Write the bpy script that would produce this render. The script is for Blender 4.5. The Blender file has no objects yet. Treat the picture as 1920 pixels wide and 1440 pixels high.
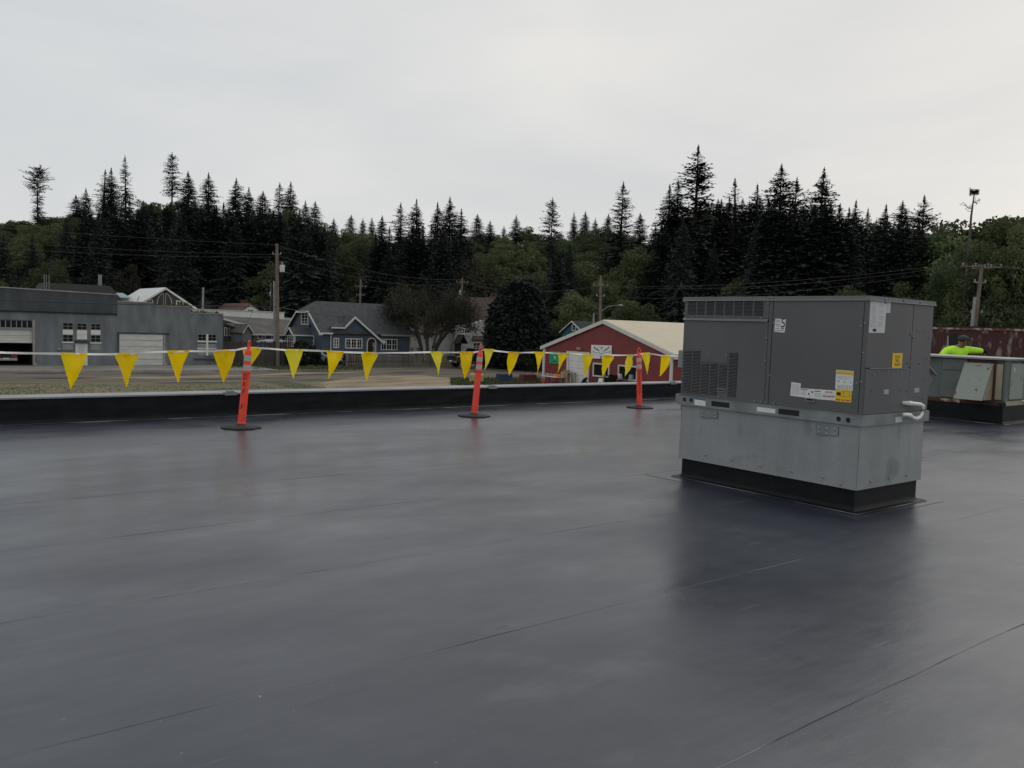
import bpy, bmesh, math, random
import numpy as np
from mathutils import Matrix, Vector, Quaternion

random.seed(7)
rng = np.random.default_rng(11)
S = bpy.context.scene
COL = S.collection
R = math.radians

# ------------------------------------------------------------------ camera, world, sun, exposure
# World axes: X runs along the parapet (to the right and away), Y towards the street, Z up; the roof surface is z = 0.
FPX, PITCH, ROLL, YAW, EYE = 1575.0, 0.0694, 0.0335, 0.6634, 1.6
_cp, _sp = math.cos(PITCH), math.sin(PITCH)
FW = np.array([math.sin(YAW) * _cp, math.cos(YAW) * _cp, -_sp])
_r = np.cross(FW, [0, 0, 1.0]); _r /= np.linalg.norm(_r)
_u = np.cross(_r, FW)
RT = math.cos(ROLL) * _r + math.sin(ROLL) * _u
UP = -math.sin(ROLL) * _r + math.cos(ROLL) * _u
CAM = np.array([0.0, 0.0, EYE])
cd = bpy.data.cameras.new('camera'); camera = bpy.data.objects.new('camera', cd); COL.objects.link(camera)
cd.sensor_width = 36.0; cd.lens = FPX / 1920 * 36; cd.clip_end = 5000; cd.clip_start = 0.05
m = Matrix.Identity(4)
for i in range(3):
    m[i][0], m[i][1], m[i][2], m[i][3] = RT[i], UP[i], -FW[i], CAM[i]
camera.matrix_world = m
S.camera = camera

SUN_AZ, SUN_EL = R(82), R(42)        # azimuth measured from +Y towards +X
w = bpy.data.worlds.new('World'); S.world = w; w.use_nodes = True
nt = w.node_tree; nt.nodes.clear()
def wn(t): return nt.nodes.new(t)
out = wn('ShaderNodeOutputWorld'); bg = wn('ShaderNodeBackground'); bg.inputs['Strength'].default_value = 0.1
sky = wn('ShaderNodeTexSky'); sky.sky_type = 'NISHITA'; sky.sun_disc = False
sky.sun_elevation = SUN_EL; sky.sun_rotation = SUN_AZ; sky.air_density = 1.5; sky.dust_density = 4
tc = wn('ShaderNodeTexCoord'); mp = wn('ShaderNodeMapping'); mp.inputs['Scale'].default_value = (1.0, 1.0, 3.2)
no = wn('ShaderNodeTexNoise'); no.inputs['Scale'].default_value = 1.9; no.inputs['Detail'].default_value = 5; no.inputs['Roughness'].default_value = 0.5; no.inputs['Distortion'].default_value = 0.4
rp = wn('ShaderNodeValToRGB')
rp.color_ramp.elements[0].position = 0.3; rp.color_ramp.elements[0].color = (0.65, 0.685, 0.725, 1)
rp.color_ramp.elements[1].position = 0.72; rp.color_ramp.elements[1].color = (0.845, 0.848, 0.835, 1)
nt.links.new(tc.outputs['Generated'], mp.inputs['Vector']); nt.links.new(mp.outputs[0], no.inputs['Vector']); nt.links.new(no.outputs['Fac'], rp.inputs['Fac'])
# the veiled sun warms and brightens the cloud around it
dp = wn('ShaderNodeVectorMath'); dp.operation = 'DOT_PRODUCT'
dp.inputs[1].default_value = (math.sin(SUN_AZ) * math.cos(SUN_EL), math.cos(SUN_AZ) * math.cos(SUN_EL), math.sin(SUN_EL))
nt.links.new(tc.outputs['Generated'], dp.inputs[0])
gl = wn('ShaderNodeMapRange'); gl.inputs['From Min'].default_value = 0.35; gl.inputs['From Max'].default_value = 1.0; gl.interpolation_type = 'SMOOTHSTEP'
nt.links.new(dp.outputs['Value'], gl.inputs['Value'])
wm = wn('ShaderNodeMix'); wm.data_type = 'RGBA'; wm.blend_type = 'ADD'
wm.inputs['B'].default_value = (0.10, 0.065, 0.025, 1)
nt.links.new(gl.outputs[0], wm.inputs['Factor']); nt.links.new(rp.outputs['Color'], wm.inputs['A'])
sc = wn('ShaderNodeVectorMath'); sc.operation = 'SCALE'; sc.inputs['Scale'].default_value = 9.15
nt.links.new(wm.outputs['Result'], sc.inputs[0])
mx = wn('ShaderNodeMix'); mx.data_type = 'RGBA'; mx.inputs['Factor'].default_value = 0.94
nt.links.new(sky.outputs[0], mx.inputs['A']); nt.links.new(sc.outputs[0], mx.inputs['B'])
nt.links.new(mx.outputs['Result'], bg.inputs['Color']); nt.links.new(bg.outputs[0], out.inputs['Surface'])

sd = bpy.data.lights.new('sun', 'SUN'); sun = bpy.data.objects.new('sun', sd); COL.objects.link(sun)
sd.energy = 0.55; sd.angle = R(40); sd.color = (1.0, 0.95, 0.88)
sun.rotation_euler = Vector((math.sin(SUN_AZ) * math.cos(SUN_EL), math.cos(SUN_AZ) * math.cos(SUN_EL), math.sin(SUN_EL))).to_track_quat('Z', 'Y').to_euler()

S.view_settings.view_transform = 'Standard'; S.view_settings.look = 'None'
S.view_settings.exposure = 0.0; S.view_settings.gamma = 1.0; S.view_settings.use_curve_mapping = False
S.render.engine = 'CYCLES'; S.cycles.use_denoising = True
S.cycles.max_bounces = 6; S.cycles.diffuse_bounces = 3; S.cycles.glossy_bounces = 3; S.cycles.transparent_max_bounces = 6

# ------------------------------------------------------------------ from the photograph's directions to places
def ray(px, py): return FW + (px - 960) / FPX * RT + (720 - py) / FPX * UP
def onz(px, py, z=0.0): d = ray(px, py); return CAM + (z - EYE) / d[2] * d
def ony(px, py, y): d = ray(px, py); return CAM + y / d[1] * d
def onx(px, py, x): d = ray(px, py); return CAM + x / d[0] * d
def atv(px, py, v): return CAM + ray(px, py) * v
def proj(p):
    d = np.asarray(p, float) - CAM; z = d @ FW
    return 960 + FPX * (d @ RT) / z, 720 - FPX * (d @ UP) / z, z

SY, CY = math.sin(YAW), math.cos(YAW)
KPX = [-400, 0, 300, 500, 700, 960, 1200, 1350, 1700, 1920, 2400]
KV = [.13, .15, .172, .160, .146, .152, .156, .162, .135, .115, .10]
def ground_z(x, y):
    base = -3.2 + 0.4 * min(1, max(0, (x - 26) / 12))
    v = x * SY + y * CY; uu = x * CY - y * SY
    t = min(v, 335) - 118
    if t <= 0: return base
    k = float(np.interp(960 + FPX * uu / v, KPX, KV))
    return base + k * t * (1 - math.exp(-t / 26)) + 0.5 * math.sin(x * .09) * math.sin(y * .07) * min(1, t / 40)
def ong(px, py):
    z = -3.0
    for _ in range(12):
        p = onz(px, py, z); z = ground_z(p[0], p[1])
    return onz(px, py, z)

# ------------------------------------------------------------------ materials
def mat(name, col, rough=0.7, metal=0.0, var=0.12, vscale=3.0, col2=None, ramp=(0.35, 0.7), bump=0.0, bscale=20.0, spec=0.5,
        stretch=(1, 1, 1), detail=4, objvar=0.0, trans=0.0, coat=0.0):
    mt = bpy.data.materials.new(name); mt.use_nodes = True
    n = mt.node_tree.nodes; L = mt.node_tree.links
    b = n['Principled BSDF']
    b.inputs['Roughness'].default_value = rough; b.inputs['Metallic'].default_value = metal
    b.inputs['Specular IOR Level'].default_value = spec
    if coat: b.inputs['Coat Weight'].default_value = coat
    t = n.new('ShaderNodeTexCoord'); mpn = n.new('ShaderNodeMapping'); mpn.inputs['Scale'].default_value = stretch
    L.new(t.outputs['Object'], mpn.inputs['Vector'])
    no = n.new('ShaderNodeTexNoise'); no.inputs['Scale'].default_value = vscale; no.inputs['Detail'].default_value = detail
    L.new(mpn.outputs[0], no.inputs['Vector'])
    rp = n.new('ShaderNodeValToRGB')
    c1 = tuple(c * (1 - var) for c in col) if col2 is None else tuple(col)
    c2 = tuple(min(1, c * (1 + var)) for c in col) if col2 is None else tuple(col2)
    rp.color_ramp.elements[0].position = ramp[0]; rp.color_ramp.elements[0].color = (*c1, 1)
    rp.color_ramp.elements[1].position = ramp[1]; rp.color_ramp.elements[1].color = (*c2, 1)
    L.new(no.outputs['Fac'], rp.inputs['Fac'])
    src = rp.outputs['Color']
    if objvar:
        oi = n.new('ShaderNodeObjectInfo'); hs = n.new('ShaderNodeHueSaturation')
        mr = n.new('ShaderNodeMapRange'); mr.inputs['To Min'].default_value = 1 - objvar; mr.inputs['To Max'].default_value = 1 + objvar
        L.new(oi.outputs['Random'], mr.inputs['Value']); L.new(mr.outputs[0], hs.inputs['Value'])
        mh = n.new('ShaderNodeMapRange'); mh.inputs['To Min'].default_value = 0.5 - objvar * .06; mh.inputs['To Max'].default_value = 0.5 + objvar * .06
        ml = n.new('ShaderNodeMath'); ml.operation = 'FRACT'; mm = n.new('ShaderNodeMath'); mm.operation = 'MULTIPLY'; mm.inputs[1].default_value = 7.31
        L.new(oi.outputs['Random'], mm.inputs[0]); L.new(mm.outputs[0], ml.inputs[0]); L.new(ml.outputs[0], mh.inputs['Value']); L.new(mh.outputs[0], hs.inputs['Hue'])
        L.new(src, hs.inputs['Color']); src = hs.outputs['Color']
    L.new(src, b.inputs['Base Color'])
    if bump:
        n2 = n.new('ShaderNodeTexNoise'); n2.inputs['Scale'].default_value = bscale; n2.inputs['Detail'].default_value = 5
        L.new(mpn.outputs[0], n2.inputs['Vector'])
        bp = n.new('ShaderNodeBump'); bp.inputs['Strength'].default_value = bump; bp.inputs['Distance'].default_value = 0.02
        L.new(n2.outputs['Fac'], bp.inputs['Height']); L.new(bp.outputs[0], b.inputs['Normal'])
    if trans:
        tr = n.new('ShaderNodeBsdfTranslucent'); ms = n.new('ShaderNodeMixShader'); ms.inputs[0].default_value = trans
        L.new(src, tr.inputs['Color']); L.new(b.outputs[0], ms.inputs[1]); L.new(tr.outputs[0], ms.inputs[2])
        L.new(ms.outputs[0], n['Material Output'].inputs['Surface'])
    return mt

def siding(name, col, pitch=0.2, axis='Z', rough=0.7, depth=0.5, var=.12):
    """painted boards or ribs: fine relief only"""
    mt = mat(name, col, rough, var=var, vscale=1.3, detail=6)
    n = mt.node_tree.nodes; L = mt.node_tree.links; b = n['Principled BSDF']
    t = n.new('ShaderNodeTexCoord'); wv = n.new('ShaderNodeTexWave'); wv.wave_type = 'BANDS'; wv.bands_direction = axis; wv.wave_profile = 'SAW'
    wv.inputs['Scale'].default_value = 0.314 / pitch; wv.inputs['Distortion'].default_value = 0
    L.new(t.outputs['Object'], wv.inputs['Vector'])
    bp = n.new('ShaderNodeBump'); bp.inputs['Strength'].default_value = depth; bp.inputs['Distance'].default_value = 0.03
    L.new(wv.outputs['Fac'], bp.inputs['Height']); L.new(bp.outputs[0], b.inputs['Normal'])
    return mt

M = {}
def mk(k, *a, **kw): M[k] = mat(k, *a, **kw)
mk('edge_metal', (.25, .265, .28), .5, metal=.2, var=.15, vscale=2)
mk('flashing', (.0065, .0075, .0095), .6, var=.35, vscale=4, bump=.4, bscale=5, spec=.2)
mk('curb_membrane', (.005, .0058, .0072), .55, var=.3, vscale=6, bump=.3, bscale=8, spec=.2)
mk('bead', (.024, .025, .03), .5, col2=(.20, .205, .21), ramp=(.46, .56), vscale=.9)
mk('dlin_orange', (.84, .065, .030), .5, var=.1, vscale=9)
mk('dlin_white', (.40, .41, .41), .5, var=.08, vscale=20)
mk('rubber', (.014, .014, .015), .7, var=.3)
mk('ink', (.02, .02, .022), .7, var=.1)
mk('pennant', (1.0, .72, .002), .5, var=.06, vscale=4, trans=.42, spec=.3, objvar=.10)
mk('pennant_green', (.92, .80, .05), .5, var=.06, vscale=4, trans=.5, spec=.3)
mk('tape', (.90, .88, .85), .6, var=.05)
mk('cab_grey', (.104, .104, .108), .5, var=.11, vscale=1.6, detail=7, stretch=(1, 1, .45), bump=.25, bscale=1.3)
mk('cab_light', (.24, .245, .25), .4, metal=.3, var=.08)
mk('cab_edge', (.15, .15, .152), .45, var=.08)
mk('dark_gap', (.012, .012, .013), .8, var=.1)
mk('galv', (.232, .248, .250), .5, metal=.35, var=.42, vscale=2.3, detail=8, bump=.15, bscale=6)
mk('galv_rail', (.215, .245, .245), .5, metal=.3, var=.2, vscale=4, detail=6)
mk('galv_lite', (.33, .345, .34), .45, metal=.4, var=.15, vscale=14)
mk('steel', (.34, .35, .35), .45, metal=.5, var=.1)
mk('paper', (.58, .59, .59), .6, var=.06, vscale=14)
mk('label_white', (.72, .73, .72), .5, var=.05, vscale=20)
mk('label_grey', (.36, .37, .38), .6, var=.15, vscale=40)
mk('label_yellow', (.78, .52, .01), .5, var=.06, vscale=12)
mk('label_red', (.42, .10, .05), .6, var=.15, vscale=40)
mk('label_blue', (.05, .10, .25), .5, var=.1)
mk('pvc', (.72, .71, .67), .35, var=.08)
mk('conduit', (.27, .28, .28), .4, metal=.3, var=.1)
mk('old_green', (.085, .105, .098), .6, col2=(.135, .155, .145), ramp=(.3, .75), vscale=2.5, detail=7)
mk('old_pale', (.245, .28, .245), .6, col2=(.17, .05, .018), ramp=(.60, .66), vscale=6.0, detail=7)
mk('old_cream', (.33, .30, .21), .55, col2=(.30, .24, .15), ramp=(.4, .8), vscale=5, detail=7)
mk('old_rust', (.16, .05, .025), .8, col2=(.42, .36, .26), ramp=(.5, .62), vscale=5, detail=7)
mk('rust_dark', (.10, .03, .02), .85, col2=(.05, .03, .025), vscale=9)
mk('hivis', (.50, .95, .03), .75, var=.1, vscale=8, bump=.3, bscale=9)
mk('skin', (.20, .10, .065), .55, var=.1)
mk('glove', (.012, .012, .013), .7, var=.2)
mk('cap_black', (.030, .031, .035), .8, var=.2)
mk('jeans', (.03, .04, .06), .85, var=.2)
# town
mk('grey_paint', (.150, .168, .178), .75, var=.24, vscale=.8, detail=9, bump=.25, bscale=3, stretch=(1.6, 1.6, .5))
mk('dark_band', (.052, .062, .068), .7, var=.3, vscale=.7, detail=8, stretch=(1.5, 1.5, .5))
mk('concrete', (.30, .29, .27), .85, var=.2, vscale=1.2, detail=7)
mk('white_paint', (.68, .68, .65), .6, var=.06, vscale=2)
mk('trim_white', (.58, .58, .55), .6, var=.06, vscale=2)
mk('door_white', (.56, .565, .53), .55, var=.12, vscale=1.0, detail=7, stretch=(1, 1, 4))
mk('door_lilac', (.55, .55, .57), .55, var=.05)
mk('frosted', (.24, .285, .26), .5, var=.12, vscale=2)
mk('muntin_grey', (.22, .24, .25), .6)
mk('glass', (.006, .007, .008), .08, var=.3, vscale=1.5, spec=.5)
mk('glass_lit', (.05, .045, .035), .15, var=.5, vscale=3)
mk('interior', (.02, .019, .018), .9, var=.3)
mk('black_roof', (.014, .014, .015), .85, var=.3, vscale=2)
mk('grey_shingle', (.050, .054, .058), .9, var=.28, vscale=2.5, detail=8, bump=.5, bscale=9)
mk('old_shingle', (.085, .080, .074), .9, var=.35, vscale=2.2, detail=8, bump=.5, bscale=8, stretch=(.5, 1, 3))
mk('brown_shingle', (.050, .033, .030), .9, var=.3, vscale=2, detail=7, bump=.4, bscale=9)
mk('red_shingle', (.13, .065, .048), .9, var=.2, vscale=2)
mk('white_metal_roof', (.62, .65, .64), .5, var=.06, vscale=1)
mk('cream_roof', (.47, .415, .295), .55, var=.05, vscale=.7)
mk('teal_metal', (.20, .33, .33), .6)
mk('brick', (.10, .045, .035), .9, var=.3, vscale=8)
mk('pole_wood', (.155, .125, .100), .9, var=.3, vscale=3, stretch=(3, 3, .4), detail=7)
mk('pole_grey', (.26, .26, .255), .8, var=.2, vscale=3, stretch=(3, 3, .4))
mk('insulator', (.26, .26, .26), .4)
mk('transformer', (.46, .48, .49), .5, var=.06)
mk('wire', (.02, .02, .02), .6)
mk('wire_pale', (.07, .07, .07), .6)
mk('fence_dark', (.052, .044, .037), .9, var=.4, vscale=3, stretch=(4, 4, .6), objvar=.25)
mk('picket', (.17, .15, .13), .9, var=.35, vscale=3, objvar=.25)
mk('green_sign', (.015, .30, .15), .5, var=.06)
mk('sign_white', (.74, .76, .74), .5, var=.04)
mk('emblem', (.03, .045, .045), .6)
mk('emblem_soft', (.25, .29, .28), .6)
mk('cardboard', (.30, .21, .145), .85, var=.15)
mk('wood_pale', (.36, .31, .24), .85, var=.15)
mk('yellow_block', (.52, .38, .10), .8, col2=(.40, .34, .22), vscale=3, detail=6)
mk('navy_block', (.020, .045, .080), .75, var=.3, vscale=3)
mk('maroon_block', (.11, .022, .022), .75, var=.3, vscale=3)
mk('blue_tub', (.04, .10, .22), .5)
mk('orange_stuff', (.60, .28, .05), .6, var=.2, vscale=8)
mk('tarp', (.27, .33, .36), .5, var=.2, vscale=2)
mk('car_black', (.016, .018, .022), .22, var=.1, coat=.6)
mk('car_red', (.10, .010, .014), .25, var=.1, coat=.6)
mk('car_silver', (.36, .38, .39), .28, metal=.4, var=.06, coat=.4)
mk('chrome', (.6, .6, .6), .2, metal=.9)
mk('lamp_red', (.35, .02, .02), .3)
mk('tyre', (.014, .014, .014), .85)
mk('bark', (.095, .082, .068), .95, var=.35, vscale=4, detail=6)
mk('bark_dark', (.035, .031, .027), .95, var=.35, vscale=4)
mk('needle', (.037, .051, .043), .8, var=.45, vscale=.35, detail=5, objvar=.35, spec=.2)
mk('needle_sparse', (.040, .050, .042), .8, var=.4, vscale=.4, objvar=.3, spec=.2)
mk('leaf', (.105, .130, .058), .7, var=.40, vscale=.30, detail=5, objvar=.35, trans=.3, spec=.2)
mk('leaf_brown', (.046, .046, .030), .75, var=.4, vscale=.4, objvar=.2, trans=.2, spec=.2)
mk('cedar', (.016, .024, .019), .8, var=.5, vscale=.6, spec=.2)
mk('shrub', (.026, .034, .017), .8, var=.5, vscale=1.2, objvar=.3, spec=.2)
mk('grass_blade', (.060, .080, .026), .8, var=.4, vscale=2)
mk('dry_grass', (.15, .13, .065), .85, col2=(.085, .10, .035), ramp=(.4, .65), vscale=.5)
M['red_ribs'] = siding('red_ribs', (.190, .030, .034), .30, 'Y', .55, .25)
M['blue_siding'] = siding('blue_siding', (.070, .094, .132), .16, 'Z', .7, .8)
M['white_siding'] = siding('white_siding', (.36, .36, .345), .18, 'Z', .7, .8)
M['greybrown_siding'] = siding('greybrown_siding', (.075, .066, .060), .18, 'Z', .8, .8)
M['grey_siding'] = siding('grey_siding', (.20, .21, .215), .18, 'Z', .7, .8)
M['teal_siding'] = siding('teal_siding', (.03, .13, .17), .18, 'Z', .7, .6)
# an emissive lamp that is lit in the photograph (porch light)
_e = bpy.data.materials.new('porch_bulb'); _e.use_nodes = True
_e.node_tree.nodes['Principled BSDF'].inputs['Emission Color'].default_value = (1, .72, .35, 1)
_e.node_tree.nodes['Principled BSDF'].inputs['Emission Strength'].default_value = 3.0
_e.node_tree.nodes['Principled BSDF'].inputs['Base Color'].default_value = (.8, .7, .5, 1)
M['porch_bulb'] = _e

def membrane_material():
    mt = bpy.data.materials.new('roof_membrane'); mt.use_nodes = True
    n = mt.node_tree.nodes; L = mt.node_tree.links; b = n['Principled BSDF']
    t = n.new('ShaderNodeTexCoord')
    def noise(scale, detail=5, st=(1, 1, 1), rough=.5):
        mpn = n.new('ShaderNodeMapping'); mpn.inputs['Scale'].default_value = st; L.new(t.outputs['Object'], mpn.inputs['Vector'])
        o = n.new('ShaderNodeTexNoise'); o.inputs['Scale'].default_value = scale; o.inputs['Detail'].default_value = detail; o.inputs['Roughness'].default_value = rough
        L.new(mpn.outputs[0], o.inputs['Vector']); return o.outputs['Fac']
    def ramp(src, p0, c0, p1, c1):
        r_ = n.new('ShaderNodeValToRGB'); r_.color_ramp.elements[0].position = p0; r_.color_ramp.elements[0].color = (*c0, 1)
        r_.color_ramp.elements[1].position = p1; r_.color_ramp.elements[1].color = (*c1, 1); L.new(src, r_.inputs['Fac']); return r_.outputs['Color']
    def mixc(f, a, bb):
        x = n.new('ShaderNodeMix'); x.data_type = 'RGBA'; L.new(f, x.inputs['Factor']); L.new(a, x.inputs['A']); x.inputs['B'].default_value = (*bb, 1); return x.outputs['Result']
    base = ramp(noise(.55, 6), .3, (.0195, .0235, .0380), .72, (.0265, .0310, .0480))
    scuff = ramp(noise(2.6, 9, (.35, 1.6, 1), .66), .60, (0, 0, 0), .76, (.75, .75, .75))
    base = mixc(scuff, base, (.050, .057, .068))
    dark = ramp(noise(1.7, 9, (.45, 1.9, 1), .68), .59, (0, 0, 0), .72, (.9, .9, .9))
    base = mixc(dark, base, (.011, .011, .014))
    dust = ramp(noise(.42, 8, (1, 1, 1), .65), .50, (0, 0, 0), .72, (.85, .85, .85))
    base = mixc(dust, base, (.050, .055, .069))
    speck = ramp(noise(30, 3), .735, (0, 0, 0), .76, (.9, .9, .9))
    base = mixc(speck, base, (.20, .20, .195))
    dry = ramp(noise(.95, 9, (.6, 1.2, 1), .7), .57, (0, 0, 0), .64, (.55, .55, .55))
    base = mixc(dry, base, (.060, .066, .080))
    smudge = ramp(noise(4.2, 6, (.5, 1.3, 1), .6), .64, (0, 0, 0), .70, (.8, .8, .8))
    base = mixc(smudge, base, (.010, .010, .013))
    scratch = ramp(noise(16, 3, (.10, 1.4, 1), .5), .70, (0, 0, 0), .74, (.6, .6, .6))
    base = mixc(scratch, base, (.085, .087, .095))
    L.new(base, b.inputs['Base Color'])
    ra = ramp(noise(.8, 7, (.7, 1.3, 1), .6), .30, (.24, .24, .24), .72, (.46, .46, .46))
    L.new(ra, b.inputs['Roughness'])
    b.inputs['Specular Tint'].default_value = (.90, .97, 1.0, 1); b.inputs['IOR'].default_value = 1.58; b.inputs['Specular IOR Level'].default_value = .5
    h1 = noise(1.1, 3); h2 = noise(90, 2); h3 = noise(3.2, 4, (.35, 1.6, 1))
    b1 = n.new('ShaderNodeBump'); b1.inputs['Strength'].default_value = .20; b1.inputs['Distance'].default_value = .05; L.new(h1, b1.inputs['Height'])
    b2 = n.new('ShaderNodeBump'); b2.inputs['Strength'].default_value = .10; b2.inputs['Distance'].default_value = .004; L.new(h2, b2.inputs['Height']); L.new(b1.outputs[0], b2.inputs['Normal'])
    b3 = n.new('ShaderNodeBump'); b3.inputs['Strength'].default_value = .16; b3.inputs['Distance'].default_value = .02; L.new(h3, b3.inputs['Height']); L.new(b2.outputs[0], b3.inputs['Normal'])
    L.new(b3.outputs[0], b.inputs['Normal'])
    return mt
M['membrane'] = membrane_material()
def galvanised():
    mt = mat('galvanised_sheet', (.290, .308, .312), .48, .3, var=.12, vscale=1.0, detail=6)
    n = mt.node_tree.nodes; L = mt.node_tree.links; b = n['Principled BSDF']; src = b.inputs['Base Color'].links[0].from_socket
    t = n.new('ShaderNodeTexCoord')
    def mul(src, fac_socket, lo, hi):
        mr = n.new('ShaderNodeMapRange'); mr.inputs['To Min'].default_value = lo; mr.inputs['To Max'].default_value = hi; L.new(fac_socket, mr.inputs['Value'])
        v = n.new('ShaderNodeVectorMath'); v.operation = 'SCALE'; L.new(src, v.inputs[0]); L.new(mr.outputs[0], v.inputs['Scale']); return v.outputs[0]
    vo = n.new('ShaderNodeTexVoronoi'); vo.inputs['Scale'].default_value = 42; L.new(t.outputs['Object'], vo.inputs['Vector'])
    sp = n.new('ShaderNodeSeparateColor'); L.new(vo.outputs['Color'], sp.inputs[0]); src = mul(src, sp.outputs[0], .965, 1.035)
    mp_ = n.new('ShaderNodeMapping'); mp_.inputs['Scale'].default_value = (7, 7, .5); L.new(t.outputs['Object'], mp_.inputs['Vector'])
    no_ = n.new('ShaderNodeTexNoise'); no_.inputs['Scale'].default_value = 1.2; no_.inputs['Detail'].default_value = 6; L.new(mp_.outputs[0], no_.inputs['Vector']); src = mul(src, no_.outputs['Fac'], .88, 1.12)
    n3 = n.new('ShaderNodeTexNoise'); n3.inputs['Scale'].default_value = 3.2; n3.inputs['Detail'].default_value = 7; L.new(t.outputs['Object'], n3.inputs['Vector'])
    rr = n.new('ShaderNodeValToRGB'); rr.color_ramp.elements[0].position = .58; rr.color_ramp.elements[1].position = .80; L.new(n3.outputs['Fac'], rr.inputs['Fac'])
    x = n.new('ShaderNodeMix'); x.data_type = 'RGBA'; L.new(rr.outputs[0], x.inputs['Factor']); L.new(src, x.inputs['A']); x.inputs['B'].default_value = (.15, .16, .165, 1); L.new(x.outputs['Result'], b.inputs['Base Color'])
    n4 = n.new('ShaderNodeTexNoise'); n4.inputs['Scale'].default_value = 1.6; n4.inputs['Detail'].default_value = 3; L.new(t.outputs['Object'], n4.inputs['Vector'])
    bp = n.new('ShaderNodeBump'); bp.inputs['Strength'].default_value = .5; bp.inputs['Distance'].default_value = .03; L.new(n4.outputs['Fac'], bp.inputs['Height']); L.new(bp.outputs[0], b.inputs['Normal'])
    return mt
M['galv'] = galvanised()

def stretched(name, c_a, c_b, c_c, sc=(.12, .5, 1)):
    """ground stuff: three colours mixed by two noises, drawn out along the street"""
    mt = mat(name, c_a, .95, col2=c_b, ramp=(.35, .65), vscale=1.0, detail=8, stretch=sc, bump=.4, bscale=3)
    n = mt.node_tree.nodes; L = mt.node_tree.links; b = n['Principled BSDF']
    src = b.inputs['Base Color'].links[0].from_socket
    t = n.new('ShaderNodeTexCoord'); o = n.new('ShaderNodeTexNoise'); o.inputs['Scale'].default_value = .35; o.inputs['Detail'].default_value = 8
    mpn = n.new('ShaderNodeMapping'); mpn.inputs['Scale'].default_value = (.5, 1.6, 1); L.new(t.outputs['Object'], mpn.inputs['Vector']); L.new(mpn.outputs[0], o.inputs['Vector'])
    rr = n.new('ShaderNodeValToRGB'); rr.color_ramp.elements[0].position = .5; rr.color_ramp.elements[1].position = .62; L.new(o.outputs['Fac'], rr.inputs['Fac'])
    x = n.new('ShaderNodeMix'); x.data_type = 'RGBA'; L.new(rr.outputs[0], x.inputs['Factor']); L.new(src, x.inputs['A']); x.inputs['B'].default_value = (*c_c, 1)
    L.new(x.outputs['Result'], b.inputs['Base Color'])
    return mt
M['road'] = stretched('road', (.086, .074, .060), (.130, .110, .086), (.055, .050, .044))
M['verge'] = stretched('verge', (.105, .100, .052), (.170, .140, .090), (.065, .080, .030), (.2, .4, 1))
M['dirt'] = stretched('dirt', (.30, .225, .140), (.21, .165, .105), (.13, .110, .075))
M['lawn'] = stretched('lawn', (.045, .058, .020), (.070, .075, .032), (.09, .08, .05), (.5, .5, 1))
M['hill'] = stretched('hill', (.020, .026, .013), (.034, .040, .018), (.014, .018, .011), (.1, .1, .1))
M['asphalt_patch'] = stretched('asphalt_patch', (.050, .046, .041), (.066, .060, .052), (.04, .037, .033))
M['pavement'] = stretched('pavement', (.24, .225, .20), (.19, .18, .16), (.13, .12, .105))
M['peeling'] = mat('peeling', (.066, .020, .022), .75, col2=(.24, .20, .18), ramp=(.52, .60), vscale=2.2, detail=10, stretch=(1, 1.3, .7), bump=.2, bscale=8)

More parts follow.
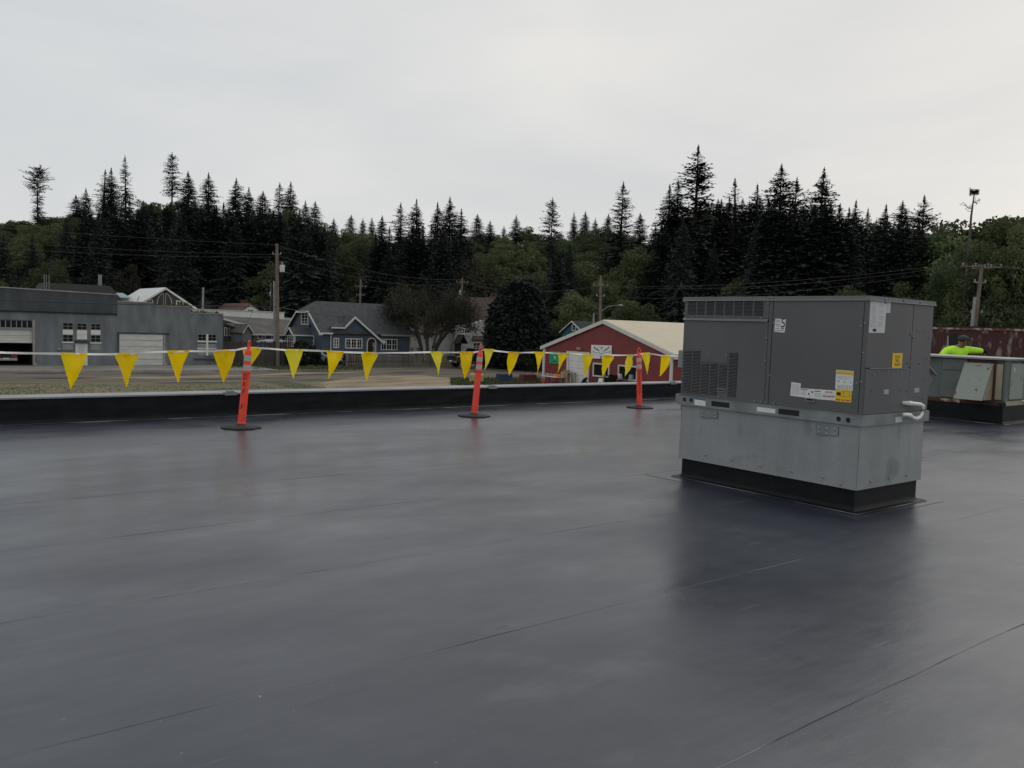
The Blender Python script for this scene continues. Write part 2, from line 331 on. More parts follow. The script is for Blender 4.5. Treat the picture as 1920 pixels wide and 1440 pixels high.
# ------------------------------------------------------------------ mesh helpers
class MB:
    def __init__(s): s.v = []; s.f = []; s.mi = []
    def add(s, vs, fs, mi=0):
        o = len(s.v); s.v += [tuple(float(c) for c in p) for p in vs]
        for f in fs: s.f.append(tuple(i + o for i in f)); s.mi.append(mi)
    def box(s, x0, x1, y0, y1, z0, z1, mi=0):
        s.add([(x0, y0, z0), (x1, y0, z0), (x1, y1, z0), (x0, y1, z0), (x0, y0, z1), (x1, y0, z1), (x1, y1, z1), (x0, y1, z1)],
              [(0, 3, 2, 1), (4, 5, 6, 7), (0, 1, 5, 4), (1, 2, 6, 5), (2, 3, 7, 6), (3, 0, 4, 7)], mi)
    def slab(s, pts, t, mi=0, mi_side=None):
        """polygon with thickness t below its upward (or given) normal"""
        p = [np.array(a, float) for a in pts]; nrm = np.zeros(3)
        for i in range(len(p)): nrm += np.cross(p[i] - p[0], p[(i + 1) % len(p)] - p[0])
        nrm /= np.linalg.norm(nrm)
        k = len(p)
        vs = p + [a - nrm * t for a in p]
        s.add(vs, [tuple(range(k)), tuple(range(2 * k - 1, k - 1, -1))], mi)
        s.add(vs, [(i, i + k, (i + 1) % k + k, (i + 1) % k) for i in range(k)], mi if mi_side is None else mi_side)
    def tube(s, pts, rad, n=8, mi=0, cap=True):
        pts = [np.array(p, float) for p in pts]; k = len(pts)
        rad = [rad] * k if np.isscalar(rad) else rad
        rings = []
        for i, p in enumerate(pts):
            d = pts[min(i + 1, k - 1)] - pts[max(i - 1, 0)]; d /= (np.linalg.norm(d) + 1e-9)
            a = np.cross(d, [0, 0, 1.0]) if abs(d[2]) < .95 else np.cross(d, [1.0, 0, 0])
            a /= np.linalg.norm(a); b = np.cross(d, a)
            rings.append([p + rad[i] * (math.cos(2 * math.pi * j / n) * a + math.sin(2 * math.pi * j / n) * b) for j in range(n)])
        vs = [q for r_ in rings for q in r_]; fs = []
        for i in range(k - 1):
            for j in range(n): fs.append((i * n + j, i * n + (j + 1) % n, (i + 1) * n + (j + 1) % n, (i + 1) * n + j))
        if cap: fs += [tuple(range(n - 1, -1, -1)), tuple(range((k - 1) * n, k * n))]
        s.add(vs, fs, mi)
    def lathe(s, prof, n=20, c=(0, 0, 0), mi=0, sx=1, sy=1, rot=0):
        vs = []; fs = []; k = len(prof)
        for r_, z in prof:
            for j in range(n):
                a = 2 * math.pi * j / n + rot; vs.append((c[0] + sx * r_ * math.cos(a), c[1] + sy * r_ * math.sin(a), c[2] + z))
        for i in range(k - 1):
            for j in range(n): fs.append((i * n + j, i * n + (j + 1) % n, (i + 1) * n + (j + 1) % n, (i + 1) * n + j))
        fs += [tuple(range(n - 1, -1, -1)), tuple(range((k - 1) * n, k * n))]
        s.add(vs, fs, mi)
    def ball(s, c, r, n=10, k=6, mi=0):
        s.lathe([(max(1e-4, math.sin(math.pi * i / k)) , -math.cos(math.pi * i / k)) for i in range(k + 1)], n, (0, 0, 0), mi)
        cnt = (k + 1) * n; rr = (r, r, r) if np.isscalar(r) else r
        for i in range(len(s.v) - cnt, len(s.v)):
            p = s.v[i]; s.v[i] = (c[0] + p[0] * rr[0], c[1] + p[1] * rr[1], c[2] + p[2] * rr[2])
    def mesh(s, name, mats, smooth=False, shift=(0, 0, 0)):
        me = bpy.data.meshes.new(name)
        v = np.array(s.v, float) - np.array(shift, float) if len(s.v) else np.zeros((0, 3))
        me.from_pydata(v.tolist(), [], s.f)
        mats = mats if isinstance(mats, (list, tuple)) else [mats]
        for k in mats: me.materials.append(M[k] if isinstance(k, str) else k)
        if len(mats) > 1: me.polygons.foreach_set('material_index', s.mi)
        if smooth:
            me.polygons.foreach_set('use_smooth', [True] * len(me.polygons)); 
            if smooth != 'all': me.set_sharp_from_angle(angle=R(smooth if smooth is not True else 40))
        me.update()
        return me

SH = {}
def thing(name, label, cat, loc=(0, 0, 0), group=None, rot=None):
    o = bpy.data.objects.new(name, None); COL.objects.link(o)
    o.location = tuple(float(c) for c in loc); o.empty_display_size = .1
    o['label'] = label; o['category'] = cat
    if group: o['group'] = group
    if rot is not None: o.rotation_euler = rot; SH[o.name] = None
    else: SH[o.name] = tuple(float(c) for c in loc)
    return o
def link(name, me, parent=None, loc=(0, 0, 0)):
    o = bpy.data.objects.new(name, me); COL.objects.link(o); o.location = tuple(float(c) for c in loc)
    if parent is not None: o.parent = parent; SH[o.name] = SH.get(parent.name)
    return o
def part(name, mb, mats, parent, smooth=False, label=None):
    """mesh given in world coordinates, made a part of its thing"""
    sh = SH.get(parent.name) or (0, 0, 0)
    o = link(name, mb.mesh(name, mats, smooth, sh), parent)
    if label: o['label'] = label
    return o
def single(name, mb, mats, label, cat, origin=(0, 0, 0), group=None, smooth=False, kind=None):
    o = link(name, mb.mesh(name, mats, smooth, origin), None, origin)
    o['label'] = label; o['category'] = cat
    if group: o['group'] = group
    if kind: o['kind'] = kind
    SH[o.name] = tuple(origin)
    return o
def struct(name, mb, mats, smooth=False, parent=None):
    o = link(name, mb.mesh(name, mats, smooth), parent)
    if parent is None: o['kind'] = 'structure'
    SH[o.name] = (0, 0, 0)
    return o
def copy_tree(o, parent=None):
    c = o.copy(); COL.objects.link(c); c.parent = parent
    for ch in o.children: copy_tree(ch, c)
    return c

class Face:
    """a vertical plane facing -Y (axis 'Y') or -X (axis 'X'); u runs along it, d stands out of it towards us"""
    def __init__(s, axis, c): s.axis = axis; s.c = c
    def P(s, u, d, z): return (u, s.c - d, z) if s.axis == 'Y' else (s.c - d, u, z)
    def uv(s, px, py):
        p = ony(px, py, s.c) if s.axis == 'Y' else onx(px, py, s.c)
        return (p[0] if s.axis == 'Y' else p[1]), p[2]
    def rect(s, x0, y0, x1, y1):
        a = s.uv(x0, y0); b = s.uv(x1, y1); c = s.uv(x0, y1); d = s.uv(x1, y0)
        u0 = (a[0] + c[0]) / 2; u1 = (b[0] + d[0]) / 2; z1 = (a[1] + d[1]) / 2; z0 = (b[1] + c[1]) / 2
        return min(u0, u1), max(u0, u1), min(z0, z1), max(z0, z1)
    def box(s, mb, u0, u1, d0, d1, z0, z1, mi=0):
        if s.axis == 'Y': mb.box(u0, u1, s.c - d1, s.c - d0, z0, z1, mi)
        else: mb.box(s.c - d1, s.c - d0, u0, u1, z0, z1, mi)
    def poly(s, mb, uz, d, t, mi=0):
        """polygon in the plane, front at distance d, thickness t"""
        k = len(uz); vs = [s.P(u, d, z) for u, z in uz] + [s.P(u, d - t, z) for u, z in uz]
        mb.add(vs, [tuple(range(k)), tuple(range(2 * k - 1, k - 1, -1))] + [(i, i + k, (i + 1) % k + k, (i + 1) % k) for i in range(k)], mi)

def window(F, rc, parent, nx=2, nz=2, fr=.07, bar=.03, mat_f='trim_white', d=.05, pane_mat='glass', name='window', split=None):
    """frame with glazing bars, the pane set back in it as a sub-part"""
    u0, u1, z0, z1 = rc; mb = MB()
    F.box(mb, u0, u0 + fr, .0, d, z0, z1); F.box(mb, u1 - fr, u1, .0, d, z0, z1)
    F.box(mb, u0 + fr, u1 - fr, .0, d, z0, z0 + fr); F.box(mb, u0 + fr, u1 - fr, .0, d, z1 - fr, z1)
    for i in range(1, nx):
        u = u0 + (u1 - u0) * i / nx; F.box(mb, u - bar / 2, u + bar / 2, .004, d * .7, z0 + fr, z1 - fr)
    for i in range(1, nz):
        z = z0 + (z1 - z0) * i / nz; F.box(mb, u0 + fr, u1 - fr, .004, d * .66, z - bar / 2, z + bar / 2)
    if split:
        for su in split: u = u0 + (u1 - u0) * su; F.box(mb, u - fr * .6, u + fr * .6, .002, d * .95, z0 + fr, z1 - fr)
    o = part(name, mb, mat_f, parent)
    mb = MB(); F.box(mb, u0 + fr * .9, u1 - fr * .9, .003, d * .3, z0 + fr * .9, z1 - fr * .9)
    part('pane', mb, pane_mat, o)
    return o

def text_mesh(txt, size):
    cu = bpy.data.curves.new('lettering', 'FONT'); cu.body = txt; cu.size = size; cu.align_x = 'CENTER'; cu.align_y = 'CENTER'; cu.resolution_u = 2
    o = bpy.data.objects.new('lettering', cu); COL.objects.link(o)
    bpy.context.view_layer.update()
    me = bpy.data.meshes.new_from_object(o.evaluated_get(bpy.context.evaluated_depsgraph_get()))
    v = [tuple(p.co) for p in me.vertices]; f = [tuple(p.vertices) for p in me.polygons]
    bpy.data.objects.remove(o); bpy.data.curves.remove(cu); bpy.data.meshes.remove(me)
    return v, f
def lettering(txt, width, c, right, up, nrm, matk, parent, height=None, name='lettering', bold=0.0):
    v, f = text_mesh(txt, 1.0); v = np.array(v)
    w0 = v[:, 0].max() - v[:, 0].min(); h0 = v[:, 1].max() - v[:, 1].min()
    sx = width / w0; sy = sx if height is None else height / h0
    v[:, 0] -= (v[:, 0].max() + v[:, 0].min()) / 2; v[:, 1] -= (v[:, 1].max() + v[:, 1].min()) / 2
    c, right, up, nrm = (np.array(a, float) for a in (c, right, up, nrm))
    pts = [c + right * p[0] * sx + up * p[1] * sy for p in v]
    mb = MB(); mb.add(pts, f)
    return part(name, mb, matk, parent)

# ================================================================== the roof we stand on
RX0, RX1, RY0, PY = -16.0, 30.0, -14.0, 13.30
mb = MB(); mb.box(RX0, RX1, RY0, PY + .25, -3.3, -.003)
roof = struct('roof', mb, 'membrane')
def wob(x, s): return .5 * math.sin(x * 1.7 + s) + .3 * math.sin(x * 4.3 + 2 * s) + .2 * math.sin(x * 9.1 + 3 * s)
k0 = 0
for k in range(-10, 8):
    y0 = 1.87 + 1.5 * k; y1 = min(y0 + 1.62, PY - .002)
    nxs = 150; mb = MB(); vs = []
    rows = [(0, .0), (0, .0026), (.03, .0031), (.12, .0026), (.5, .0020), (1.0, .0008)]
    for i in range(nxs + 1):
        x = RX0 + .3 + (RX1 - RX0 - .6) * i / nxs
        for j, (t, z) in enumerate(rows):
            e = .010 * wob(x, k) if t < .2 else 0
            lift = .0009 * max(0, wob(x * .8, k + 5)) if j in (1, 2) else 0
            hs_ = min(1, max(.12, .5 + .9 * wob(x * .6, k + 3))) * (1.5 if k == 0 else .45)
            vs.append((x, y0 + (y1 - y0) * t + e, (z + lift) * (hs_ if 0 < j < 4 else 1)))
    n = len(rows)
    fs = [(i * n + j, (i + 1) * n + j, (i + 1) * n + j + 1, i * n + j + 1) for i in range(nxs) for j in range(n - 1)]
    mb.add(vs, fs)
    sh = struct('membrane_sheet', mb, 'membrane', parent=roof)
    if 0 <= k <= 4:
        bk = 1.0 if k == 0 else .62
        mb = MB(); xs = np.linspace(RX0 + .4, RX1 - .4, 170)
        mb.tube([(x, y0 + .010 * wob(x, k) - .002, .0012) for x in xs], [bk * (.0012 + .0022 * max(0, wob(x * 1.3, k + 2))) for x in xs], 6)
        struct('seam_bead', mb, 'bead', True, sh)
# narrow cover strip next to one seam
mb = MB(); xs = np.linspace(RX0 + .4, 4.6, 90); vs = []
for x in xs:
    vs += [(x, 4.55 + .012 * wob(x, 9), .0008), (x, 4.552 + .012 * wob(x, 9), .0008 + .0016 * max(0, wob(x * .7, 4))), (x, 4.80, .0022)]
mb.add(vs, [(i * 3 + j, i * 3 + 3 + j, i * 3 + 4 + j, i * 3 + 1 + j) for i in range(len(xs) - 1) for j in range(2)])
struct('cover_strip', mb, 'membrane', parent=roof)

# parapet with its membrane face and metal edge
par = thing('parapet_wall', 'low parapet wrapped in black membrane with pale metal edge, along the far side of the roof', 'parapet', (8, PY, 0))
PH = .362
mb = MB(); nxs, nzs = 260, 12; vs = []
prng = np.random.default_rng(3)
wr = [(prng.uniform(-2, 18), prng.uniform(.06, .30), prng.uniform(.15, .6), prng.uniform(.012, .03), prng.uniform(.004, .013)) for _ in range(46)]
for i in range(nxs + 1):
    x = RX0 + (RX1 - RX0) * i / nxs
    for j in range(nzs + 1):
        z = PH * j / nzs; d = .004 * math.sin(x * 2.1 + z * 9) + .003 * math.sin(x * 5.3 - z * 17)
        for (wx, wz, wl, ww, wa) in wr:
            if abs(x - wx) < wl: d += wa * math.exp(-((z - wz - .05 * (x - wx)) / ww) ** 2) * (1 - abs(x - wx) / wl)
        d += .06 * max(0, 1 - z / .045) ** 2
        vs.append((x, PY - d, z))
mb.add(vs, [(i * (nzs + 1) + j, (i + 1) * (nzs + 1) + j, (i + 1) * (nzs + 1) + j + 1, i * (nzs + 1) + j + 1) for i in range(nxs) for j in range(nzs)])
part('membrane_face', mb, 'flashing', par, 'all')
mb = MB(); mb.box(RX0, RX1, PY + .03, PY + .26, -3.25, PH - .004); part('wall', mb, 'concrete', par)
x = RX0
FPAR = Face('Y', PY)
joints = [FPAR.uv(432, 734)[0], FPAR.uv(923, 723)[0], FPAR.uv(1262, 718)[0]]
xs = [RX0] + [joints[0] - (joints[1] - joints[0]) * i for i in (3, 2, 1)] + joints + [joints[2] + 5.2 * i for i in (1, 2)] + [RX1]
xs = sorted(v for v in xs if RX0 <= v <= RX1)
for a, b in zip(xs[:-1], xs[1:]):
    mb = MB(); mb.slab([(a + .004, PY - .022, PH + .018), (b - .004, PY - .022, PH + .018), (b - .004, PY + .31, PH + .03), (a + .004, PY + .31, PH + .03)], .022)
    mb.box(a + .004, b - .004, PY - .026, PY - .020, PH - .004, PH + .0185)
    part('coping_section', mb, 'edge_metal', par)
for a in joints:
    mb = MB(); mb.box(a - .10, a + .10, PY - .034, PY + .10, PH - .02, PH + .030); mb.box(a - .05, a + .05, PY - .03, PY + .06, PH + .03, PH + .05)
    part('joint_cover', mb, 'edge_metal', par)
mb = MB(); mb.tube([(x, PY - .074, .010) for x in np.linspace(RX0, RX1, 120)], .006, 5); part('base_bead', mb, 'bead', par)

# ------------------------------------------------------------------ delineator posts
def delineator(top, base, label, spin, txt):
    P = onz(base[0], base[1], 0); V = (P - CAM) @ FW
    T = atv(top[0], top[1], V); v = Vector(T - P); H = v.length
    th = thing('delineator_post', label, 'delineator', P, 'orange delineator posts holding the flag line', rot=(0, 0, 0))
    SH[th.name] = (0, 0, 0)
    s = H / 1180.0; r0 = .056
    mb = MB(); mb.lathe([(.20, .0), (.285, .004), (.285, .022), (.25, .038), (.10, .052), (.075, .066)], 8, rot=R(22.5), sx=1.0, sy=.92)
    b = link('base', mb.mesh('base', 'rubber', 25), th); b.rotation_euler = (0, 0, spin * .4 - YAW)
    q = Vector((0, 0, 1)).rotation_difference(v.normalized()) @ Quaternion((0, 0, 1), -YAW + spin)
    def pl(name, mb, m_, par, smooth=35):
        o = link(name, mb.mesh(name, m_, smooth), par); return o
    mb = MB(); z = lambda f: f * s
    mb.lathe([(r0 + .004, z(40)), (r0 + .006, z(75)), (r0, z(80)), (r0 - .003, z(735))], 20)
    mb.lathe([(r0 - .003, z(735)), (r0 + .007, z(740)), (r0 + .007, z(768)), (r0 - .004, z(772))], 20)
    mb.lathe([(r0 - .004, z(772)), (r0 - .005, z(1020)), (r0 - .012, z(1045)), (r0 - .028, z(1066)), (.022, z(1078)), (.02, z(1085))], 20)
    post = pl('post', mb, 'dlin_orange', th); post.rotation_mode = 'QUATERNION'; post.rotation_quaternion = q
    for a, bb in ((773, 850), (900, 975)):
        mb = MB(); mb.lathe([(r0 - .0015, z(a)), (r0 - .0012, z(bb))], 20); pl('reflective_band', mb, 'dlin_white', post)
    mb = MB(); loop = []
    for i in range(15):
        a = math.pi * i / 14; loop.append((.028 * math.cos(a), 0, z(1140) + .032 * math.sin(a)))
    mb.tube([(.028, 0, z(1075))] + loop + [(-.028, 0, z(1075))], .011, 8); pl('loop_handle', mb, 'dlin_orange', post)
    # hand-lettered marks down the post, turned towards the roof
    for (ch, f, hh) in txt:
        vv, ff = text_mesh(ch, 1.0); vv = np.array(vv); vv[:, 0] -= (vv[:, 0].max() + vv[:, 0].min()) / 2; vv[:, 1] -= (vv[:, 1].max() + vv[:, 1].min()) / 2
        ht = vv[:, 1].max() - vv[:, 1].min(); k = hh / max(ht, .2); pts = []
        ang0 = -math.pi / 2 - spin
        for p in vv:
            a = ang0 + p[0] * k * .8 / r0 + .06; rr = r0 + .0016
            pts.append((rr * math.cos(a), rr * math.sin(a), z(f) + p[1] * k))
        mb = MB(); mb.add(pts, ff); pl('letter', mb, 'ink', post, False)
    return P, T
d1 = delineator((468, 638), (452, 803), 'orange delineator post lettered D R P F, nearest the left edge', R(78), [('D', 690, .075), ('R', 595, .065), ('P', 495, .065), ('.', 450, .02), ('F', 290, .075)])
d2 = delineator((902, 646), (889, 781), 'plain orange delineator post without lettering, middle one of the three', R(48), [])
d3 = delineator((1198, 652), (1199, 765), 'orange delineator post lettered all the way down, nearest the grey rooftop unit', R(0), [(c, 715 - i * 62, .062) for i, c in enumerate('D,RKROOF')])

# ------------------------------------------------------------------ line of yellow pennants
PYL = 12.02
pl_ = thing('pennant_line', 'white tape line hung with yellow triangular pennants between the orange posts', 'pennant line', ony(460, 655, PYL))
ropepx = [(-130, 655), (0, 661), (60, 662.5), (113, 663.3), (164, 664), (214, 664.2), (261, 662.7), (312, 659.5), (355, 658.4), (399, 658.3), (442, 656.5), (458, 653), (468, 652), (493, 653), (533, 656.2), (568, 656.5), (611, 658.3),
          (645, 660.3), (678, 661.3), (710, 662), (760, 661.5), (806, 660.3), (832, 660.8), (860, 661), (887, 661), (897, 659), (906, 656.5), (926, 657.5), (952, 660.3), (974, 661.5), (1000, 661), (1022, 661), (1045, 662.6), (1067, 663), (1091, 664.6),
          (1111, 665), (1131, 665.6), (1152, 666), (1174, 666), (1187, 666.3), (1198, 664.5), (1205, 663.5), (1219, 663.3), (1240, 666.5), (1257, 667), (1290, 668), (1330, 668)]
rp_ = [ony(a, b, PYL) for a, b in ropepx]
mb = MB(); vs = []
for i, p in enumerate(rp_):
    w_ = .013 if i % 3 else .015
    tw = .006 * math.sin(i * 1.9)
    vs += [(p[0], p[1] - .002 + tw, p[2] + w_), (p[0], p[1] - .002 - tw, p[2] - w_), (p[0], p[1] + .002 - tw, p[2] - w_), (p[0], p[1] + .002 + tw, p[2] + w_)]
mb.add(vs, [(i * 4 + j, i * 4 + 4 + j, i * 4 + 4 + (j + 1) % 4, i * 4 + (j + 1) % 4) for i in range(len(rp_) - 1) for j in range(4)])
part('tape', mb, 'tape', pl_)
flags = [((113, 663), (164, 664), (134, 731)), ((214, 664), (261, 662.5), (236, 728)), ((312.5, 659), (355, 658), (334, 719.5)), ((399, 658), (442, 657.5), (420.5, 719)),
         ((455, 653.5), (493, 653), (457, 706)), ((533, 656), (568, 656), (551.5, 711)), ((611, 658), (645, 661), (618, 713)), ((678, 661), (710, 662), (684, 714.6)),
         ((806, 660), (832, 661), (815, 704.6)), ((860, 661), (887, 661), (869, 711)), ((906, 655), (926, 655.6), (910, 696)), ((952, 661), (974, 662), (956, 704.6)),
         ((1000, 661), (1022, 660.5), (1004, 703)), ((1045, 663), (1067, 663), (1049, 701)), ((1091, 665), (1111.5, 665), (1094, 705)), ((1131.5, 666), (1152, 666.5), (1132, 707)),
         ((1174, 666), (1187, 666.5), (1176, 706)), ((1203, 663), (1219, 662), (1208, 701.6)), ((1240, 667), (1257, 667), (1242, 706.5))]
frng = np.random.default_rng(5)
for i, (a, b, t) in enumerate(flags):
    A, B, T = (ony(*c, PYL) for c in (a, b, t))
    sw = frng.uniform(-.11, .11); bul = frng.uniform(.02, .085) * (1 if frng.random() < .7 else -1); tw = frng.uniform(-.10, .10); cr = frng.uniform(.004, .014); ph = frng.uniform(0, 6)
    mb = MB(); vs = []; n = 14; m_ = 10
    for r_ in range(n + 1):
        f = r_ / n
        for c in range(m_ + 1):
            s_ = c / m_
            p = (A * (1 - s_) + B * s_) * (1 - f) + T * f
            dy = -.006 - bul * math.sin(math.pi * f) * (.4 + .6 * math.sin(math.pi * s_)) + sw * f * f + tw * (s_ - .5) * math.sin(math.pi * f) + cr * (1 - f) * 1.6 * math.sin(7 * f + 8 * s_ + ph) + cr * .7 * (1 - f) * math.sin(19 * s_ * (1 - f) + ph)
            jag = .004 * math.sin(i * 7 + f * 31) * (c in (0, m_)) * (f > .5)
            vs.append((p[0] + jag, p[1] + dy, p[2] + (.012 if r_ == 0 else 0)))
    mb.add(vs, [(r_ * (m_ + 1) + c, (r_ + 1) * (m_ + 1) + c, (r_ + 1) * (m_ + 1) + c + 1, r_ * (m_ + 1) + c + 1) for r_ in range(n) for c in range(m_)])
    o = part('pennant', mb, 'pennant_green' if i in (5, 8, 10, 16) else 'pennant', pl_, 'all')
    mb = MB(); mb.add([vs[0], vs[m_], tuple(np.array(vs[m_]) + (0, .016, .0)), tuple(np.array(vs[0]) + (0, .016, .0))], [(0, 1, 2, 3)])
    mb.add([tuple(np.array(vs[0]) + (0, .016, .0)), tuple(np.array(vs[m_]) + (0, .016, .0)), tuple(np.array(vs[m_]) + (0, .016, -.03)), tuple(np.array(vs[0]) + (0, .016, -.03))], [(0, 1, 2, 3)])
    part('folded_hem', mb, 'pennant', o)

# ================================================================== grey packaged rooftop unit on its curbs
cx, cy, LY, WX = 7.0723, 3.9554, 2.1409, 1.2398
HC, HS, HR, HT = .2225, .8031, .903, 1.9705
curb = thing('roof_curb', 'low black membrane-wrapped curb under the metal skirt of the grey unit', 'roof curb', (cx + WX / 2, cy + LY / 2, 0))
o = .055
mb = MB(); x0, x1, y0, y1 = cx + o, cx + WX - o, cy + o, cy + LY - o
prof = [(-.075, .006), (-.022, .011), (-.004, .028), (0, .06), (.0, HC + .03)]
vs = []
for d, z in prof: vs += [(x0 + d, y0 + d, z), (x1 - d, y0 + d, z), (x1 - d, y1 - d, z), (x0 + d, y1 - d, z)]
mb.add(vs, [(i * 4 + j, i * 4 + (j + 1) % 4, i * 4 + 4 + (j + 1) % 4, i * 4 + 4 + j) for i in range(len(prof) - 1) for j in range(4)])
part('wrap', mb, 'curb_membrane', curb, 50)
for (a, b, c, d) in ((x0 - .26, x1 + .24, y0 - .17, y0 - .05), (x0 - .26, x0 - .05, y0 - .05, y1 + .05), (x1 + .05, x1 + .24, y0 - .05, y1 + .05), (x0 - .26, x1 + .24, y1 + .05, y1 + .3)):
    mb = MB(); mb.slab([(a, c, .0042), (b, c, .0042), (b, d, .0042), (a, d, .0042)], .0014); part('flashing_strip', mb, 'membrane', curb)
mb = MB(); vsb = [(x0 - .076, y0 - .076, .012), (x1 + .076, y0 - .076, .012), (x1 + .076, y1 + .076, .012), (x0 - .076, y1 + .076, .012)]
mb.tube(vsb + [vsb[0]], .004, 5); part('sealant_bead', mb, 'bead', curb, 'all')

adp = thing('curb_adapter', 'dull galvanised sheet metal skirt between the black curb and the grey unit', 'curb adapter', (cx + WX / 2, cy + LY / 2, HC))
b_ = .0267; t_ = .034
mb = MB()
def panel4(p, th_):
    mb_ = MB(); mb_.slab(p, th_); return mb_
pts = lambda z, i: [(cx + i, cy + i, z), (cx + WX - i, cy + i, z), (cx + WX - i, cy + LY - i, z), (cx + i, cy + LY - i, z)]
lo, hi = pts(HC - .006, b_), pts(HS, t_)
skf = part('skirt_panel', panel4([lo[0], hi[0], hi[3], lo[3]], .004), 'galv', adp)
skr = part('skirt_panel', panel4([lo[1], hi[1], hi[0], lo[0]], .004), 'galv', adp)
part('skirt_panel', panel4([lo[2], hi[2], hi[1], lo[1]], .004), 'galv', adp)
part('skirt_panel', panel4([lo[3], hi[3], hi[2], lo[2]], .004), 'galv', adp)
mb = MB(); mb.tube([(cx + b_ + .001, cy + b_ + .001, HC), (cx + t_ + .001, cy + t_ + .001, HS)], .006, 6); part('corner_seam', mb, 'galv_rail', adp)
FS = Face('X', cx + .028); FSR = Face('Y', cy + .028)
def R7(x, y): return 1240 + x * .28125, 720 + y * .28125
screw_mb = MB(); screw_mb.lathe([(.012, 0), (.012, .003), (.007, .004), (.007, .009), (.003, .010)], 8)
screw_me = screw_mb.mesh('screw', 'steel', 30)
bolt_mb = MB(); bolt_mb.lathe([(.0105, 0), (.0105, .004), (.0065, .005), (.006, .010)], 8)
bolt_me = bolt_mb.mesh('bolt', 'cab_light', 30)
def put_screw(F, px, py, parent, d=.004, me=None, name='screw'):
    u, z = F.uv(px, py); p = np.array(F.P(u, d, z)) - np.array(SH[parent.name])
    o = link(name, me or screw_me, parent, p)
    o.rotation_euler = (0, R(-90), 0) if F.axis == 'X' else (R(90), 0, 0)
    return o
for s_ in [(293, 473), (473, 505), (663, 546), (863, 580), (1078, 622), (1194, 666)]: put_screw(FS, *R7(*s_), skf)
for s_ in [(1515, 628), (1632, 608), (1395, 650)]: put_screw(FSR, *R7(*s_), skr)
for (a, b, c, d) in ((260, 168, 375, 226), (1030, 265, 1180, 342)):
    p = [FS.uv(*R7(*q)) for q in ((a, b), (c, b + (c - a) * .13), (c, d + 4), (a, d - (c - a) * .02))]
    mb = MB(); FS.poly(mb, p, .007, .006); pl2 = part('tie_plate', mb, 'galv_rail', adp)
    for i in range(3):
        for j in range(2): put_screw(FS, *R7(a + (c - a) * (.15 + .35 * i), b + (c - a) * .13 * (.15 + .35 * i) + (d - b) * (.3 + .4 * j)), pl2, .007)

hv = thing('rooftop_unit', 'large dark grey packaged air conditioning unit standing on a galvanised skirt', 'air conditioner', (cx + WX / 2, cy + LY / 2, HS))
FB = Face('X', cx); FBR = Face('Y', cy)
mb = MB(); mb.box(cx + .006, cx + WX - .006, cy + .006, cy + LY - .006, HS + .004, HR - .004, 1)
# rail walls with real openings along the front
holes = []
for (a, b, c, d) in ((333, 108, 455, 155), (780, 165, 920, 215)):
    u0, z1 = FB.uv(*R7((a + c) / 2, b + 6)); _, z0 = FB.uv(*R7((a + c) / 2, d - 4))
    ua = FB.uv(*R7(a, (b + d) / 2))[0]; ub = FB.uv(*R7(c, (b + d) / 2))[0]
    holes.append((min(ua, ub), max(ua, ub)))
zh0, zh1 = HS + .024, HR - .022
us = [cy] + sum([list(h) for h in sorted(holes)], []) + [cy + LY]
FB.box(mb, cy, cy + LY, -.03, 0, HS, zh0, 0); FB.box(mb, cy, cy + LY, -.03, 0, zh1, HR, 0)
for i in range(0, len(us), 2): FB.box(mb, us[i], us[i + 1], -.03, 0, zh0, zh1, 0)
mb.box(cx + .03, cx + WX, cy, cy + .03, HS, HR, 0); mb.box(cx + .03, cx + WX, cy + LY - .03, cy + LY, HS, HR, 0); mb.box(cx + WX - .03, cx + WX, cy + .03, cy + LY - .03, HS, HR, 0)
FB.box(mb, cy - .004, cy + LY + .004, 0, .005, HR - .004, HR + .004, 0)
rail = part('base_rail', mb, ['galv_rail', 'dark_gap'], hv)
for s_ in [(155, 102), (200, 107), (1183, 232), (1247, 240)]:
    u, z = FB.uv(*R7(*s_)); mb = MB(); r_ = .023
    ring = [(u + r_ * math.cos(2 * math.pi * i / 20), z + r_ * math.sin(2 * math.pi * i / 20)) for i in range(20)]
    FB.poly(mb, ring, .0015, .003, 1)
    ring2 = [FB.P(a, .004, b) for a, b in ring] + [FB.P(u + (a - u) * 1.12, .001, z + (b - z) * 1.12) for a, b in ring]
    mb.add(ring2, [(i, (i + 1) % 20, 20 + (i + 1) % 20, 20 + i) for i in range(20)], 0)
    part('lifting_hole', mb, ['galv_rail', 'dark_gap'], rail)
def sticker(F, pxs, matk, parent, d=.002, name='sticker', t=.0015, label=None):
    mb = MB(); F.poly(mb, [F.uv(*p) for p in pxs], d, t); o = part(name, mb, matk, parent)
    if label: o['label'] = label
    return o
st = sticker(FB, [R7(222, 100), R7(295, 112), R7(295, 148), R7(222, 138)], 'label_white', rail)
sticker(FB, [R7(222, 94), R7(295, 105), R7(295, 112), R7(222, 101)], 'label_blue', st, .003, 'print')
sticker(FB, [R7(640, 152), R7(760, 168), R7(760, 197), R7(638, 182)], 'label_white', rail)
sticker(FBR, [R7(1560, 222), R7(1605, 214), R7(1605, 252), R7(1560, 258)], 'paper', rail)

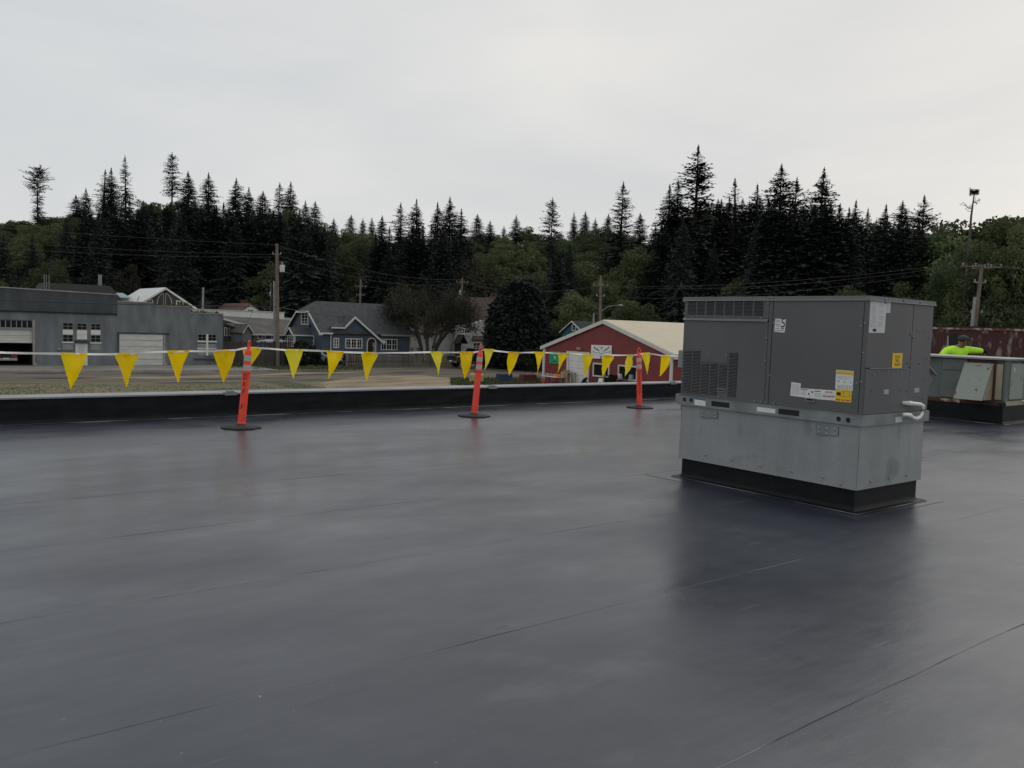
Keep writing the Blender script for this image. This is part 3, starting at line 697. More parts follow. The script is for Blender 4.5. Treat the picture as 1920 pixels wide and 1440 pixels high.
# cabinet
cfx, cry = cx + .024, cy + .024
FC = Face('X', cfx); FR = Face('Y', cry)
CY0, CY1, CX0, CX1 = cry, cy + LY - .024, cfx, cx + WX - .024
mb = MB(); mb.box(CX0, CX1, CY0, CY1, HR - .002, HT - .03); core = part('cabinet_core', mb, 'dark_gap', hv)
PT = .010
def fpanel(F, u0, u1, z0, z1, name, matk='cab_grey', d0=0.0, d1=PT):
    mb = MB(); F.box(mb, u0, u1, d0, d1, z0, z1)
    me = mb; o = part(name, me, matk, hv); 
    bv = o.modifiers.new('bevel', 'BEVEL'); bv.width = .003; bv.segments = 2; bv.limit_method = 'ANGLE'
    return o
def R5(x, y): return 1240 + x / 6, 520 + y / 6
def R6(x, y): return 1500 + x * .145833, 540 + y * .145833
ZT = HT - .034
uA = CY1; uB = FC.uv(1440.5, 640)[0]; uC = FC.uv(1447.8, 640)[0]; uD = FC.uv(1617.5, 650)[0]
zlip = FC.uv(1360, 599)[1]
g = .004
p_lt = fpanel(FC, uB + g, uA, zlip + .014, ZT, 'louver_panel')
p_ll = fpanel(FC, uB + g, uA, HR + .003, zlip - .012, 'access_panel')
p_po = fpanel(FC, uC + g, uB - g * .3, HR + .003, ZT, 'divider_post', 'cab_grey', 0, PT + .003)
p_rt = fpanel(FC, uD + g, uC - g * .3, HR + .003, ZT, 'service_panel')
p_co = fpanel(FC, CY0 - .012, uD - g * .3, HR + .003, ZT, 'corner_post', 'cab_grey', 0, PT)
mb = MB(); mb.slab([FC.P(uB + .005, .0, zlip + .016), FC.P(uA + .004, 0, zlip + .016), FC.P(uA + .004, .028, zlip - .004), FC.P(uB + .005, .028, zlip - .004)], .004)
FC.box(mb, uB + .005, uA + .004, .024, .028, zlip - .014, zlip - .006); part('drip_lip', mb, 'cab_light', hv)
# right-hand end
xs1 = FR.uv(*R6(1405, 950))[0]
zmid = FR.uv(*R6(1100, 1032))[1]; zmid2 = zmid
e_up = fpanel(FR, CX0 + .004, xs1 - g, zmid + g, ZT, 'end_panel')
e_lo = fpanel(FR, CX0 + .004, xs1 - g, HR + .003, zmid - g, 'lower_panel', 'cab_grey', 0, PT + .004)
e_rt = fpanel(FR, xs1 + g, CX1, HR + .003, ZT, 'end_panel')
mb = MB(); FR.box(mb, CX0 + .06, xs1 - .06, PT, PT + .012, zmid - .003, zmid + .004); part('panel_lip', mb, 'cab_light', hv)
mb = MB(); mb.box(CX1 - .002, CX1 + .004, CY0, CY1, HR, ZT); part('back_panel', mb, 'cab_grey', hv)
mb = MB(); mb.box(CX0, CX1, CY1 - .004, CY1 + .004, HR, ZT); part('side_panel', mb, 'cab_grey', hv)
mb = MB(); c0, c1, c2, c3 = cx + .004, cx + WX - .004, cy + .004, cy + LY - .004
mb.box(c0, c1, c2, c3, HT - .036, HT - .004); mb.slab([(c0, c2, HT), (c1, c2, HT), (c1, c3, HT), (c0, c3, HT)], .004)
cap = part('top_cover', mb, 'cab_edge', hv)
mb = MB(); FB2 = Face('X', c0); FB2.box(mb, c2 - .004, c3 + .002, 0, .006, HT - .042, HT - .034); FB3 = Face('Y', c2); FB3.box(mb, c0 - .004, c1 + .002, 0, .006, HT - .042, HT - .034)
part('cover_edge', mb, 'cab_light', cap)
for p in [(1443, 558), (1448, 558), (1627, 559)]: put_screw(FB2, *p, cap, .001, bolt_me, 'bolt')
for p in [(1100, 150), (1335, 163), (1550, 185)]: put_screw(FB3, *R6(*p), cap, .001, bolt_me, 'bolt')
# louvers: one slat mesh, each slat its own part
lmb = MB(); lmb.slab([(-.5, 0.0, .0030), (.5, 0.0, .0030), (.5, -.008, -.0022), (-.5, -.008, -.0022)], .0012)
lme = lmb.mesh('louver', 'cab_light')
def louver_col(F, pan, xa, xb, ya, yb, rows, d=PT):
    ua, _ = F.uv(*R5(xa, (ya + yb) / 2)); ub, _ = F.uv(*R5(xb, (ya + yb) / 2)); mid = (xa + xb) / 2
    z1 = F.uv(*R5(mid, ya))[1]; z0 = F.uv(*R5(mid, yb))[1]; w_ = abs(ub - ua)
    mb = MB(); F.box(mb, min(ua, ub), max(ua, ub), d, d + .0012, z0, z1); sl = part('slot', mb, 'dark_gap', pan)
    sh = np.array(SH[pan.name])
    for i in range(rows):
        z = z0 + (z1 - z0) * (i + .5) / rows
        o = link('louver', lme, pan, np.array(F.P((ua + ub) / 2, d + .0012, z)) - sh)
        o.rotation_euler = (0, 0, R(-90)); o.scale = (w_ * .99, 1, (z1 - z0) / rows / .0175)
for a, b in ((305, 395), (410, 495), (515, 598), (618, 705), (720, 810), (830, 918), (935, 1030), (1050, 1150)):
    k = (a - 305) / 745 * 14
    louver_col(FC, p_lt, a, b, 257 + k * .5, 418 + k, 11)
for a, b, y0_, y1_ in ((247, 338, 814, 1296), (350, 437, 816, 1304), (445, 535, 960, 1312), (548, 636, 962, 1324), (652, 742, 970, 1236), (760, 858, 842, 1346)):
    louver_col(FC, p_ll, a, b, y0_, y1_, max(6, round((y1_ - y0_) / 16.5)))
sticker(FC, [R5(450, 806), R5(757, 836), R5(752, 962), R5(446, 950)], 'cab_grey', p_ll, PT + .004, 'knockout_plate', .004)
def bracket(pxs, par_):
    a = [FC.uv(*p) for p in pxs]; u0, u1 = min(p[0] for p in a), max(p[0] for p in a); z0, z1 = min(p[1] for p in a), max(p[1] for p in a)
    mb = MB(); t_ = (z1 - z0) * .26
    FC.box(mb, u0, u1, PT, PT + .012, z0, z0 + t_); FC.box(mb, u0, u1, PT, PT + .012, z1 - t_, z1); FC.box(mb, u0, u0 + t_, PT, PT + .012, z0 + t_, z1 - t_); FC.box(mb, u1 - t_, u1, PT, PT + .012, z0 + t_, z1 - t_)
    FC.box(mb, u0 + t_, u1 - t_, PT, PT + .003, z0 + t_, z1 - t_, 1)
    part('pull_handle', mb, ['cab_light', 'dark_gap'], par_)
bracket([R5(640, 1250), R5(722, 1290)], p_ll); bracket([R5(1638, 1352), R5(1735, 1402)], p_rt)
for p in [(1215, 290), (1193, 683), (1175, 942), (1160, 1208), (1130, 1405), (1180, 1410)]: put_screw(FC, *R5(*p), p_po, PT + .003, bolt_me, 'bolt')
for p in [(1268, 518), (1228, 1105), (1270, 1420)]: put_screw(FC, *R5(*p), p_rt, PT, bolt_me, 'bolt')
for p in [(270, 275), (350, 445), (728, 455), (1130, 462), (268, 408)]: put_screw(FC, *R5(*p), p_lt, PT, bolt_me, 'bolt')
for p in [(277, 1305), (648, 1350), (1048, 1395), (1187, 497), (527, 858), (738, 875)]: put_screw(FC, *R5(*p), p_ll, PT, bolt_me, 'bolt')
for p in [(795, 492), (742, 1225)]: put_screw(FC, *R6(*p), p_rt, PT, bolt_me, 'bolt')
for p in [(850, 455), (822, 835), (795, 1210)]: put_screw(FC, *R6(*p), p_co, PT, bolt_me, 'bolt')
for p in [(1410, 592), (1375, 958), (1110, 1070), (990, 1070), (1225, 1068)]: put_screw(FR, *R6(*p), e_up if p[1] < 1000 else e_lo, PT + .002, bolt_me, 'bolt')
for p in [(1498, 540), (1600, 545), (1437, 635), (1648, 640), (1420, 898), (1624, 902), (1523, 970), (1392, 1165), (1600, 1162), (1578, 1420)]: put_screw(FR, *R6(*p), e_rt, PT, bolt_me, 'bolt')
for p in [(928, 1115), (1278, 1105), (910, 1318), (1265, 1303), (1358, 1318)]: put_screw(FR, *R6(*p), e_lo, PT + .004, bolt_me, 'bolt')
# stickers on the service panel
DS = PT + .0015
yR = np.array([0, -1, 0]); zU = np.array([0, 0, 1.0]); nX = np.array([-1, 0, 0]); xR = np.array([1.0, 0, 0]); nY = np.array([0, -1, 0])
def on(F, px, py, d): u, z = F.uv(px, py); return np.array(F.P(u, d, z))
s5 = sticker(FC, [R5(1290, 465), R5(1410, 470), R5(1394, 622), R5(1278, 612)], 'label_white', p_rt, DS)
lettering('5', .045, on(FC, *R5(1378, 513), DS + .001), yR, zU, nX, 'ink', s5, .088)
for y_ in (556, 576): sticker(FC, [R5(1358, y_ - 5), R5(1388, y_ - 4), R5(1386, y_ + 6), R5(1356, y_ + 5)], 'ink', s5, DS + .001, 'print', .0006)
for (x0_, x1_, y_) in ((1300, 1345, 482), (1300, 1342, 500), (1290, 1350, 528), (1298, 1340, 547), (1292, 1338, 573), (1284, 1385, 597)):
    sticker(FC, [R5(x0_, y_ - 5), R5(x1_, y_ - 4), R5(x1_, y_ + 6), R5(x0_, y_ + 5)], 'label_grey', s5, DS + .001, 'print', .0006)
def RZ(x, y): return 1460 + x / 10.667, 660 + y / 10.667
wl = sticker(FC, [RZ(268, 600), RZ(458, 628), RZ(448, 722), RZ(1165, 770), RZ(1150, 972), RZ(800, 945), RZ(245, 872)], 'label_white', p_rt, DS, label='white warning label strip with red headings')
for i, (a, b, c, d) in enumerate(((455, 735, 590, 752), (722, 772, 858, 785), (945, 790, 1090, 800), (885, 868, 1135, 885))):
    sticker(FC, [RZ(a, b), RZ(c, d - 5), RZ(c, d + 12), RZ(a, b + 18)], 'label_red', wl, DS + .001, 'print', .0006)
for i in range(9):
    y_ = 640 + i * 24; sticker(FC, [RZ(285, y_), RZ(430, y_ + 16), RZ(430, y_ + 22), RZ(285, y_ + 6)], 'label_grey', wl, DS + .001, 'print', .0005)
for i in range(4):
    y_ = 800 + i * 22; sticker(FC, [RZ(470, y_ - 20), RZ(560, y_ - 12), RZ(560, y_ - 6), RZ(470, y_ - 14)], 'label_grey', wl, DS + .001, 'print', .0005)
    sticker(FC, [RZ(730, y_ + 20), RZ(860, y_ + 30), RZ(860, y_ + 36), RZ(730, y_ + 26)], 'label_grey', wl, DS + .001, 'print', .0005)
    if i != 1: sticker(FC, [RZ(900, y_ + 32), RZ(1120, y_ + 48), RZ(1120, y_ + 53), RZ(900, y_ + 37)], 'label_red' if i == 3 else 'label_grey', wl, DS + .001, 'print', .0005)
for (a, b, s_) in ((685, 800, 24), (620, 838, 22), (638, 884, 12)):
    sticker(FC, [RZ(a - s_, b - s_ * .3), RZ(a, b - s_), RZ(a + s_ * .8, b + s_ * .2), RZ(a - s_ * .1, b + s_)], 'ink', wl, DS + .001, 'print', .0006)
yl = sticker(FC, [RZ(1165, 355), RZ(1520, 382), RZ(1492, 772), RZ(1145, 738)], 'label_white', p_rt, DS + .0012, label='white instruction label with yellow caution header')
sticker(FC, [RZ(1172, 362), RZ(1514, 390), RZ(1506, 468), RZ(1168, 440)], 'label_yellow', yl, DS + .0022, 'print', .0006)
for (a, c) in ((1200, 1290), (1305, 1355), (1370, 1480)): sticker(FC, [RZ(a, 402 + (a - 1200) * .08), RZ(c, 402 + (c - 1200) * .08), RZ(c - 2, 424 + (c - 1200) * .08), RZ(a - 2, 424 + (a - 1200) * .08)], 'label_grey', yl, DS + .003, 'print', .0005)
for i in range(3): sticker(FC, [RZ(1190, 480 + i * 22), RZ(1490 - i * 30, 500 + i * 22), RZ(1490 - i * 30, 506 + i * 22), RZ(1190, 487 + i * 22)], 'label_grey', yl, DS + .0022, 'print', .0005)
for (a, b, s_) in ((1210, 580, 26), (1330, 600, 18), (1450, 610, 16)): sticker(FC, [RZ(a - s_, b), RZ(a, b - s_), RZ(a + s_, b), RZ(a, b + s_)], 'label_grey', yl, DS + .0022, 'print', .0005)
for i in range(9): sticker(FC, [RZ(1195 + i * 33, 655 + i * 2), RZ(1207 + i * 33, 656 + i * 2), RZ(1203 + i * 33, 735 + i * 3), RZ(1190 + i * 33, 734 + i * 3)], 'label_grey', yl, DS + .0022, 'print', .0005)
y2 = sticker(FC, [RZ(1160, 740), RZ(1482, 772), RZ(1465, 1015), RZ(1142, 985)], 'label_yellow', p_rt, DS + .0012, label='yellow caution label below the white instruction label')
sticker(FC, [RZ(1180, 800), RZ(1260, 806), RZ(1254, 872), RZ(1172, 862)], 'ink', y2, DS + .0022, 'print', .0006)
for (a, b, c, d) in ((1310, 782, 1430, 792), (1270, 882, 1420, 894), (1440, 880, 1470, 884)): sticker(FC, [RZ(a, b), RZ(c, d), RZ(c, d + 7), RZ(a, b + 7)], 'label_red', y2, DS + .0022, 'print', .0006)
for (a, b, c, d) in ((1308, 784, 1314, 880), (1430, 794, 1436, 905)): sticker(FC, [RZ(a, b), RZ(c, b), RZ(c - 4, d), RZ(a - 4, d)], 'label_red', y2, DS + .0022, 'print', .0006)
for (a, c) in ((1165, 1255), (1285, 1330), (1350, 1440)): sticker(FC, [RZ(a, 938 + (a - 1165) * .09), RZ(c, 938 + (c - 1165) * .09), RZ(c - 2, 962 + (c - 1165) * .09), RZ(a - 2, 962 + (a - 1165) * .09)], 'label_red', y2, DS + .003, 'print', .0005)
# stickers on the end
dl = sticker(FR, [R6(893, 166), R6(1152, 182), R6(1143, 322), R6(1090, 318), R6(1072, 578), R6(868, 575)], 'paper', e_up, DS, label='white wiring diagram sheet with a black mark in the corner')
bx = sticker(FR, [R6(920, 522), R6(966, 526), R6(964, 561), R6(918, 558)], 'ink', dl, DS + .001, 'print', .0006)
for i in range(16):
    y_ = 195 + i * 20; sticker(FR, [R6(905 - i, y_), R6(968 - i, y_ + 3), R6(968 - i, y_ + 8), R6(905 - i, y_ + 5)], 'label_grey', dl, DS + .001, 'print', .0005)
    if i % 4 != 3: sticker(FR, [R6(1005 - i, y_ + 4), R6(1062 - i, y_ + 7), R6(1062 - i, y_ + 13), R6(1005 - i, y_ + 10)], 'label_grey', dl, DS + .001, 'print', .0005)
for i in range(5): sticker(FR, [R6(1095, 200 + i * 22), R6(1130, 203 + i * 22), R6(1130, 210 + i * 22), R6(1095, 207 + i * 22)], 'label_grey', dl, DS + .001, 'print', .0005)
put_screw(FR, *R6(1080, 188), dl, DS, bolt_me, 'bolt')
dn = sticker(FR, [R6(1175, 838), R6(1305, 836), R6(1290, 1030), R6(1166, 1024)], 'label_yellow', e_up, DS + .001, label='yellow notice reading do not truck this end')
for i, tx in enumerate(('DO NOT', 'TRUCK', 'THIS END')):
    lettering(tx, (.098, .08, .102)[i], on(FR, *R6(1238 - i * 4, 884 + i * 50), DS + .003), xR, zU, nY, 'ink', dn, .028)
sticker(FR, [R6(1060, 1305), R6(1122, 1302), R6(1117, 1364), R6(1056, 1365)], 'label_grey', e_lo, PT + .0055)
sticker(FR, [R6(1458, 1286), R6(1520, 1283), R6(1516, 1340), R6(1454, 1342)], 'label_grey', e_rt, DS)
# condensate trap
path = []
for (a, b, d) in ((1598, 126, .0), (1612, 124, .045), (1640, 127, .07), (1668, 131, .075), (1682, 140, .075), (1686, 160, .075), (1680, 190, .075), (1664, 215, .075), (1640, 226, .075), (1615, 218, .075), (1598, 203, .075), (1580, 199, .07), (1562, 200, .06)):
    path.append(on(FR, *R7(a, b), PT + d))
mb = MB(); mb.tube(path, .019, 12); trap = part('condensate_pipe', mb, 'pvc', hv, 'all')
for i in (1, 4, 10):
    d_ = path[i + 1] - path[i]; mb = MB(); mb.tube([path[i] - d_ * .15, path[i] + d_ * .35], .0225, 12); part('pipe_coupling', mb, 'pvc', trap, 40)
# fresh-air hood on the far side
FH = Face('Y', cy + .10); mb = MB()
hz1, hz2, hz3 = FR.uv(1748, 682)[1], FR.uv(1752, 700)[1], FR.uv(1740, 758)[1]
hp = [(CX1 + .004, hz1 + .02), (CX1 + .26, hz2 - .02), (CX1 + .26, hz2 - .06), (CX1 + .03, hz3), (CX1 + .004, hz3)]
k = len(hp); vs = [(a, cy + .1, z) for a, z in hp] + [(a, cy + LY - .3, z) for a, z in hp]
mb.add(vs, [tuple(range(k)), tuple(range(2 * k - 1, k - 1, -1))] + [(i, i + k, (i + 1) % k + k, (i + 1) % k) for i in range(k)])
part('air_hood', mb, 'cab_grey', hv)
mb = MB(); mb.tube([(CX1 + .28, cy + .085, hz2 - .02), (CX1 + .004, cy + .085, hz1 + .03)], .012, 6); part('hood_edge', mb, 'cab_edge', hv)
# disconnect box and conduit on the street side end
FL = cy + LY - .02
pb = onx(1277, 656, cx + .10); pb2 = onx(1277, 690, cx + .10)
mb = MB(); mb.box(cx + .06, cx + .26, FL, FL + .10, pb2[2], pb[2]); ob = part('disconnect_box', mb, 'conduit', hv); bv = ob.modifiers.new('bevel', 'BEVEL'); bv.width = .012; bv.segments = 2
mb = MB(); xx = cx + .12; yy = cy + LY + .015
mb.tube([(xx, yy, HS + .06), (xx, yy, HS - .10), (xx, yy - .01, HS - .20), (xx, yy - .05, HS - .26), (xx, yy - .09, HS - .28)], .026, 10); mb.tube([(xx, yy, HS - .06), (xx, yy, HS - .0)], .034, 10)
part('conduit', mb, 'conduit', hv, 40)
mb = MB(); mb.box(cx + .02, cx + .2, cy + LY + .002, cy + LY + .05, HS + .01, HS + .11); part('conduit_bracket', mb, 'galv_rail', hv)

# ================================================================== old green unit behind
ux, uy0, uy1, ux1 = 17.40, 6.90, 9.6, 19.0
FU = Face('X', ux); FUR = Face('Y', uy0)
c2t = thing('roof_curb', 'black membrane curb under the old green unit', 'roof curb', (18.2, 8.2, 0))
mb = MB(); mb.box(ux, ux1, uy0 - .02, uy1, .004, .36); prof = [(-.07, .006), (0, .06)]
vs = []
for d, z in prof: vs += [(ux + d, uy0 - .02 + d, z), (ux1 - d, uy0 - .02 + d, z), (ux1 - d, uy1 - d, z), (ux + d, uy1 - d, z)]
mb.add(vs, [(j, (j + 1) % 4, 4 + (j + 1) % 4, 4 + j) for j in range(4)])
part('wrap', mb, 'curb_membrane', c2t)
mb = MB(); mb.tube([(ux - .07, uy1, .012), (ux - .07, uy0 - .09, .012), (ux1, uy0 - .09, .012)], .009, 5); part('sealant_bead', mb, 'bead', c2t)
u2 = thing('old_rooftop_unit', 'weathered pale green rooftop unit with rusty sloping hood, beyond the grey unit', 'air conditioner', (18.2, 8.2, .36))
mb = MB(); mb.box(ux + .02, ux1, uy0 + .01, uy1, .36, .43); part('base_rail', mb, 'rust_dark', u2)
a0 = FU.rect(1763, 750, 1800, 759); mb = MB(); FU.box(mb, a0[0], a0[1], -.02, .012, .362, .42); part('rail_patch', mb, 'old_rust', u2)
for p in [(1874, 765), (1882, 766)]:
    u, z = FU.uv(*p); mb = MB(); FU.poly(mb, [(u + .03 * math.cos(i * math.pi / 6), .395 + .028 * math.sin(i * math.pi / 6)) for i in range(12)], .004, .03); part('lifting_hole', mb, 'dark_gap', u2)
ZC0, ZC1 = .43, 1.235
mb = MB(); mb.box(ux + .04, ux1 - .02, uy0 + .03, uy1 - .02, ZC0, ZC1); part('cabinet_core', mb, 'old_green', u2)
def upan(F, xa, xb, z0, z1, name, mk_, d0=-.04, d1=0.0, y=700):
    ua, ub = F.uv(xa, y)[0], F.uv(xb, y)[0]; mb = MB(); F.box(mb, min(ua, ub), max(ua, ub), d0, d1, z0, z1)
    o = part(name, mb, mk_, u2); bv = o.modifiers.new('bevel', 'BEVEL'); bv.width = .006; return o
zs = FU.uv(1785, 694)[1]
upan(FU, 1766, 1812, zs + .004, ZC1, 'side_panel', 'old_green', d1=-.002); upan(FU, 1764, 1812, ZC0 + .02, zs - .004, 'side_panel', 'old_green', d1=.002)
upan(FU, 1814, 1866, ZC1 - .07, ZC1 - .01, 'rust_strip', 'rust_dark', d1=-.004)
upan(FU, 1812.5, 1865, ZC0 + .02, ZC1 - .08, 'filter_panel', 'old_green', d1=-.012)
upan(FU, 1863, 1868, ZC0 + .03, ZC1 - .03, 'rust_strip', 'rust_dark', d1=.006)
upan(FU, 1868.5, 1880.5, FU.uv(1874, 750)[1], FU.uv(1874, 683)[1], 'trim_panel', 'old_cream', d1=.02)
upan(FU, 1882, 1887, ZC0 + .02, ZC1, 'corner_post', 'old_green', d1=.0)
# hood
ha, hb = FU.uv(1810, 681)[0], FU.uv(1864, 684)[0]; zt_, zb_ = FU.uv(1838, 681)[1], FU.uv(1838, 745)[1] - .04
out_ = .42
mb = MB(); A_, B_ = max(ha, hb), min(ha, hb)
mb.slab([(ux - .02, A_, zt_), (ux - .02, B_, zt_), (ux - out_, B_, zb_), (ux - out_, A_, zb_)], .008)
ob = part('intake_hood', mb, 'old_pale', u2, label='pale green sloping intake hood with rust spots'); bv = ob.modifiers.new('bevel', 'BEVEL'); bv.width = .03; bv.segments = 3; bv.affect = 'VERTICES'
mb = MB(); mb.slab([(ux - .005, B_ + .004, zt_ - .012), (ux - .005, B_ + .004, zb_ + .01), (ux - out_ + .02, B_ + .004, zb_ + .01)], .004); part('hood_cheek', mb, 'old_cream', u2)
mb = MB(); mb.slab([(ux - .005, A_ - .004, zt_ - .012), (ux - .005, A_ - .004, zb_ + .01), (ux - out_ + .02, A_ - .004, zb_ + .01)], .004); part('hood_cheek', mb, 'old_pale', u2)
# end facing the right
ua = FUR.uv(1893, 720)[0]; ub = FUR.uv(1917, 720)[0]
mb = MB(); FUR.box(mb, ux + .03, ua - .01, -.03, .0, ZC0 + .02, ZC1); part('corner_post', mb, 'old_green', u2)
mb = MB(); FUR.box(mb, ua, ub, -.03, .012, ZC0 + .06, ZC1 - .05); part('end_panel', mb, 'old_pale', u2)
mb = MB(); FUR.box(mb, ub + .01, ux1 - .03, -.03, .005, ZC0 + .06, ZC1 - .02); part('end_panel', mb, 'old_green', u2)
mb = MB(); FUR.box(mb, ux + .12, ux1 - .02, -.02, .02, .365, .45); part('rail_panel', mb, 'old_cream', u2)
mb = MB(); p = on(FUR, 1916, 752, .02); mb.tube([p + (0, .02, 0), p + (0, -.06, 0), p + (.05, -.08, -.02), p + (.09, -.08, -.08)], .022, 8); part('drain_pipe', mb, 'pvc', u2)
mb = MB(); p = on(FUR, 1901, 692, .014); mb.box(p[0] - .03, p[0] + .02, p[1] - .003, p[1], p[2] - .05, p[2] + .03); part('tape_patch', mb, 'paper', u2)
mb = MB(); mb.slab([(ux - .06, uy0 - .05, 1.285), (ux1 + .1, uy0 - .05, 1.285), (ux1 + .1, uy1, 1.285), (ux - .06, uy1, 1.285)], .035); part('top_cover', mb, 'cab_light', u2)
for p in [(1790, 714), (1772, 700), (1786, 732)]:
    put_screw(FU, *p, u2, .003, bolt_me, 'bolt')

# ------------------------------------------------------------------ worker behind the green unit
def skin(name, pts, edges, rad, matk, parent, sub=2):
    me = bpy.data.meshes.new(name); me.from_pydata([tuple(p) for p in pts], edges, []); me.update()
    o = bpy.data.objects.new(name, me); COL.objects.link(o)
    sk = o.modifiers.new('skin', 'SKIN'); sk.use_smooth_shade = True
    me.skin_vertices[0].data[0].use_root = True
    for i, r_ in enumerate(rad): me.skin_vertices[0].data[i].radius = (r_, r_) if np.isscalar(r_) else r_
    ss = o.modifiers.new('subdivision', 'SUBSURF'); ss.levels = sub; ss.render_levels = sub
    bpy.context.view_layer.update()
    m2 = bpy.data.meshes.new_from_object(o.evaluated_get(bpy.context.evaluated_depsgraph_get()))
    bpy.data.objects.remove(o); bpy.data.meshes.remove(me)
    m2.name = name; m2.materials.clear(); m2.materials.append(M[matk])
    m2.polygons.foreach_set('use_smooth', [True] * len(m2.polygons))
    return link(name, m2, parent)
pw = atv(1797, 660, 19.6); pw[2] = .015
man = thing('person', 'worker in yellow green long sleeved top, black cap and gloves, behind the old unit', 'person', pw, rot=(0, 0, -YAW))
body_p = [(-.02, .05, .90), (-.02, .05, 1.05), (0, .04, 1.22), (.0, .03, 1.40), (.05, -.04, 1.47), (.065, -.08, 1.545), (.055, -.07, 1.625),
          (-.11, .05, .88), (-.12, .03, .48), (-.12, .06, .09), (-.11, -.10, .05), (.08, .05, .88), (.09, .02, .48), (.09, .05, .09), (.10, -.11, .05),
          (-.21, .03, 1.375), (-.42, -.04, 1.22), (-.26, -.22, 1.14), (.20, .01, 1.37), (.38, -.10, 1.365), (.50, -.16, 1.355)]
body_e = [(0, 1), (1, 2), (2, 3), (3, 4), (4, 5), (5, 6), (0, 7), (7, 8), (8, 9), (9, 10), (0, 11), (11, 12), (12, 13), (13, 14), (3, 15), (15, 16), (16, 17), (3, 18), (18, 19), (19, 20)]
body_r = [.10, .09, .09, .07, .06, (.080, .092), (.075, .09), .085, .06, .045, .035, .085, .06, .045, .035, .06, .045, .035, .06, .045, .035]
skin('body', body_p, body_e, body_r, 'skin', man)
sh_i = [0, 1, 2, 3, 15, 16, 17, 18, 19, 20]
mapi = {a: i for i, a in enumerate(sh_i)}
skin('shirt', [body_p[i] for i in sh_i], [(mapi[a], mapi[b]) for a, b in body_e if a in mapi and b in mapi], [.18, .18, .19, .125, .105, .082, .06, .10, .078, .056], 'hivis', man)
tr_i = [0, 7, 8, 9, 11, 12, 13]; mapi = {a: i for i, a in enumerate(tr_i)}
skin('trousers', [body_p[i] for i in tr_i], [(mapi[a], mapi[b]) for a, b in body_e if a in mapi and b in mapi], [.165, .11, .085, .075, .11, .085, .075], 'jeans', man)
for s_ in (10, 14):
    p = body_p[s_]; mb = MB(); mb.ball((p[0], p[1] + .06, .055), (.055, .15, .055), 12, 8); link('boot', mb.mesh('boot', 'rubber', 'all'), man)
mb = MB(); mb.ball((.057, -.07, 1.630), (.118, .124, .085), 18, 10)
mb.slab([(.115, -.16, 1.625), (.225, -.145, 1.600), (.25, -.07, 1.596), (.225, .005, 1.600), (.115, .02, 1.625)], .014)
link('cap', mb.mesh('cap', 'cap_black', 40), man)
for nm, c_, r_ in (('nose', (.161, -.085, 1.548), (.026, .018, .026)), ('ear', (.06, -.175, 1.560), (.022, .016, .034)), ('eye', (.145, -.12, 1.570), (.012, .010, .008)), ('mouth', (.139, -.095, 1.510), (.020, .022, .008))):
    mb = MB(); mb.ball(c_, r_, 8, 6); link(nm, mb.mesh(nm, 'skin', 'all'), man)
for (wx, wy, wz, dx, dy, dz) in ((.50, -.16, 1.355, .85, -.40, -.30), (-.26, -.22, 1.14, .75, -.6, -.15)):
    d_ = np.array([dx, dy, dz]); d_ /= np.linalg.norm(d_); sd_ = np.cross(d_, [0, 0, 1.0]); sd_ /= np.linalg.norm(sd_)
    W = np.array([wx, wy, wz]); pp = [W, W + d_ * .07]; ee = [(0, 1)]; rr = [.048, (.056, .036)]
    for fi, (off, ln) in enumerate(((-.033, .075), (-.011, .09), (.011, .085), (.033, .065))):
        b0 = len(pp); pp += [W + d_ * .095 + sd_ * off, W + d_ * (.095 + ln * .55) + sd_ * off * 1.1 + np.array([0, 0, -.008]), W + d_ * (.095 + ln) + sd_ * off * 1.1 + np.array([0, 0, -.035])]
        ee += [(1, b0), (b0, b0 + 1), (b0 + 1, b0 + 2)]; rr += [.015, .013, .012]
    b0 = len(pp); pp += [W + d_ * .05 + sd_ * -.055, W + d_ * .085 + sd_ * -.075 + np.array([0, 0, -.015])]; ee += [(0, b0), (b0, b0 + 1)]; rr += [.016, .013]
    skin('glove', pp, ee, rr, 'glove', man, 1)

# ================================================================== ground, street
GX0, GX1, GY0, GY1, ST = -260, 520, 12, 560, 6.5
mb = MB(); nx_ = int((GX1 - GX0) / ST); ny_ = int((GY1 - GY0) / ST); vs = []
for j in range(ny_ + 1):
    for i in range(nx_ + 1):
        x = GX0 + ST * i; y = GY0 + ST * j; vs.append((x, y, ground_z(x, y)))
mb.add(vs, [(j * (nx_ + 1) + i, j * (nx_ + 1) + i + 1, (j + 1) * (nx_ + 1) + i + 1, (j + 1) * (nx_ + 1) + i) for j in range(ny_) for i in range(nx_)])
mb.add([(-2500, -2500, -3.6), (2500, -2500, -3.6), (2500, 2500, -3.6), (-2500, 2500, -3.6)], [(0, 1, 2, 3)])
gr = struct('ground', mb, 'hill', True)
def strip(name, near, far, matk, eps, n=60, m_=4):
    xs = np.linspace(max(near[0][0], far[0][0]), min(near[-1][0], far[-1][0]), n); mb = MB(); vs = []
    for x in xs:
        a = np.interp(x, [p[0] for p in near], [p[1] for p in near]); b = np.interp(x, [p[0] for p in far], [p[1] for p in far])
        for j in range(m_ + 1):
            y = a + (b - a) * j / m_; vs.append((x, y, ground_z(x, y) + eps))
    mb.add(vs, [(i * (m_ + 1) + j, (i + 1) * (m_ + 1) + j, (i + 1) * (m_ + 1) + j + 1, i * (m_ + 1) + j + 1) for i in range(n - 1) for j in range(m_)])
    return struct(name, mb, matk)
YG = onz(250, 688, -3.2)[1]
far_e = [(-60, 83), (8, 73.4), (36, 69.4), (60, 66.5), (140, 57)]
near_e = [(-60, 73), (8, 63.6), (36, 58.2), (60, 54.5), (140, 44)]
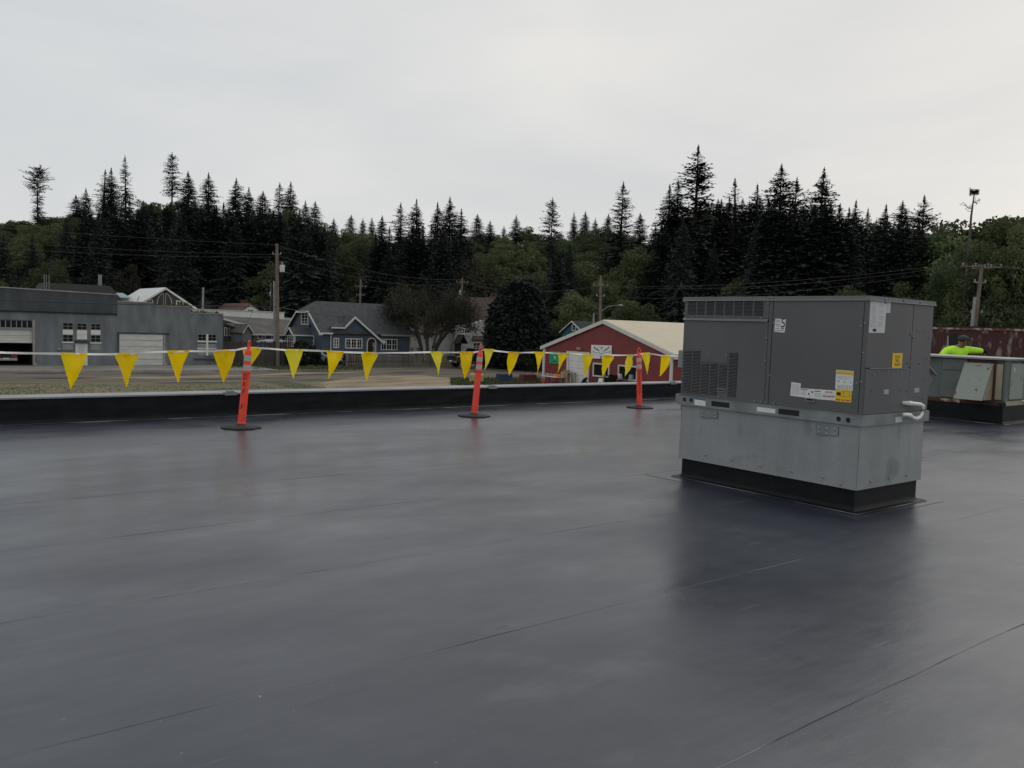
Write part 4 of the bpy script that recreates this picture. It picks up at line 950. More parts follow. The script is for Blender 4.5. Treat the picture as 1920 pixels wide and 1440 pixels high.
strip('town_yards', [(-60, 60), (140, 40)], [(-60, 112), (140, 90)], 'lawn', .035, 40, 6)
strip('verge', [(-60, 14), (140, 14)], near_e, 'verge', .045, 60, 8)
strip('road', near_e, far_e, 'road', .06)
strip('pavement', [(-60, 83.0), (8, 73.4), (29, 70.4)], [(-60, YG), (29, YG)], 'pavement', .16, 30, 2)
mb = MB()
for a, b in zip([(-60, 83.0), (8, 73.4)], [(8, 73.4), (29, 70.4)]):
    za, zb = ground_z(*a), ground_z(*b)
    mb.slab([(a[0], a[1] - .15, za + .185), (b[0], b[1] - .15, zb + .185), (b[0], b[1] + .02, zb + .185), (a[0], a[1] + .02, za + .185)], .2)
struct('kerb', mb, 'concrete')
def patch(name, pix, matk, eps, wobble=.6, seed=1):
    pts = [ong(*p) for p in pix]; c = np.mean(pts, 0); r2 = np.random.default_rng(seed); ring = []
    for i in range(len(pts)):
        a, b = pts[i], pts[(i + 1) % len(pts)]
        for t in np.linspace(0, 1, 6)[:-1]: ring.append(a + (b - a) * t + r2.normal(0, wobble * .3, 3) * (1, 1, 0))
    mb = MB(); vs = [(c[0], c[1], ground_z(c[0], c[1]) + eps)] + [(p[0], p[1], ground_z(p[0], p[1]) + eps) for p in ring]; k = len(ring)
    mb.add(vs, [(0, i + 1, (i + 1) % k + 1) for i in range(k)]); return struct(name, mb, matk)
patch('dirt_lot', [(600, 722), (640, 712), (700, 706), (790, 705), (860, 713), (905, 722), (880, 735), (620, 735)], 'dirt', .075)
patch('grass_strip', [(842, 720), (862, 714), (920, 711), (1010, 708), (1025, 713), (1025, 730), (880, 730)], 'lawn', .085, .4)
patch('gravel_strip', [(140, 712), (300, 707), (560, 700), (690, 699), (560, 705), (300, 712)], 'dirt', .07, .5, 4)
patch('tyre_track', [(290, 718), (420, 716.5), (520, 716), (420, 718), (300, 719.5)], 'pavement', .078, .2, 5)
patch('grass_strip', [(420, 693), (540, 690), (600, 688), (660, 688), (690, 693), (620, 697), (500, 698)], 'lawn', .085, .4, 6)

for i_, (a, b, c, d) in enumerate(((20, 699, 150, 703), (240, 700, 330, 702.5), (480, 704, 560, 706), (330, 711, 460, 713.5), (60, 709, 180, 712), (720, 699, 800, 702), (930, 696, 985, 699), (560, 697, 640, 699))):
    patch('asphalt_patch', [(a, (b + d) / 2), ((a + c) / 2, b), (c, (b + d) / 2), ((a + c) / 2, d)], 'asphalt_patch', .072 + .0015 * i_, .5, 20 + i_)
# ================================================================== grey commercial building
F = Face('Y', YG); gz = -3.2
gb = thing('commercial_building', 'long low grey painted concrete building with dark upper band, at the left street side', 'building', (15, YG, gz))
U = lambda px, py=640: F.uv(px, py)[0]
Z = lambda px, py: F.uv(px, py)[1]
xL, xR_ = -9.0, U(418, 640); xo = U(63, 650); xb = U(219, 570)
zb0 = Z(110, 587); zbt = Z(110, 545)
z1 = Z(250, 567); z2 = Z(320, 575); z3 = Z(385, 588.5); xs1_, xs2_ = U(288, 570), U(356, 585)
zo = Z(55, 600)
BD = 17
mb = MB()
mb.box(xo, xb, YG, YG + .3, gz, zb0 + .02); mb.box(xL, xo, YG, YG + .3, zo, zb0 + .02); mb.box(xL, -3.2, YG, YG + .3, gz, zo)
mb.box(xb, xs1_, YG, YG + .3, gz, z1); mb.box(xs1_, xs2_, YG, YG + .3, gz, z2); mb.box(xs2_, xR_, YG, YG + .3, gz, z3)
mb.box(xR_ - .3, xR_, YG + .3, YG + BD, gz, z3 - .05); mb.box(xL, xL + .3, YG + .3, YG + BD, gz, zb0); mb.box(xL, xR_, YG + BD, YG + BD + .3, gz, z3 - .1)
part('wall', mb, 'grey_paint', gb)
mb = MB(); F.poly(mb, [(xL, zb0), (xb, zb0), (xb, Z(219, 553)), (xL, Z(0, 535) + .2)], .10, .5); part('fascia_band', mb, 'dark_band', gb)
mb = MB(); zt0, zt1 = Z(0, 535) + .2, Z(219, 553)
mb.slab([(xL, YG - .16, zt0 + .07), (xb + .05, YG - .16, zt1 + .07), (xb + .05, YG + .5, zt1 + .07), (xL, YG + .5, zt0 + .07)], .09); part('coping', mb, 'concrete', gb)
mb = MB(); F.box(mb, xL, xb, .10, .14, zb0 + .0, zb0 + .10); part('band_trim', mb, 'black_roof', gb)
for a, b, zz in ((xb + .003, xs1_, z1), (xs1_ + .003, xs2_, z2), (xs2_ + .003, xR_ + .05, z3)):
    mb = MB(); mb.box(a, b, YG - .06, YG + .4, zz, zz + .09); part('coping', mb, 'concrete', gb)
mb = MB(); mb.slab([(xL + .3, YG + .3, zb0 - .3), (xR_ - .3, YG + .3, z3 - .4), (xR_ - .3, YG + BD, z3 - .5), (xL + .3, YG + BD, zb0 - .4)], .2); part('roof', mb, 'black_roof', gb)
# open garage bay on the left
mb = MB(); mb.box(-3.2, xo + .3, YG + 9, YG + 9.2, gz, zo + .3); mb.box(xo + .02, xo + .22, YG + .3, YG + 9, gz, zo + .3); mb.box(-3.4, -3.2, YG + .3, YG + 9, gz, zo + .3); mb.box(-3.2, xo, YG + .3, YG + 9, gz + .0, gz + .17)
part('garage_interior', mb, 'interior', gb)
zA, zB, zC, zD = Z(55, 600), Z(55, 614.5), Z(55, 619), Z(55, 643.5)
tw = MB(); F.box(tw, -3.2, xo - .02, -.22, -.10, zB, zC); F.box(tw, -3.2, xo - .02, -.22, -.12, zA - .07, zA)
nb = 38
for i in range(nb + 1):
    u = xo - .05 - (xo + 3.2 - .1) * i / nb; F.box(tw, u - .035, u + .035, -.21, -.13, zB, zA - .07)
to = part('transom_window', tw, 'muntin_grey', gb)
for i in range(nb):
    u1_ = xo - .05 - (xo + 3.2 - .1) * i / nb - .035; u0_ = u1_ - (xo + 3.1) / nb + .07
    mb = MB(); F.box(mb, u0_, u1_, -.19, -.17, zB, zA - .07); part('pane', mb, 'glass', to)
gd = None
ps = [zD, zD + (zC - zD) * .56, zC]
mb = MB(); F.box(mb, -3.2, xo - .02, -.30, -.26, ps[0], ps[2]); gd = part('garage_door', mb, 'interior', gb)
for a, b in zip(ps[:-1], ps[1:]):
    mb = MB(); F.box(mb, -3.15, xo - .05, -.259, -.21, a + .01, b - .012); part('panel', mb, 'door_white', gd)
mb = MB(); F.box(mb, xo - .06, xo + .10, -.1, .02, gz, zo); F.poly(mb, [(xo - .04, gz), (xo + .45, gz), (xo + .08, gz + .5)], .06, .05); part('door_jamb', mb, 'concrete', gb)
# windows and entrance
def gwin(x0, x1, rows):
    for (ya, yb, kind) in rows:
        rc = F.rect(x0, ya, x1, yb)
        if kind == 'w': window(F, rc, gb, 2, 2, .035, .03, 'muntin_grey', .04)
        elif kind == 'p': mb = MB(); F.box(mb, *rc[:2], .0, .05, *rc[2:]); part('panel', mb, 'white_paint', gb)
        elif kind == 'f': mb = MB(); F.box(mb, *rc[:2], .0, .025, *rc[2:]); part('panel', mb, 'frosted', gb)
        elif kind == 's': mb = MB(); F.box(mb, rc[0] - .06, rc[1] + .06, .0, .10, *rc[2:]); part('sill', mb, 'white_paint', gb)
gwin(117.5, 137, [(605, 618, 'w'), (618.3, 627.3, 'p'), (627.6, 640.5, 'w'), (641, 643.2, 's'), (644.5, 655.5, 'f')])
gwin(144, 163, [(606, 618.6, 'w'), (619, 627.5, 'p'), (628, 636.5, 'p')])
gwin(170, 188.5, [(607, 618.8, 'w'), (619, 627.6, 'p'), (628.5, 641.5, 'w'), (642, 644.2, 's'), (645.3, 656, 'f')])
rc = F.rect(141, 638, 165, 642.5); mb = MB(); F.box(mb, *rc[:2], 0, .35, *rc[2:]); part('door_hood', mb, 'dark_band', gb)
rc = F.rect(141.5, 644, 164, 688); mb = MB(); F.box(mb, rc[0], rc[1], 0, .03, gz + .1, rc[3]); dr = part('door', mb, 'white_paint', gb)
mb = MB(); F.box(mb, rc[0] + .22, rc[1] - .22, .03, .05, gz + .15, rc[3] - .2); F.box(mb, rc[0] + .34, rc[1] - .34, .05, .065, gz + 1.0, rc[3] - .34); part('door_leaf', mb, 'door_lilac', dr)
mb = MB(); F.box(mb, rc[1] - .36, rc[1] - .30, .05, .12, gz + 1.02, gz + 1.1); part('handle', mb, 'steel', dr)
# shut garage door
rc = F.rect(223, 626.5, 306, 688); mb = MB(); F.box(mb, rc[0], rc[1], -.02, .005, gz + .05, rc[3]); gd2 = part('garage_door', mb, 'dark_gap', gb)
zz = np.linspace(gz + .12, rc[3], 6)
for a, b in zip(zz[:-1], zz[1:]):
    mb = MB(); F.box(mb, rc[0] + .03, rc[1] - .03, .005, .03, a + .012, b - .012)
    for f in (.12, .62): F.box(mb, rc[0] + .03, rc[1] - .03, .03, .036, a + (b - a) * f, a + (b - a) * (f + .3))
    part('panel', mb, 'door_white', gd2)
mb = MB(); F.box(mb, rc[0] - .16, rc[1] + .5, 0, .10, rc[3], rc[3] + .14); F.box(mb, rc[0] - .14, rc[0], 0, .06, gz, rc[3]); part('door_frame', mb, 'dark_band', gb)
mb = MB(); F.box(mb, rc[1] + .003, rc[1] + .17, 0, .07, gz, rc[3]); F.poly(mb, [(rc[1] + .17, gz), (rc[1] + .4, gz), (rc[1] + .17, gz + .6)], .05, .05); part('door_jamb', mb, 'concrete', gb)
# big cross window
rc = F.rect(371, 627, 405, 666); um = (rc[0] + rc[1]) / 2; h_ = rc[3] - rc[2]
window(F, (rc[0], um - .09, rc[2] + h_ * .70, rc[3]), gb, 2, 2, .03, .03, 'muntin_grey', .04); window(F, (um + .09, rc[1], rc[2] + h_ * .70, rc[3]), gb, 2, 2, .03, .03, 'muntin_grey', .04)
mb = MB(); F.box(mb, um - .09, um + .09, 0, .07, rc[2] - .05, rc[3]); F.box(mb, rc[0] - .05, um - .09, 0, .07, rc[2] + h_ * .62, rc[2] + h_ * .69); F.box(mb, um + .09, rc[1] + .05, 0, .07, rc[2] + h_ * .62, rc[2] + h_ * .69)
F.box(mb, rc[0] - .05, um - .09, 0, .07, rc[2] + h_ * .29, rc[2] + h_ * .35); F.box(mb, um + .09, rc[1] + .05, 0, .07, rc[2] + h_ * .29, rc[2] + h_ * .35); part('window_cross', mb, 'white_paint', gb)
for a, b in ((.0, .28), (.36, .56)):
    for (p0, p1) in ((rc[0], um - .1), (um + .1, rc[1])): mb = MB(); F.box(mb, p0, p1, 0, .03, rc[2] + h_ * a, rc[2] + h_ * b); part('panel', mb, 'frosted', gb)
for (p0, p1) in ((rc[0], um - .1), (um + .1, rc[1])): mb = MB(); F.box(mb, p0, p1, 0, .03, rc[2] + h_ * .565, rc[2] + h_ * .615); part('pane', mb, 'glass', gb)
mb = MB(); F.box(mb, rc[0] - .35, rc[1] + .12, 0, .14, rc[2] - .42, rc[2] - .30); part('sill', mb, 'dark_band', gb)
mb = MB(); c_ = F.P(U(110, 655), .12, Z(110, 655)); mb.ball(c_, (.14, .1, .10), 8, 6); mb.tube([F.P(U(110), 0, c_[2]), c_], .04, 6); part('wall_lamp', mb, 'conduit', gb)
# weeds on the stepped parapet
mb = MB(); wr_ = np.random.default_rng(21)
for i in range(300):
    f = wr_.random(); u = U(292) + (U(412) - U(292)) * f ** 1.2; zz = z2 if u < xs2_ else z3
    h = wr_.uniform(.06, .32) * (1.8 if .45 < f < .62 else 1); a = wr_.uniform(0, 6.28); lx = wr_.normal(0, .1)
    p = np.array((u, YG + wr_.uniform(0, .3), zz + .085)); q = p + (lx, wr_.normal(0, .08), h); s_ = np.array((math.cos(a), math.sin(a), 0)) * .05
    mb.add([p - s_, p + s_, q], [(0, 1, 2)])
o_ = part('weeds', mb, 'grass_blade', gb); o_['kind'] = 'stuff'

# ================================================================== cars
def car(name, label, prof, glassy, wheels, wid, matk, loc, rotz, lights, cab_in=.14, belt=1.0, wr=.36, group=None):
    th = thing(name, label, 'car' if 'truck' not in name else 'truck', loc, group, rot=(0, 0, rotz)); SH[th.name] = (0, 0, 0)
    n = len(prof); secs = []
    for s_ in (-1, -.94, .94, 1):
        inset = .05 if abs(s_) == 1 else 0; ring = []
        cxm = np.mean([p[0] for p in prof]); czm = np.mean([p[1] for p in prof])
        for (x, z) in prof:
            nar = cab_in * max(0, (z - belt) / .8)
            xx = x - np.sign(x - cxm) * inset; zz = z - np.sign(z - czm) * inset
            ring.append((xx, s_ * (wid / 2 - nar), zz))
        secs.append(ring)
    vs = [p for r_ in secs for p in r_]; mb = MB()
    fs = [(i * n + j, (i + 1) * n + j, (i + 1) * n + (j + 1) % n, i * n + (j + 1) % n) for i in range(3) for j in range(n)] + [tuple(range(n)), tuple(range(4 * n - 1, 3 * n - 1, -1))]
    mb.add(vs, fs); body = link('body', mb.mesh('body', matk, 30), th)
    for g_ in glassy:                                  # side windows, both sides
        for s_ in (-1, 1):
            pts = [(x, s_ * (wid / 2 - cab_in * max(0, (z - belt) / .8) + .006), z) for x, z in g_]
            mb = MB(); mb.add(pts, [tuple(range(len(pts)))]); link('side_window', mb.mesh('side_window', 'glass'), th)
    for (xa, za, xb_, zb_) in lights['screens']:
        mb = MB(); wa = wid / 2 - cab_in * (za - belt) / .8 - .1; wb = wid / 2 - cab_in * (zb_ - belt) / .8 - .1; d_ = np.array((zb_ - za, 0, xa - xb_)); d_ = d_ / np.linalg.norm(d_) * .012
        if d_[2] < 0: d_ = -d_
        mb.add([np.array(p) + d_ for p in ((xa, -wa, za), (xa, wa, za), (xb_, wb, zb_), (xb_, -wb, zb_))], [(0, 1, 2, 3)]); link('windscreen', mb.mesh('windscreen', 'glass'), th)
    tm = MB(); tm.lathe([(wr * .6, -.11), (wr * .96, -.11), (wr, -.07), (wr, .07), (wr * .96, .11), (wr * .6, .11)], 22); tme = tm.mesh('tyre', 'tyre', 30)
    rm = MB(); rm.lathe([(.05, -.10), (wr * .55, -.085), (wr * .62, -.112), (wr * .62, .112), (wr * .55, .085), (.05, .10)], 18); rme = rm.mesh('rim', 'chrome', 30)
    am = MB(); am.lathe([(wr * 1.2, -.02), (wr * 1.2, .02)], 22); ame = am.mesh('wheel_arch', 'tyre')
    for x in wheels:
        for s_ in (-1, 1):
            w_ = link('tyre', tme, th, (x, s_ * (wid / 2 - .11), wr)); w_.rotation_euler = (R(90), 0, 0)
            r_ = link('rim', rme, w_)
            a_ = link('wheel_arch', ame, th, (x, s_ * (wid / 2 - .012), wr + .05)); a_.rotation_euler = (R(90), 0, 0)
    for (x, z, w2, h2, mk_, nm) in lights['lamps']:
        for s_ in (-1, 1):
            mb = MB(); mb.box(x - .03, x + .03, s_ * (wid / 2 - w2) - w2 * .8, s_ * (wid / 2 - w2) + w2 * .8, z - h2, z + h2); link(nm, mb.mesh(nm, mk_), th)
    for (x, z) in lights['mirrors']:
        for s_ in (-1, 1):
            mb = MB(); mb.box(x - .06, x + .06, s_ * (wid / 2 + .12) - .1, s_ * (wid / 2 + .12) + .1, z - .08, z + .1); link('mirror', mb.mesh('mirror', lights.get('mm', matk)), th)
    for (x, z, l_) in lights['bumpers']:
        mb = MB(); mb.box(x - .07, x + .07, -wid / 2 + .06, wid / 2 - .06, z - .1, z + .1); link('bumper', mb.mesh('bumper', 'chrome'), th)
        mb = MB(); mb.box(x + l_ * .08 - .01, x + l_ * .08 + .01, -.2, .2, z + .0, z + .12) ; link('licence_plate', mb.mesh('licence_plate', 'white_paint'), th)
    return th
pickup = [(-2.75, .55), (-2.80, 1.15), (-.95, 1.18), (-.90, 1.28), (-.55, 1.92), (.55, 1.95), (1.15, 1.30), (2.55, 1.20), (2.78, 1.02), (2.80, .55), (1.95, .42), (-1.9, .42)]
a_, b_ = ong(866, 692), ong(936, 692)
pc = (a_ + b_) / 2 + np.array((0, .9, 0)); pc[2] = ground_z(pc[0], pc[1]) + .09
car('pickup_truck', 'black pickup truck parked by the picket fence across the street', pickup, [[(-.78, 1.32), (-.5, 1.82), (.02, 1.85), (.05, 1.32)], [(.13, 1.32), (.1, 1.85), (.5, 1.86), (.98, 1.34)]], (-1.75, 1.85), 1.98, 'car_black', pc, R(-3),
    dict(screens=[(1.13, 1.33, .58, 1.90), (-.90, 1.32, -.57, 1.86)], lamps=[(2.79, .95, .2, .1, 'white_paint', 'headlight'), (-2.80, 1.0, .09, .16, 'lamp_red', 'tail_light')], mirrors=[(.95, 1.42)], bumpers=[(-2.86, .62, -1), (2.84, .62, 1)], mm='chrome'), .18, 1.15, .40)
suv = [(-2.25, .5), (-2.32, 1.05), (-2.05, 1.72), (.35, 1.78), (1.05, 1.15), (2.15, 1.02), (2.3, .85), (2.3, .45), (1.6, .35), (-1.6, .35)]
p = ong(944, 690); p = p + np.array((.6, 2.2, 0)); p[2] = ground_z(p[0], p[1]) + .06
car('parked_car', 'dark red sport utility vehicle parked behind the black pickup truck', suv, [[(-1.95, 1.15), (-1.8, 1.62), (-1.0, 1.66), (-1.0, 1.15)], [(-.92, 1.15), (-.92, 1.66), (-.15, 1.68), (-.1, 1.15)], [(-.02, 1.15), (-.06, 1.68), (.3, 1.68), (.85, 1.17)]], (-1.4, 1.45), 1.85, 'car_red', p, R(4),
    dict(screens=[(1.02, 1.18, .40, 1.73), (-2.28, 1.15, -2.10, 1.66)], lamps=[(2.28, .8, .18, .08, 'white_paint', 'headlight'), (-2.30, .95, .1, .14, 'lamp_red', 'tail_light')], mirrors=[(.75, 1.22)], bumpers=[(2.33, .52, 1), (-2.33, .52, -1)]), .16, 1.08, .35)
sedan = [(-2.2, .45), (-2.25, .85), (-1.75, .98), (-1.2, 1.40), (.25, 1.42), (1.0, .95), (2.0, .82), (2.2, .65), (2.2, .4), (1.5, .3), (-1.5, .3)]
p = ong(604, 685); p = p + np.array((.3, .8, 0)); p[2] = ground_z(p[0], p[1]) + .085
car('parked_car', 'silver sedan parked in the drive beside the blue house', sedan, [[(-1.3, 1.0), (-1.05, 1.33), (-.3, 1.35), (-.3, 1.0)], [(-.22, 1.0), (-.22, 1.35), (.2, 1.35), (.75, 1.0)]], (-1.35, 1.35), 1.75, 'car_silver', p, R(-62),
    dict(screens=[(.97, .99, .3, 1.38), (-1.70, 1.0, -1.22, 1.36)], lamps=[(2.18, .66, .2, .07, 'white_paint', 'headlight'), (-2.22, .78, .2, .07, 'lamp_red', 'tail_light')], mirrors=[(.7, 1.0)], bumpers=[(2.22, .45, 1), (-2.24, .45, -1)]), .2, .9, .31)
p = np.array(F.P(U(14, 680), -3.2, gz + .17)); 
car('parked_car', 'dark car inside the open garage bay of the grey building', sedan, [[(-1.3, 1.0), (-1.05, 1.33), (-.3, 1.35), (-.3, 1.0)], [(-.22, 1.0), (-.22, 1.35), (.2, 1.35), (.75, 1.0)]], (-1.35, 1.35), 1.75, 'car_black', p, R(90),
    dict(screens=[(.97, .99, .3, 1.38), (-1.70, 1.0, -1.22, 1.36)], lamps=[(2.18, .66, .2, .07, 'white_paint', 'headlight'), (-2.22, .74, .26, .09, 'lamp_red', 'tail_light')], mirrors=[(.7, 1.0)], bumpers=[(2.22, .45, 1), (-2.24, .45, -1)]), .2, .9, .31)

# ================================================================== houses
def gable_x(mb_r, mb_w, x0, x1, y0, y1, ze, zr, gz_, ov=.4, t=.14, clip0=0, clip1=0, wi=0):
    """ridge along X; roof slabs into mb_r, walls into mb_w; clip = how far the ridge is hipped back at either end (half-hips)"""
    ym = (y0 + y1) / 2; mb_w.box(x0, x1, y0, y1, gz_, ze, wi)
    s = (zr - ze) / (ym - y0)
    def half(c): return zr - c * .9 if c else zr
    for (e, x, sg) in ((0, x0, 1), (1, x1, -1)):
        c = clip0 if e == 0 else clip1
        if c:
            zc = zr - c * 1.0; yc = (zr - zc) / s
            pts = [(x, y0, ze), (x, ym - yc, zc), (x, ym + yc, zc), (x, y1, ze)]
            xo_ = x - sg * ov
            mb_r.slab([(xo_, ym - yc - .02, zc - .02), (x + sg * c * 1.1, ym, zr + .02), (xo_, ym + yc + .02, zc - .02)][::(1 if sg > 0 else 1)], .1)
        else: pts = [(x, y0, ze), (x, ym, zr), (x, y1, ze)]
        mb_w.add([(a + sg * .0, b, c_ - .02) for a, b, c_ in pts] + [(a + sg * .15, b, c_ - .02) for a, b, c_ in pts], [tuple(range(len(pts))), tuple(range(2 * len(pts) - 1, len(pts) - 1, -1))], wi)
    xa, xb_ = x0 - ov, x1 + ov
    for sy in (-1, 1):
        ye = ym + sy * (ym - y0 + ov); zz = ze - s * ov
        p = [(xa, ye, zz)]
        p += [(xb_, ye, zz)]
        if clip1: yc = clip1 / s; p += [(xb_, ym + sy * yc, zr - clip1), (x1 - clip1 * 1.1, ym, zr)]
        else: p += [(xb_, ym, zr)]
        if clip0: yc = clip0 / s; p += [(x0 + clip0 * 1.1, ym, zr), (xa, ym + sy * yc, zr - clip0)]
        else: p += [(xa, ym, zr)]
        if sy > 0: p = p[::-1]
        mb_r.slab(p, t)
def bargeboards(mb, x, y0, y1, ze, zr, ov, w=.22, clip=0, t=.06):
    ym = (y0 + y1) / 2; s = (zr - ze) / (ym - y0); zc = zr - clip; yc = clip / s
    for sy in (-1, 1):
        a = (x, ym + sy * (ym - y0 + ov), ze - s * ov); b = (x, ym + sy * yc, zc)
        mb.add([a, b, (b[0], b[1], b[2] - w), (a[0], a[1], a[2] - w), (a[0] - t, a[1], a[2]), (b[0] - t, b[1], b[2]), (b[0] - t, b[1], b[2] - w), (a[0] - t, a[1], a[2] - w)],
               [(0, 1, 2, 3), (4, 7, 6, 5), (0, 4, 5, 1), (3, 2, 6, 7), (0, 3, 7, 4), (1, 5, 6, 2)])
    if clip: mb.box(x - t, x, ym - yc, ym + yc, zc - w, zc)

# ---- blue house
bz = -2.8; YB = onz(625, 683.5, bz)[1]
FBF = Face('Y', YB); XB = FBF.uv(603, 640)[0]; FBL = Face('X', XB)
bh = thing('blue_house', 'blue clapboard house with dark grey clipped gable roof and white trim', 'house', (XB + 4, YB, bz))
ze_b = FBF.uv(604, 622)[1] + .1
yA = FBL.uv(582, 583); yBk = FBL.uv(562, 583)
ymid = (yA[0] + yBk[0]) / 2; zc_ = yA[1]
slope = (zc_ - ze_b) / (yA[0] - YB); half = yA[0] - ymid
zr_b = FBF.uv(640, 566)[1]
zr_b = ony(640, 566.5, ymid)[2]
clip = zr_b - zc_; y1_b = 2 * ymid - YB
XE = FBF.uv(756, 640)[0]; XE0 = ony(735, 590, ymid)[0]
rm, wm_ = MB(), MB()
# main body: walls, steep lower slopes, half hips
slope_b = (zr_b - ze_b) / (ymid - YB)
gable_x(rm, wm_, XB, XE0, YB, y1_b, ze_b, zr_b, bz, .3, .14, clip, clip)
part('roof', rm, 'grey_shingle', bh)
wl_b = part('wall', wm_, 'blue_siding', bh)
mb = MB(); bargeboards(mb, XB - .30, YB, y1_b, ze_b, zr_b, .3, .2, clip); part('bargeboard', mb, 'trim_white', bh)
# front cross gable
gx0, gz0 = FBF.uv(645, 612); gxa, gza = FBF.uv(663, 594); gx1, gz1_ = FBF.uv(712, 638)
mb = MB(); yb0 = YB - .02
sl = (gza - gz0) / (gxa - gx0); sr = (gza - gz1_) / (gx1 - gxa)
wx0, wx1 = FBF.uv(621, 640)[0], FBF.uv(709, 640)[0]
wz0 = gza - sl * (gxa - wx0) if gxa - sl else 0
zl = max(gza - sl * (gxa - gx0), gz0); 
FBF.poly(mb, [(wx0, bz), (wx1, bz), (wx1, gza - sr * (wx1 - gxa)), (gxa, gza), (gx0, gz0), (wx0, gz0)], .05, .5)
part('front_wall', mb, 'blue_siding', bh)
mb = MB(); back = 3.4
mb.slab([(gx0 - 1.55, YB - .3, gz0 - .1), (gx0, YB - .3, gz0), (gxa, YB - .3, gza + .12), (gxa, YB + back, gza + .12), (gx0 - .2, YB + 1.6, gz0 + .05)], .12)
mb.slab([(gxa, YB - .3, gza + .12), (gx1 + .3, YB - .3, gz1_ + .12 - .3 * sr), (gx1 + .3, YB + .6, gz1_ + .12 - .3 * sr), (gxa + .4, YB + back, gza - .3)], .12)
part('porch_roof', mb, 'grey_shingle', bh)
mb = MB(); w_ = .24
for (a, b) in (((gx0 - .05, gz0), (gxa, gza + .06)), ((gxa, gza + .06), (gx1 + .3, gz1_ + .06 - .3 * sr))):
    FBF.poly(mb, [a, b, (b[0], b[1] - w_), (a[0], a[1] - w_)], .38, .06)
FBF.box(mb, gx0 - 1.5, gx0, .33, .38, gz0 - .22, gz0 - .08)
FBF.poly(mb, [(gx1 + .12, gz1_ - .3), (gx1 + .5, gz1_ - .3), (gx1 + .4, gz1_), (gx1 + .1, gz1_)], .40, .06)
part('bargeboard', mb, 'trim_white', bh)
# right end of the front
FW2 = Face('Y', YB)
zw = ze_b - .1; rwx0, rwx1 = FBF.uv(706, 640)[0], XE0
mb = MB(); mb.box(rwx0 + .3, rwx1 + .3, YB - .42, YB - .36, zw - .28, zw - .12); mb.box(rwx1 - .12, rwx1 - .02, YB - .09, YB - .01, bz, zw - .1); part('gutter', mb, 'pole_grey', bh)
mb = MB(); u_, z_ = FBF.uv(621, 640); mb.tube([(u_ - .08, YB - .09, ze_b - .1), (u_ - .08, YB - .09, bz)], .05, 6); FBF.box(mb, XB - .2, u_, .32, .40, ze_b - .32, ze_b - .16); part('downpipe', mb, 'trim_white', bh)
mb = MB(); FBF.box(mb, XB - .42, XB - .12, .2, .5, ze_b - .42, ze_b - .2); part('eave_return', mb, 'trim_white', bh)
FBF2 = Face('Y', YB - .05)
window(FBF2, FBF2.rect(625, 633.5, 635.3, 652.5), bh, 1, 3, .09, .03, d=.07, split=[.5])
window(FBF2, FBF2.rect(647, 634.5, 679, 653.5), bh, 6, 3, .10, .03, d=.07, split=[.335, .665])
window(FW2, FW2.rect(714, 635.5, 744.5, 656.5), bh, 6, 2, .08, .03, d=.07, split=[.33, .66])
ar = FBF2.rect(687.5, 633, 705, 668); aw = []
cu = (ar[0] + ar[1]) / 2; rw = (ar[1] - ar[0]) / 2
for kk, (rad, d0, mk_, nm) in enumerate(((1.0, .05, 'trim_white', 'arch_trim'), (.82, .056, 'interior', 'entrance'))):
    rr = rw * rad; top = ar[3] - rw
    pts = [(cu - rr, bz), (cu + rr, bz)] + [(cu + rr * math.cos(a), top + rr * math.sin(a)) for a in np.linspace(0, math.pi, 14)]
    mb = MB(); FBF2.poly(mb, pts, d0, .05); aw.append(part(nm, mb, mk_, bh))
mb = MB(); FBF2.box(mb, cu + rw * .2, cu + rw * .82, .058, .075, bz + .3, ar[3] - rw * .9); part('door', mb, 'cardboard', bh)
mb = MB(); wc = FBF2.P(cu - rw * .1, .08, FBF2.uv(695, 653)[1]); mb.tube([(wc[0] + .22 * math.cos(a), wc[1], wc[2] + .22 * math.sin(a)) for a in np.linspace(0, 2 * math.pi, 16)], .05, 5); part('door_wreath', mb, 'leaf_brown', bh)
window(FBL, FBL.rect(565.5, 585.5, 578.5, 608.5), bh, 2, 4, .10, .035, d=.07)
window(FBL, FBL.rect(581.5, 630, 589, 648), bh, 1, 2, .09, .05, d=.07)
mb = MB(); p = FBL.P(*[FBL.uv(583, 611)[0], .1, FBL.uv(583, 611)[1]]); mb.box(p[0] - .06, p[0] + .08, p[1] - .08, p[1] + .08, p[2] - .14, p[2] + .14); mb.tube([(p[0] + .06, p[1] + .3, p[2] + .0), (p[0] + .06, p[1] + .3, p[2] - 2.2)], .03, 5); part('wall_lamp', mb, 'dark_gap', bh)
# side vestibule
vx = XB - 1.9; FV = Face('X', vx)
va, vz = FV.uv(546, 613.5); vl, vlz = FV.uv(537.5, 625); vr, vrz = FV.uv(552.5, 626.5)
zev = min(vlz, vrz) + .05
rm, wm_ = MB(), MB(); gable_x(rm, wm_, vx, XB, vr + .1, vl - .1, zev, vz, bz, .15, .1); part('vestibule_roof', rm, 'grey_shingle', bh); part('vestibule_wall', wm_, 'blue_siding', bh)
mb = MB(); bargeboards(mb, vx - .16, vr + .1, vl - .1, zev, vz, .15, .16); mb.box(vx - .2, XB, vr - .22, vr - .12, zev - .22, zev - .1); part('vestibule_trim', mb, 'trim_white', bh)
window(FV, FV.rect(539.5, 629, 551, 650), bh, 3, 4, .08, .03, d=.06)
mb = MB(); mb.box(vx - .02, vx + .1, vr + .02, vr + .12, bz, zev - .1); part('vestibule_post', mb, 'trim_white', bh)

